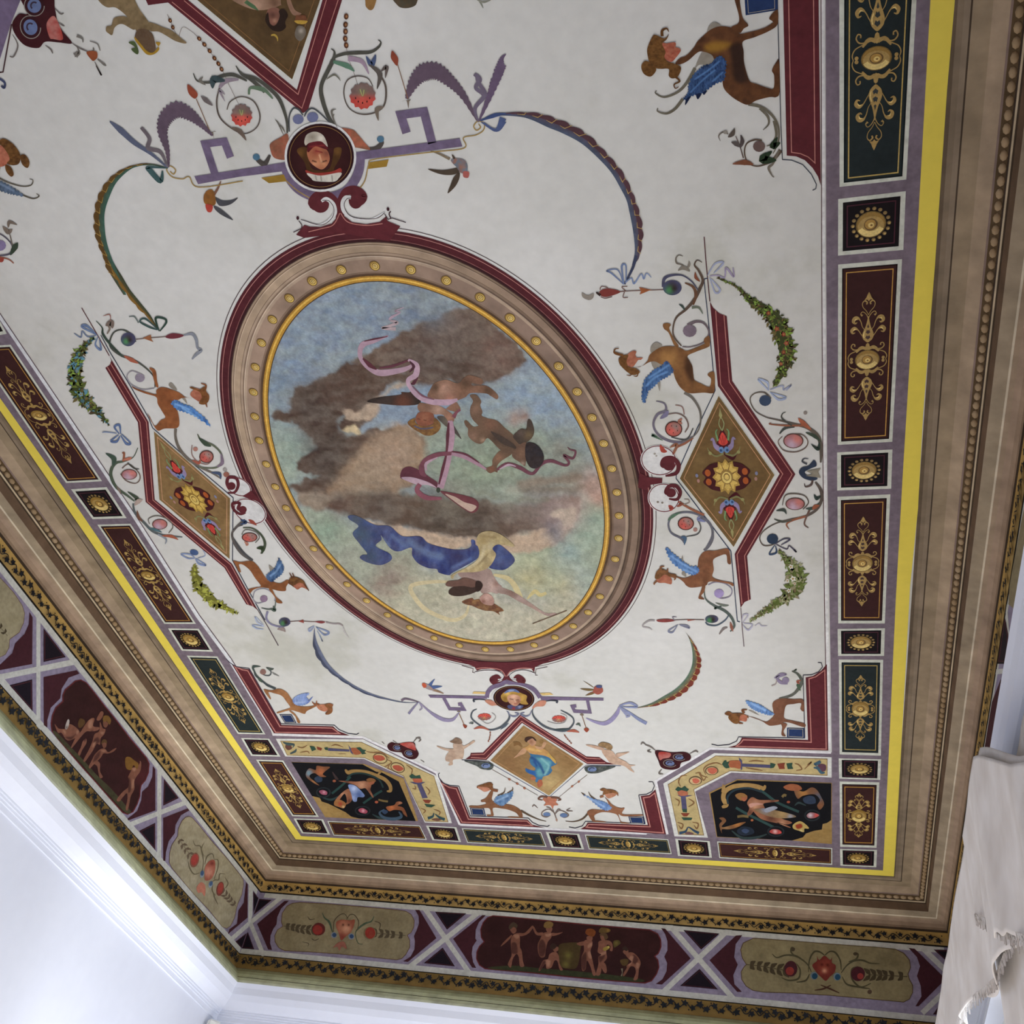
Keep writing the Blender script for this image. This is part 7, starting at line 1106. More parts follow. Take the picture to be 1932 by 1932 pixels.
# ---- leaf garlands
def garland(label, t, path, widths, cols, n, flower=None, seed=1):
    th = motif('leaf_garland', label, 'painted garland', tile(t)([P2(path)[len(P2(path))//2]])[0], 'leaf garlands'); p = spline(P2(path), False, 10); rnd = random.Random(seed); w_ = np.interp(np.linspace(0, 1, len(p)), np.linspace(0, 1, len(widths)), widths); A = Art(t, 4); a_, b2 = ribbon(p, w_*.72); o_ = np.r_[a_, b2[::-1]]; o_ = o_+8*np.c_[fbm(o_[:, 0]/9, o_[:, 1]/9, 2), fbm(o_[:, 0]/9+7, o_[:, 1]/9, 2)]*2; A.poly(o_, cols[2]); A.obj('dark_core', th); A = Art(t, 5)  # core is a ragged ribbon of dark green under the leaves
    for i in range(n):
        j = rnd.randrange(len(p)); a = rnd.uniform(0, 2*math.pi); r = w_[j]*math.sqrt(rnd.random()); x, y = p[j][0]+r*math.cos(a), p[j][1]+r*math.sin(a); l = rnd.uniform(17, 36)*(0.45+.55*w_[j]/max(widths)); b_ = a+rnd.uniform(-.9, .9); ca, sa = math.cos(b_), math.sin(b_)
        A.poly([(x-ca*l*.6, y-sa*l*.6), (x-sa*l*.38, y+ca*l*.38), (x+ca*l, y+sa*l), (x+sa*l*.38, y-ca*l*.38)], rnd.choice(cols))
        A.k = min(A.k, 24) if A.k < 24 else 24-(i % 8)
    A.obj('leaves', th)
    if flower:
        A = Art(t, 6)
        for x, y, r, c in flower: A.poly([(x+r*(1 if k % 2 else .55)*math.cos(k*math.pi/5), y+r*(1 if k % 2 else .55)*math.sin(k*math.pi/5)) for k in range(10)], c); A.disc(x, y, r*.3, r*.3, '#a0803c', n=8)
        A.obj('blossoms', th)
    return th
LG = ['#55602e', '#6b7a34', '#3f4526', '#6b5f38', '#4a3c28', '#7f9a44']
garland('leaf garland with red berries right of the oval, upper', 'H', '1060,405 1200,470 1290,560 1380,620 1460,690 1520,780 1550,880 1560,980 1530,1080 1470,1190', (4, 10, 30, 45, 62, 78, 80, 68, 45, 5), LG, 320, [(1430, 660, 20, '#8a3c34'), (1490, 775, 22, '#a0483c'), (1540, 815, 20, '#94403a'), (1560, 880, 22, '#9c4a40'), (1540, 945, 18, '#8a3c34'), (1520, 1030, 16, '#9c4a40')], 3)
garland('leaf garland with white flowers, lower right', 'M', '1240,730 1290,800 1340,860 1370,930 1360,1000 1300,1060 1200,1130 1110,1190 1030,1240', (8, 30, 60, 80, 75, 50, 32, 18, 3), ['#66743a', '#7d8a56', '#55602e', '#8a8466', '#6b5f40', '#9a9a78'], 300, [(1322, 848, 22, '#d2cfc4'), (1337, 935, 26, '#d8d5ca'), (1297, 950, 18, '#cfccc0'), (1307, 1022, 20, '#d2cfc4'), (1350, 970, 16, '#b0a598')], 5)
garland('leaf garland with blue flowers left of the oval, upper', 'E', '680,610 620,670 570,740 550,830 555,930 580,1010 640,1090 710,1150 790,1240', (5, 25, 45, 52, 58, 55, 48, 32, 5), LG+['#4a6a72', '#5d8a9a'], 260, [(560, 850, 18, '#5d8090'), (590, 1020, 20, '#7aa0b4'), (640, 1105, 18, '#6a8fa8')], 7)
garland('small yellow green leaf garland left of the oval, lower', 'J', '1415,450 1425,540 1460,620 1540,700 1620,750 1730,800', (8, 36, 48, 40, 28, 4), ['#8a8a3c', '#a5a84c', '#6b6a2c', '#7d7a3a'], 150, None, 9)
# ---- birds
def bird(label, t, body, wings, tail, head, cols):
    th = motif('painted_bird', label, 'painted bird', tile(t)([P2(body).mean(0)])[0], 'small painted birds')
    A = Art(t, 5); A.soft(body, cols[0], [('n', cols[1], .6, 20, 20)], 7); A.obj('body', th)
    A = Art(t, 4)
    for w_ in wings: A.poly(w_, cols[2], True)
    A.obj('wings', th); A = Art(t, 4); A.stroke(tail, (10, 8, 3), cols[3]); A.obj('tail', th); A = Art(t, 6); A.poly(head, cols[4], True); A.obj('head', th)
bird('blue and orange bird right under the near fret bar', 'B', '1550,1165 1600,1155 1650,1170 1670,1210 1660,1260 1620,1260 1590,1220 1560,1190', ['1620,1215 1560,1230 1480,1240 1380,1232 1470,1270 1560,1275 1610,1250', '1610,1255 1570,1290 1545,1350 1525,1410 1580,1360 1610,1300', '1555,1125 1580,1150 1570,1170'], '1540,1160 1460,1120 1400,1100', '1640,1250 1680,1255 1675,1295 1640,1290', ('#65727c', '#a5602c', '#4c4034', '#7d6f5a', '#a05850'))
bird('orange bird with dark wings left under the near fret bar', 'A', '1510,1390 1550,1385 1570,1440 1570,1490 1530,1500 1490,1480 1485,1430', ['1570,1440 1620,1460 1680,1460 1735,1442 1680,1490 1600,1500', '1560,1500 1620,1530 1700,1605 1620,1570 1570,1530'], '1560,1420 1590,1370 1610,1320', '1500,1490 1550,1500 1540,1545 1510,1540', ('#94602a', '#6b4a2c', '#4a4a4e', '#7d5a48', '#b04438'))
bird('small blue bird with a red breast on the left of the far fret bar', 'Q', '75,225 110,220 150,250 170,275 130,270 90,250', ['120,235 150,200 178,180 160,215 145,250', '130,245 180,235 240,242 190,258 150,262'], '160,270 210,285 250,302', '72,220 95,215 110,240 90,255 75,240', ('#8a8a94', '#a5784a', '#4a5c84', '#8a705a', '#b5563c'))
bird('small red bird with a blue head on the right of the far fret bar', 'Q', '1510,240 1560,250 1570,285 1530,310 1490,290 1495,260', ['1500,255 1450,220 1405,195 1470,240', '1500,270 1440,260 1380,262 1450,280', '1510,290 1460,300 1425,318 1480,310'], '1500,290 1470,300 1440,310', '1515,235 1560,235 1555,255 1520,252', ('#a0584c', '#8a4a3c', '#75603c', '#8a5040', '#4a5278'))
# ---- putti on the white field
def cherub(label, t, parts, hair, hc, cols=('#a58468', '#86664e', '#c4a488'), step=9):
    th = motif('painted_putto', label, 'painted putto', tile(t)([P2(parts[0]).mean(0)])[0], 'putti on the white field'); A = Art(t, 5)
    for i, b_ in enumerate(parts): A.soft(b_, cols[0], [('n', cols[1], .6, 50, 40), ('n', cols[2], .45, 40, 50)], step, seed=i*1.7+1)
    o = A.obj('body', th); A = Art(t, 6)
    for h in hair: A.soft(h, hc, [('n', '#5a4228', .5, 18, 18)], step*.7)
    A.obj('hair', o); return th
cherub('upside down putto holding a bead string, top left', 'X', ['1080,-60 1100,20 1180,80 1280,85 1400,180 1420,240 1480,300 1520,350 1640,350 1660,280 1640,240 1590,170 1540,100 1490,0 1470,-60', '1400,190 1340,180 1260,200 1230,280 1180,290 1170,340 1200,370 1240,385 1270,300 1350,265 1480,330 1500,260', '1640,250 1720,265 1800,300 1900,340 2010,430 2060,470 2030,480 1930,450 1830,390 1750,350 1660,340'], ['1490,400 1520,330 1600,320 1680,370 1710,460 1720,540 1690,590 1630,580 1560,500 1510,440'], '#665240', ('#7d6a4c', '#655438', '#96805e'), 14)
A = Art('X', 7); A.poly('1490,410 1560,490 1620,560 1690,580 1760,500 1770,470 1720,470 1760,540 1700,600 1620,600 1540,510 1490,440', '#a8842c', True); A.poly('1420,470 1470,455 1500,480 1530,560 1520,600 1480,580 1450,540 1490,520', '#4c5a34', True); th_ = motif('leaf_wreath', 'yellow wreath with green leaves round the upside down putto head', 'painted wreath', tile('X')([(1620, 560)])[0], 'wreaths'); A.obj('wreath', th_)
cherub('pale putto left of the lozenge of the dancing woman', 'Q', ['330,720 380,710 410,730 420,770 415,820 400,845 350,830 310,800 290,780 330,770', '340,780 290,790 265,830 270,860 300,870 290,895 325,890 330,850 400,840 350,810', '330,760 270,755 200,735 200,745 260,770 320,780', '410,740 450,720 495,690 510,700 460,735 420,760'], ['320,690 350,668 390,680 405,710 380,720 340,715 300,700'], '#8a7260', ('#b59a84', '#9a8270', '#c9b29c'), 7)
cherub('pale putto lying right of the lozenge of the dancing woman', 'Q', ['1560,770 1600,765 1650,780 1690,830 1760,865 1790,890 1840,895 1800,910 1830,955 1790,935 1740,900 1640,880 1600,840 1570,800', '1560,770 1500,755 1430,730 1450,725 1520,735 1580,755', '1680,800 1740,790 1790,785 1740,810 1690,830'], ['1530,730 1560,705 1620,715 1650,745 1630,770 1570,745'], '#a0825c', ('#bd9e88', '#a3836c', '#d0b49c'), 7)
cherub('legs and toes of a putto cut by the top edge, right of the top lozenge', 'B', ['930,-60 1010,-60 990,50 960,75 930,50 925,20'], ['1120,-40 1300,-60 1300,20 1270,50 1210,60 1160,40'], '#4c4638', ('#8f6a3c', '#75542e', '#a5804e'), 9)
# ---- bead strings
def beads(label, t, pts, r, col, ln=None):
    th = motif('bead_string', label, 'painted beads', tile(t)([P2(pts)[0]])[0], 'strings of beads')
    if ln: A = Art(t, 4); A.stroke(ln, .35/(TILES[t][2]/1932), '#6a5444'); A.obj('thread', th)
    P__ = P2(pts); A = Art(t, 5)
    for i, (x, y) in enumerate(P__): a = P__[min(i+1, len(P__)-1)]-P__[max(i-1, 0)]; A.disc(x, y, r, r*1.35, col, math.degrees(math.atan2(a[1], a[0]))-90, n=12); A.disc(x+r*.15, y, r*.45, r*.6, '#a0714a', n=8)
    A.obj('beads', th)
beads('string of brown beads hanging from the putto hand, left of the top lozenge', 'A', '1452,282 1490,325 1528,372 1563,425 1592,465 1615,505', 14, '#54321f', '1300,290 1330,200 1390,225 1450,280 1540,390 1620,510 1660,600 1700,680 1740,760')
beads('string of brown beads right of the top lozenge', 'B', '785,120 780,180 780,230 778,282 785,330', 17, '#5a3826', '785,340 800,420 830,500 870,620')
beads('pair of brown beads beside the putto, left of the top lozenge', 'A', '1240,150 1260,200', 13, '#54321f', '1220,105 1240,150 1285,250')
beads('short red bead string left of the far lozenge', 'Q', '636,625 636,645 632,662 630,678 622,695', 6, '#7d3f36', '636,610 634,660 618,700')
beads('short red bead string right of the far lozenge', 'Q', '1255,650 1265,665 1278,680 1292,695 1306,712', 6, '#7d3f36', '1245,635 1280,685 1312,715')
beads('red bead string under the left edge of the far lozenge', 'Q', '795,1012 860,1048 920,1085', 9, '#8a4a38', '650,930 860,1048 1030,1145')
beads('red bead string under the right edge of the far lozenge', 'Q', '1370,1032 1315,1070', 8, '#a0604a', '1440,975 1320,1068 1200,1165')
# arrows standing on the fret bars
for lab, t, s_, tip, ft in (('red tipped arrow on the right arm of the near fret bar', 'B', '1160,470 1235,720', '1120,370 1145,395 1165,430 1155,480 1120,440 1110,410', '1190,740 1225,735 1238,790 1245,740 1255,725'), ('red tipped arrow on the left arm of the near fret bar', 'A', '1430,720 1540,980', '1370,615 1440,680 1420,720 1375,680', '1500,965 1545,970 1560,1010 1555,960 1575,960'), ('short arrow under the left arm of the far fret bar', 'Q', '375,460 420,560', '412,555 445,570 430,590 415,575', '360,450 378,440 392,455'), ('short arrow under the right arm of the far fret bar', 'Q', '1395,480 1432,590', '1412,598 1435,585 1455,600 1435,622', '1380,480 1395,462 1412,482')):
    th = motif('painted_arrow', lab, 'painted arrow', tile(t)([P2(tip).mean(0)])[0], 'arrows on the fret bars'); k = TILES[t][2]/1932; A = Art(t, 5); A.stroke(s_, .7/k, '#7d5a3c', smooth=False); A.obj('shaft', th); A = Art(t, 6); A.poly(tip, '#8a4430', True); A.obj('tip', th); A = Art(t, 5); A.poly(ft, '#75685a', True); A.obj('foot', th)
# ---- heart palmettes
def heart(label, t, outline, red, spirals, stem):
    th = motif('heart_palmette', label, 'painted palmette', tile(t)([P2(outline).mean(0)])[0], 'heart palmettes'); A = Art(t, 5); A.poly(outline, '#3c171b', True); A.obj('heart', th); A = Art(t, 6); A.soft(red, '#a03c34', [('n', '#c4a095', .4, 50, 40)], 9); A.obj('red_fan', th)
    for x, y, rx, ry, rot in spirals: A = Art(t, 6); A.poly(ell(x, y, rx*1.5, ry*1.5, rot), '#33161b'); A.line(ell(x, y, rx*1.45, ry*1.45, rot, 28, 20, 300), rx*.06, '#8d857c'); A.poly(ell(x, y, rx, ry, rot), '#626f92'); A.stroke(ell(x, y, rx*.5, ry*.5, rot, 10, 150, 330), rx*.12, '#3a2c3a'); A.obj('blue_spiral', th)
    A = Art(t, 4)
    for s_ in stem: A.stroke(s_, (2, 5, 6, 3), '#6d6660')
    A.obj('tendrils', th)
heart('dark red heart palmette with two blue spirals in the top left corner', 'A', '150,-40 370,-40 400,60 420,160 460,230 525,315 430,310 330,305 280,350 180,330 110,250 90,170 140,100 200,95', '340,170 400,120 460,280 390,285 360,270', [(222, 198, 50, 58, -20), (250, 42, 50, 52, -20)], ['525,315 580,350 650,380', '560,340 580,390 545,415', '400,60 440,100 465,95', '420,160 450,180 470,190', '90,250 130,330 100,410 70,410', '330,330 370,360 385,390', '650,380 680,370 680,345', '690,450 740,550 700,480'])
th = motif('orange_blossom', 'small orange blossom on a grey stem in the top left corner', 'painted blossom', tile('A')([(680, 410)])[0], 'blossoms'); A = Art('A', 5); A.poly('630,380 700,375 710,415 690,440 670,440', '#8a4a2c', True); A.obj('blossom', th); A = Art('A', 4); A.stroke('710,430 760,470 775,480', (4, 9, 2), '#77726a'); A.stroke('540,400 575,380 560,420', (12, 10, 4), '#77726a'); A.stroke('560,260 600,280 605,310', (12, 8, 3), '#77726a'); A.stroke('655,300 710,320 730,370', (3, 5, 3), '#77726a'); A.obj('sprigs', th)
heart('heart palmette with two blue spirals at the left chamfer of the far end', 'P', '1365,730 1400,705 1450,715 1580,705 1600,750 1625,800 1600,840 1550,845 1500,820 1480,790 1430,785 1380,770', '1470,715 1575,708 1600,770 1560,760 1520,745', [(1447, 750, 24, 16, 10), (1545, 797, 26, 17, 15)], ['1580,705 1610,670 1640,665', '1450,715 1410,690', '1640,850 1670,870', '1340,720 1320,700', '1600,665 1640,680 1625,700'])
heart('heart palmette with two blue spirals at the right chamfer of the far end', 'R', '215,668 330,680 420,678 465,700 460,735 400,755 385,790 330,805 260,790 235,740', '240,680 320,685 315,715 270,725 245,735', [(385, 715, 30, 16, 5), (318, 758, 32, 18, 5)], ['215,668 180,640 140,625', '180,660 160,670 185,680', '460,690 500,670 520,680', '260,800 240,830 270,835', '150,630 125,610 110,625'])
# dark triangular dolphins either side of the far lozenge
for lab, p, sp in (('dark leafy triangle left of the far lozenge', '420,858 560,865 650,880 662,912 630,935 560,925 520,900', (600, 898)), ('dark leafy triangle right of the far lozenge', '1675,905 1560,900 1435,905 1418,930 1450,960 1520,962 1590,940', (1480, 928))):
    th = motif('leaf_triangle', lab, 'painted leaf', tile('Q')([P2(p).mean(0)])[0], 'dark leafy triangles'); A = Art('Q', 5); A.soft(p, '#3c443e', [('n', '#8a8a84', .5, 20, 12), ('n', '#20242a', .5, 14, 10)], 7); A.obj('leaf', th); A = Art('Q', 6); A.disc(*sp, 38, 20, '#6f7fa2'); A.stroke(ell(sp[0], sp[1], 22, 12, 0, 10, 150, 330), 4, '#343c50'); A.obj('spiral', th)
# ================= the sky painting inside the oval
pic = thing('oval_painting', 'oval ceiling painting of winged putti with a pink ribbon and a falling woman among clouds', 'painting', uv_px(0, 0))
def sky():
    st = .0021; u, v = np.meshgrid(np.arange(-OA-.01, OA+.012, st), np.arange(-OB-.01, OB+.012, st)); nx, ny = u.shape[1], u.shape[0]
    uvp = np.c_[u.ravel(), v.ravel()]; q = (uvp-OC) @ np.array([[math.cos(OR), -math.sin(OR)], [math.sin(OR), math.cos(OR)]])
    keep = ((q[:, 0]/(OA+.004))**2+(q[:, 1]/(OB+.004))**2) < 1
    p = uvm(uvp)
    x, y = p[:, 0].copy(), p[:, 1].copy()
    # brush drag: the strokes wander a little
    w = p+np.c_[9*fbm(x/26, y/20, 3)+5*fbm(x/9, y/9, 2), 8*fbm(x/24+9, y/22, 3)+4*fbm(x/8+5, y/9, 2)]*1.6
    L = [('n', '#a3b4c2', .5, 40, 22), ('n', '#6d8294', .35, 16, 26),
         ('p', spline(P2('470,500 900,500 900,600 760,640 660,690 560,740 470,790'), True), '#7f94ae', 70), ('n', '#9fb2c4', .40, 26, 14), ('n', '#667d98', .30, 12, 18), ('b', 770, 560, 60, '#73829a', .7), ('b', 545, 730, 36, '#6a8aae', .6),
         ('b', 1050, 735, 70, '#8ea6c2', .9), ('b', 1000, 770, 60, '#8fa6be', .8), ('b', 730, 775, 40, '#8fa2b4', .9),
         ('b', 545, 850, 55, '#9bb0a4', 1), ('b', 535, 880, 40, '#97aa9c', 1), ('p', spline(P2('790,780 900,800 1000,800 1100,840 1100,930 950,930 840,920 780,880'), True), '#8c9a90', 60), ('b', 890, 890, 70, '#7f8f78', .8), ('b', 950, 880, 60, '#87987f', .7), ('b', 720, 905, 50, '#7d7f58', .8),
         ('p', spline(P2('560,960 620,960 660,990 720,1010 800,1040 760,1120 660,1110 600,1040'), True), '#9aa391', 40), ('b', 620, 1010, 40, '#8aa58e', .8), ('b', 650, 1060, 40, '#a5a394', .7),
         ('p', spline(P2('930,1030 1060,1010 1090,960 1150,950 1150,1090 1090,1130 960,1100'), True), '#9aa88f', 40), ('b', 1100, 990, 50, '#8fa99a', .8), ('b', 1000, 1060, 60, '#a3ad8e', .8), ('b', 1090, 1090, 40, '#a5b3ae', .8),
         ('p', spline(P2('690,1120 800,1080 900,1120 1000,1140 1080,1110 1100,1180 1000,1230 850,1230 740,1180'), True), '#beb59c', 55), ('b', 900, 1190, 120, '#c2b9a2', .9), ('b', 735, 1085, 30, '#7d655d', .8), ('b', 715, 1100, 26, '#8a6f66', .7), ('b', 760, 1065, 24, '#8f7668', .6), ('b', 815, 1110, 40, '#b0ac90', .8), ('b', 1000, 1095, 34, '#b8aa74', .7), ('b', 1060, 1100, 26, '#b3a878', .6), ('n', '#b5bda0', .30, 30, 14), ('n', '#7d8a7c', .20, 14, 10),
         ('p', spline(P2('786,611 830,600 865,581 898,581 942,620 994,677 968,700 942,718 900,726 850,716 800,732 770,706 740,700 700,700 659,684 700,660 736,640'), True), '#6b574a', 9, 8, 20),
         ('b', 870, 690, 50, '#48382f', .85), ('b', 800, 680, 50, '#544541', .7), ('b', 940, 670, 40, '#7a5f54', .7), ('b', 860, 620, 36, '#75675f', .6),
         ('p', spline(P2('659,684 690,690 740,694 790,712 745,728 718,744 722,764 700,795 674,816 652,813 640,798 655,780 640,812 660,822 700,812 740,806 770,806 790,820 800,850 790,900 740,935 690,938 640,940 560,930 548,915 600,895 580,898 562,885 560,870 597,847 591,829 566,808 545,793 519,790 519,780 545,767 548,746 566,731 607,712'), True), '#574236', 8, 8, 18),
         ('b', 600, 760, 45, '#3f3029', .9), ('b', 620, 830, 40, '#42322a', .85), ('b', 640, 740, 40, '#5f4b40', .6), ('b', 620, 870, 44, '#3d2f2a', .9), ('b', 580, 780, 30, '#4c3e38', .7),
         ('p', spline(P2('690,838 740,806 775,806 800,840 795,890 760,925 700,940 640,940 620,925 660,880'), True), '#9f8468', 26, 10, 26), ('b', 740, 860, 44, '#a58c76', .8), ('b', 690, 910, 40, '#9f8a72', .8),
         ('p', spline(P2('648,778 674,776 720,744 745,728 790,712 760,732 726,746 722,766 705,790 676,798 655,790'), True), '#b39d86', 7, 5, 14), ('p', spline(P2('648,812 672,804 678,818 660,818'), True), '#c8b48c', 6, 2),
         ('p', spline(P2('690,800 720,790 708,805 680,818'), True), '#8fa0ae', 8, 3), ('p', spline(P2('726,750 780,726 830,735 850,770 820,800 780,805 745,795 715,790'), True), '#8497aa', 14, 5, 20),
         ('p', spline(P2('560,930 640,930 700,926 760,935 700,950 640,955 590,965'), True), '#8c7c6a', 14, 6, 20),
         ('p', spline(P2('618,952 650,938 720,930 800,936 870,942 950,948 1010,950 1070,930 1095,945 1080,980 1040,995 1010,1003 960,1012 900,1017 850,1012 780,998 720,988 660,972 625,964'), True), '#635041', 13, 7, 24),
         ('b', 720, 960, 40, '#54473f', .8), ('b', 830, 985, 50, '#483b32', .85), ('b', 900, 985, 40, '#453a33', .8), ('b', 640, 955, 22, '#5c443a', .8), ('b', 1040, 960, 40, '#8f7d78', .85), ('b', 980, 955, 40, '#7d6f68', .7), ('b', 850, 950, 40, '#6d6558', .7),
         ('p', spline(P2('690,985 760,996 860,1015 920,1016 1000,1004 1060,990 1080,985 1075,1005 1062,1020 1030,1035 980,1042 930,1036 880,1032 840,1042 790,1035 740,1010'), True), '#bda48a', 10, 5, 16), ('b', 1060, 985, 30, '#a5928c', .7), ('b', 1080, 960, 24, '#b39a90', .7), ('p', spline(P2('1040,965 1085,955 1080,985 1058,990'), True), '#bba896', 8, 4),
         ('b', 1120, 915, 34, '#b5907f', .9), ('b', 1130, 940, 20, '#b8927f', .8), ('s', P2('980,915 1040,905 1090,900'), 9, '#84705f', 14, .8), ('s', P2('960,925 1030,925 1100,920'), 6, '#7a6a5a', 12, .7), ('s', P2('900,930 960,940 1030,945'), 5, '#80806a', 12, .5), ('b', 970, 790, 14, '#a8806c', .7), ('b', 990, 785, 12, '#a67a66', .7), ('b', 960, 935, 22, '#9aa392', .8), ('b', 1050, 1010, 18, '#75747c', .8), ('b', 1038, 1000, 14, '#6d6a74', .7), ('b', 1070, 1040, 22, '#87a0a4', .6),
         ('b', 1060, 850, 30, '#7d776e', .6), ('b', 820, 600, 26, '#66727f', .6), ('n', '#b9b2a2', .16, 22, 10), ('n', '#4d4238', .20, 16, 9)]
    col = np.zeros((len(p), 3)); col[:] = .1
    k = np.where(keep)[0]; col[k] = blend_layers(w[k], '#8fa0a8', [list(l) for l in L], 2.0)
    col[k] *= (1+.55*fbm(p[k][:, :1]/5, p[k][:, 1:]/7, 3))
    g_ = col[k] @ np.array([.3, .59, .11]); col[k] = col[k]*.96+g_[:, None]*.04
    A = Art(None, 2); idx = -np.ones(len(p), int); idx[k] = np.arange(len(k)); f = []
    I = idx.reshape(ny, nx)
    a, b_, c, d = I[:-1, :-1], I[:-1, 1:], I[1:, 1:], I[1:, :-1]; ok = (a >= 0) & (b_ >= 0) & (c >= 0) & (d >= 0)
    f = np.c_[a[ok], b_[ok], c[ok], d[ok]].tolist()
    A._add(p[k], f, col[k]); A.obj('sky_and_clouds', pic, 'sky')
sky()
def fig(name, t, polys, base, layers, step=6, lay=4, parent=None):
    A = Art(t, lay)
    for i, b_ in enumerate(polys): A.soft(b_, base, list(layers)+[('n', '#54423a', .3, 60, 50)], step, seed=i*2.1+.7)
    return A.obj(name, parent or pic, 'sky')
RB = '#a88a98'
def rib(polys, strokes):
    A = Art(polys[0], 5)
    for p in polys[1:]: A.poly(p[0], p[1], True)
    for s_ in strokes: A.stroke(s_[0], s_[1], s_[2])
    return A
A = Art('F', 4)
for p, w_, c in (('1400,618 1335,645 1370,655 1310,690 1290,710', (2, 6, 5, 10, 6), '#b09aa6'), ('1300,715 1350,730 1290,755 1240,770 1340,775', (8, 12, 10, 8, 14), '#b3a0a2'), ('1285,825 1180,865 1100,890 1078,960 1110,1030 1190,1085 1260,1095 1400,1070 1470,1035', (5, 14, 22, 16, 14, 22, 24, 18, 8), '#a88c98'), ('1280,830 1180,850 1110,865', (3, 6, 3), '#5c333c'), ('1100,990 1150,1040 1200,1070', (5, 16, 4), '#5a3038'), ('1220,1060 1320,1045 1430,1005', (5, 10, 6), '#5f3640'), ('1430,1000 1490,1040 1485,1110 1430,1150 1450,1210 1510,1270 1600,1305 1720,1310 1790,1290', (8, 20, 22, 16, 14, 18, 22, 22, 8), '#b295a2'), ('1440,1010 1470,1050 1440,1090', (4, 12, 4), '#4c2c36'), ('1500,1130 1470,1170 1450,1175', (4, 14, 4), '#55303a'), ('1460,1190 1530,1260 1620,1290', (3, 7, 3), '#75505c')): A.stroke(p, w_, c)
A.obj('ribbon', pic)
fig('dark_wing', 'Y', ['222,495 300,462 480,440 492,420 552,422 590,410 645,480 620,518 480,525 330,512'], '#2f2824', [('b', 500, 500, 70, '#6a4030'), ('b', 380, 480, 50, '#3c332e')], 9)
fig('small_wing', 'Y', ['775,618 830,610 900,672 970,792 900,730 835,682'], '#4a4642', [('b', 850, 650, 40, '#6d6558')], 8, 3)
p1 = fig('upper_putto', 'Y', ['700,455 720,400 760,345 850,322 940,350 985,310 1030,285 1130,315 1125,360 1055,345 1060,368 1170,370 1255,440 1250,476 1200,450 1160,430 1040,428 1000,460 930,485 860,492 760,490', '620,540 640,505 700,512 800,530 880,582 912,612 905,652 868,655 820,600 740,595 650,580', '850,548 920,500 945,520 962,560 920,575 900,570 860,560'], '#866450', [('b', 830, 400, 60, '#bf9680'), ('b', 760, 380, 40, '#5c4634'), ('b', 1000, 350, 50, '#5f4836'), ('b', 1180, 410, 50, '#5a4434'), ('b', 870, 470, 40, '#a87866'), ('b', 780, 560, 50, '#b0907c'), ('b', 880, 620, 30, '#a87a64'), ('b', 650, 550, 30, '#84624e')], 8)
fig('face', 'Y', ['605,640 620,590 660,575 740,588 752,640 740,672 680,690 630,680'], '#8a5540', [('b', 680, 620, 30, '#a06a50'), ('s', '620,630 640,635', 3, '#4a2a20', 6), ('s', '670,640 690,645', 3, '#4a2a20', 6)], 6, 5, p1)
fig('hair', 'Y', ['542,660 600,625 605,660 640,685 700,690 745,670 750,625 780,640 804,680 790,725 740,760 680,762 630,735 580,705'], '#6f4c2c', [('n', '#a07a44', .6, 22, 14), ('s', '600,690 660,710 740,700', 5, '#4a5470', 7)], 6, 6, p1)
p2 = fig('lower_putto', 'Y', ['1035,445 1085,440 1125,490 1118,525 1135,575 1130,605 1170,625 1250,645 1310,700 1375,755 1410,800 1430,840 1400,900 1370,910 1330,905 1270,872 1200,800 1170,785 1140,822 1100,828 1050,800 1020,760 1020,710 1000,685 990,650 1012,645 1060,692 1090,690 1100,682 1060,640 1038,590 1040,540 1060,490', '1280,880 1340,868 1372,905 1285,965 1250,1010 1255,1055 1230,1050 1195,1062 1165,1040 1162,1020 1210,1000 1215,955 1245,910'], '#6d5644', [('b', 1080, 560, 40, '#8a6c58'), ('b', 1200, 670, 50, '#84604c'), ('b', 1060, 770, 40, '#8f705c'), ('b', 1240, 780, 50, '#4f3f34'), ('b', 1330, 820, 50, '#54463a'), ('b', 1260, 940, 34, '#8a6650'), ('b', 1140, 800, 20, '#a58870'), ('b', 1210, 1030, 24, '#7d5240')], 8)
fig('wing', 'Y', ['1378,765 1440,710 1480,712 1490,650 1505,632 1530,660 1545,740 1510,800 1440,835 1400,805', '1200,730 1300,775 1380,830 1410,870 1370,860 1280,820'], '#453b34', [('b', 1500, 760, 40, '#6d5c44'), ('b', 1440, 740, 30, '#5c4f46')], 8, 5, p2)
fig('face', 'Y', ['1370,910 1420,845 1480,818 1490,900 1480,970 1470,1005 1430,975 1385,945'], '#6b5242', [('b', 1440, 900, 30, '#7d604c'), ('b', 1455, 985, 16, '#a89280')], 7, 6, p2)
fig('hair', 'Y', ['1480,830 1530,820 1580,850 1612,895 1622,955 1590,1010 1540,1025 1500,1000 1475,930'], '#1f1c1e', [('n', '#3c383c', .6, 20, 20)], 7, 7, p2)
A = Art('Y', 5)
A.poly('485,1098 500,1032 560,1010 640,1042 720,1095 782,1140 772,1182 700,1150 620,1140 540,1118', '#5c333c', True); A.poly('492,1100 560,1092 640,1110 720,1140 772,1178 700,1155 610,1150', '#b39aa4', True); A.poly('800,1205 880,1215 960,1230 1060,1258 1105,1300 1092,1360 1042,1376 980,1342 880,1270', '#6a3c40', True); A.poly('840,1225 920,1250 990,1290 1060,1310 1088,1330 1045,1366 985,1335 900,1275', '#b8a090', True)
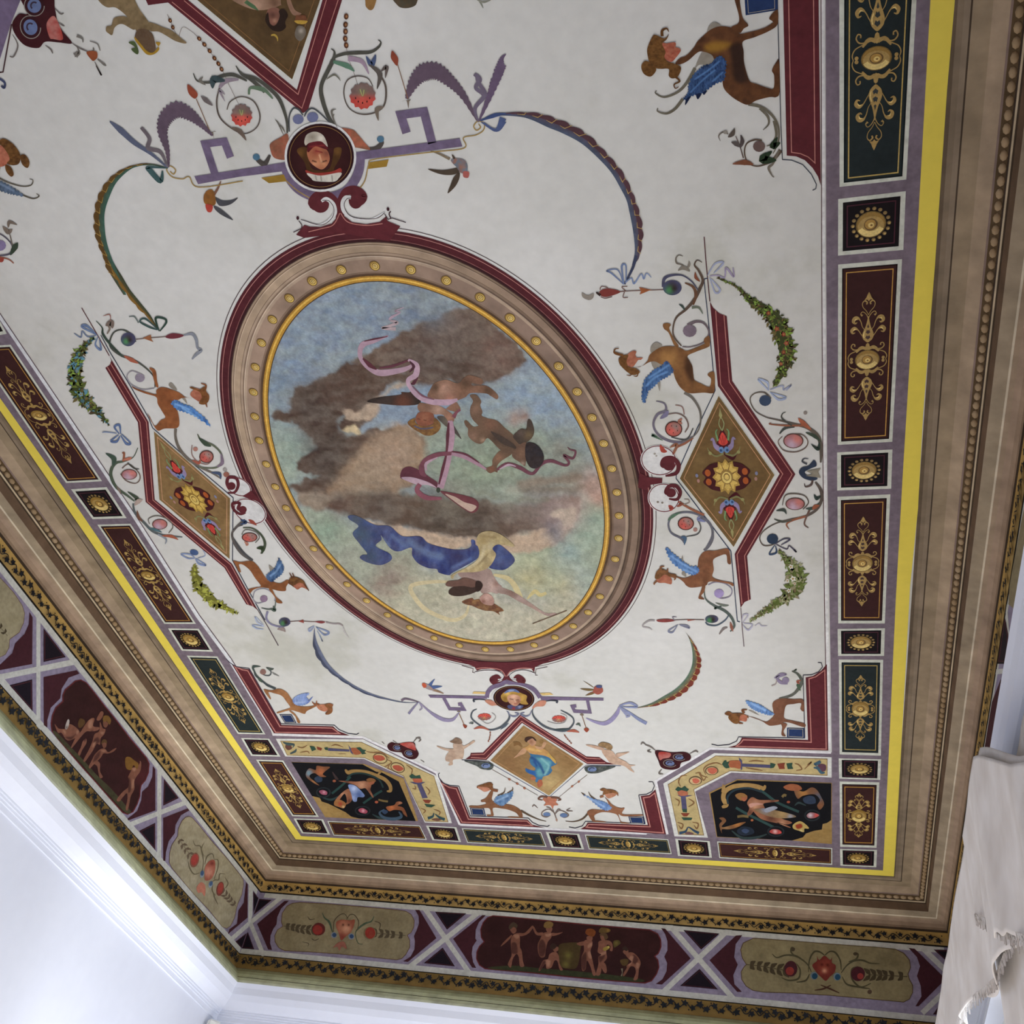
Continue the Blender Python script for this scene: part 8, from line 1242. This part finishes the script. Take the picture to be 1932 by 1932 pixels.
for p, w_, c in (('880,645 885,760 870,900 835,1050 800,1180', (18, 32, 26, 30, 26), '#a88894'), ('868,660 860,760 850,900 820,1030 790,1150', (5, 14, 8, 12, 6), '#5c333c'), ('895,905 780,915 690,955 655,1010 660,1060 690,1085', (14, 18, 18, 22, 22, 8), '#71444e'), ('780,935 690,985 690,1040', (3, 12, 6), '#a88c98'), ('890,905 1000,930 1100,990 1165,1032', (14, 22, 14, 6), '#9c7c88'), ('890,890 1000,912 1110,980', (5, 8, 4), '#5c333c'), ('640,1148 618,1200 690,1255 812,1262', (18, 20, 20, 10), '#84505a'), ('1250,1035 1330,990 1430,1018 1530,1066 1600,990 1680,965 1790,1000 1820,975 1780,920 1850,945 1872,890 1830,875 1810,855', (10, 14, 16, 12, 14, 14, 10, 10, 10, 9, 8, 5, 3), '#6b424c'), ('1270,1030 1340,996 1400,1008', (3, 9, 3), '#b39aa6'), ('905,620 930,580 960,560', (18, 10, 8), '#7d4c54')): A.stroke(p, w_, c)
A.disc(785, 1195, 16, 22, '#3a3f34'); A.obj('pink_ribbon_bow', pic)
woman = fig('falling_woman', 'L', ['440,700 520,675 660,668 700,720 735,775 760,800 730,850 680,840 620,850 580,800 480,745', '690,765 750,800 830,830 900,870 1000,940 1080,990 1150,990 1160,1005 1110,1015 1060,1000 960,945 880,905 800,860 730,840'], '#a58e84', [('b', 560, 700, 60, '#8a736c'), ('b', 690, 790, 40, '#bba296'), ('b', 640, 820, 40, '#a89086'), ('b', 830, 840, 50, '#84695e'), ('b', 1000, 940, 50, '#b09486'), ('b', 720, 780, 24, '#96766a')], 8)
fig('face', 'L', ['600,880 640,848 685,865 705,905 690,935 640,930 610,910'], '#b08a7c', [('b', 650, 880, 24, '#c4a294'), ('b', 625, 905, 16, '#8a5f52')], 7, 6, woman)
fig('hair', 'L', ['470,908 540,882 560,895 600,892 650,932 695,920 740,945 775,975 740,985 745,1005 700,980 640,975 590,960 540,938 500,930'], '#6d4432', [('n', '#b08a58', .55, 24, 12), ('n', '#4a2c22', .5, 14, 16)], 7, 5, woman)
fig('blue_drapery', 'Y', ['72,1400 140,1400 280,1470 400,1482 500,1560 640,1562 700,1612 780,1640 900,1665 1000,1665 1045,1640 1045,1592 1075,1596 1082,1630 1106,1652 1104,1720 1060,1762 900,1850 868,1870 790,1850 772,1822 700,1812 620,1772 578,1712 570,1652 470,1682 400,1652 332,1555 335,1590 290,1640 400,1700 412,1750 330,1790 230,1772 165,1735 182,1710 222,1700 160,1620 106,1540 152,1480 82,1430', '1215,1660 1260,1625 1340,1680 1392,1750 1340,1810 1280,1830 1185,1806 1230,1740'], '#343f72', [('n', '#1f2650', .55, 40, 60), ('n', '#7486b0', .35, 30, 60), ('b', 180, 1550, 90, '#44566a'), ('b', 250, 1720, 70, '#3f5066'), ('b', 130, 1430, 50, '#4a5c6c'), ('s', '560,1600 680,1690 800,1720', 26, '#66789a', 40, .8), ('s', '420,1560 540,1650', 16, '#5a6c90', 30, .8), ('b', 930, 1720, 70, '#2a2f5c'), ('b', 830, 1840, 40, '#2a3160'), ('s', '900,1810 1040,1740', 12, '#5f72a0', 24, .8), ('b', 660, 1760, 50, '#2f3766'), ('b', 1270, 1740, 50, '#51628e'), ('b', 1340, 1730, 34, '#3a4876'), ('s', '350,1580 400,1640', 10, '#6a7c9c', 18, .7)], 11, 5)
fig('yellow_drapery', 'Y', ['1090,1602 1112,1540 1200,1520 1300,1560 1388,1642 1262,1626 1215,1660 1242,1710 1190,1802 1100,1842 940,1852 900,1900 890,1870 1000,1812 1080,1760 1112,1700'], '#bfae82', [('n', '#8f7a50', .5, 20, 40), ('s', '1120,1560 1240,1570', 10, '#8f7c54', 20, .8), ('s', '1150,1640 1120,1740 1020,1810', 12, '#cdbf98', 20, .9), ('s', '1180,1700 1100,1790', 6, '#8c7a56', 14, .8), ('b', 1200, 1640, 30, '#c8ba94'), ('b', 1140, 1600, 30, '#a08c60')], 10, 6)
for p, w_, c in (('400,765 250,765 100,795 130,885 220,975 390,1042 490,1010 520,930', (8, 13, 16, 16, 16, 14, 12, 6), '#c3b690'), ('700,712 800,738 855,795 890,870 915,920', (8, 18, 20, 22, 6), '#c2b488'), ('945,890 1000,835 1040,860 1085,845', (4, 16, 14, 10), '#c0b27e')): A = Art('L', 3); A.stroke(p, w_, c); A.obj('yellow_scarf', pic)
A = Art('L', 7); A.poly(ell(490, 818, 122, 46, -12), '#3d2e27'); A.poly('350,785 370,760 440,752 480,735 540,745 590,770 585,795 540,805 480,795 380,800', '#644a40', True); A.poly('570,765 600,760 622,790 600,830 570,830', '#32241f', True); A.obj('palette', pic)
A = Art('L', 7); A.line('985,1070 1235,974', 3, '#6a5442'); A.obj('staff', pic)
# ================= dust sheet hung over the window, lower right
mc, N, L, b = new_mat('white_sheeting', 0.9, 0.1)
tcn = N.new('ShaderNodeTexCoord'); wv = N.new('ShaderNodeTexNoise'); wv.inputs['Scale'].default_value = 9; L.new(tcn.outputs['Object'], wv.inputs['Vector'])
rp = N.new('ShaderNodeValToRGB'); rp.color_ramp.elements[0].color = (*lin('#c9c2bd'), 1); rp.color_ramp.elements[1].color = (*lin('#dcd8d6'), 1); rp.color_ramp.elements[0].position = .3; rp.color_ramp.elements[1].position = .7
L.new(wv.outputs['Fac'], rp.inputs['Fac']); L.new(rp.outputs['Color'], b.inputs['Base Color']); b.inputs['Sheen Weight'].default_value = 0.2
sheet = thing('window_curtain', 'white sheet draped over the window at the lower right, with a fringed torn hem', 'curtain', loc=(0.66*S, 0.3*S, ZE+.6*S))
def cloth(name, x0, top, hem, nf, amp, ph=0.0, ny=120, nz=40, lean=0.0, ragged=0.0, seed=1, x1=None):
    top, hem = P2(top), P2(hem); rnd = np.random.RandomState(seed); rag = np.interp(np.linspace(0, 1, ny), np.linspace(0, 1, ny//2), rnd.rand(ny//2)-.5)
    y0, y1 = top[0, 0], top[-1, 0]; v, f = [], []
    for j in range(nz):
        t = j/(nz-1)
        for i in range(ny):
            y = y0+(y1-y0)*i/(ny-1); zt = np.interp(y, top[:, 0], top[:, 1]); zh = np.interp(y, hem[:, 0], hem[:, 1])+ragged*rag[i]
            z = zt+(zh-zt)*t; s_ = y*nf*2*math.pi+ph+.9*math.sin(y*11+ph); fold = (.08+.92*t**.8)*amp*(math.sin(s_)+.35*math.sin(1.7*s_+1+1.5*t))
            v.append(((x0+fold-lean*t)*S, (y+.006*t*math.sin(s_+1.3))*S, ZE+z*S))
    for j in range(nz-1):
        for i in range(ny-1): a = j*ny+i; f.append((a, a+1, a+ny+1, a+ny))
    o = mesh_obj(name, v, f, mc, sheet, True); md = o.modifiers.new('thickness', 'SOLIDIFY'); md.thickness = .004; return o
cloth('sheet_panel', .657, '-.30,.40 -.08,.533 .055,.634 .085,.653 .14,.655 .30,.656 .55,.657 1.0,.66', '-.30,.28 .04,.43 .12,.455 .215,.466 .30,.49 .37,.512 .46,.535 .545,.553 .70,.565 1.0,.575', 4.2, .0075, ragged=.006, seed=3)
cloth('front_layer', .650, '-.30,.392 -.08,.525 .055,.624 .085,.642 .14,.645 .24,.640', '-.30,.25 -.10,.36 .03,.425 .10,.462 .17,.505 .24,.545', 5.5, .005, ph=1.2, ragged=.007, seed=5)
cloth('side_panel', .676, '-.35,.60 .0,.60 .30,.60', '-.35,.02 .0,.02 .27,.02', 9, .007, ph=.4, ny=90, nz=30)
cloth('side_panel', .676, '.62,.60 .80,.60 1.02,.60', '.66,.02 .80,.02 1.02,.02', 9, .007, ph=2.0, ny=60, nz=30)
# hem fringe: short threads along the torn edge
def fringe(x0, hem, n, seed):
    hem = P2(hem); rnd = random.Random(seed); v, f = [], []
    for i in range(n):
        y = hem[0, 0]+(hem[-1, 0]-hem[0, 0])*(i+rnd.random())/n; z = np.interp(y, hem[:, 0], hem[:, 1])+.004; l = rnd.uniform(.004, .013); k = len(v); dy = rnd.uniform(-.006, .006); w_ = .0009
        for (a, zz) in ((0, z), (dy*.5, z-l*.5), (dy, z-l)):
            for q in range(3): an = 2*math.pi*q/3; v.append(((x0+w_*math.cos(an))*S, (y+a+w_*math.sin(an))*S, ZE+zz*S))
        for r in range(2):
            for q in range(3): f.append((k+r*3+q, k+r*3+(q+1) % 3, k+r*3+3+(q+1) % 3, k+r*3+3+q))
    return mesh_obj('fringe', v, f, mc, sheet)
fringe(.655, '-.10,.37 .04,.433 .12,.457 .215,.468 .30,.492 .37,.514 .46,.537 .545,.555 .70,.567', 260, 2); fringe(.649, '-.15,.335 .03,.428 .10,.464 .17,.507 .24,.545', 160, 4)
# rail the sheet hangs from
rv, rf = [], []
for i in range(2):
    for q in range(12): a = 2*math.pi*q/12; rv.append((.664*S+.014*math.cos(a), (.16, 1.02)[i]*S, ZE+.648*S+.014*math.sin(a)))
rf = [(q, (q+1) % 12, 12+(q+1) % 12, 12+q) for q in range(12)]+[tuple(range(12)), tuple(range(12, 24))]
mesh_obj('curtain_rail', rv, rf, M['frame'], sheet, True)
# small white sensor box in the far left corner under the crown
sb = thing('sensor_box', 'small white sensor box in the far left corner at the bottom edge of the photo', 'sensor', loc=(-(HU+.082)*S, (HV+.062)*S, ZE+.60*S))
def rbox(name, c, h, ax, mat, parent):
    me = bpy.data.meshes.new(name); bm = bmesh.new(); bmesh.ops.create_cube(bm, size=1.0)
    for vv in bm.verts: vv.co = Vector((vv.co.x*h[0], vv.co.y*h[1], vv.co.z*h[2]))
    bmesh.ops.bevel(bm, geom=bm.edges[:], offset=.008, segments=3, affect='EDGES'); bm.to_mesh(me); bm.free(); me.materials.append(mat); o = bpy.data.objects.new(name, me); COL.objects.link(o); o.location = c; o.rotation_euler = (0, 0, ax); o.parent = parent; o.matrix_parent_inverse = Matrix.Translation(-Vector(parent.location)); return o
rbox('housing', (-(HU+.080)*S, (HV+.066)*S, ZE+.598*S), (.07, .05, .11), math.radians(42), M['frame'], sb)
rbox('lens', (-(HU+.072)*S, (HV+.058)*S, ZE+.59*S), (.045, .02, .05), math.radians(42), M['wall'], sb)
# a few chips in the far wall's white crown
A = Art('T', 1, FAR(.062))
for s_, w_ in (('462,1798 456,1838', (3, 8, 3)), ('868,1758 888,1748', (3, 6, 3)), ('615,1728 627,1738', (2, 4, 2)), ('418,1710 423,1718', (2, 3, 2))): A.stroke(s_, w_, '#3c3c46')
A.obj('chip_marks', low)
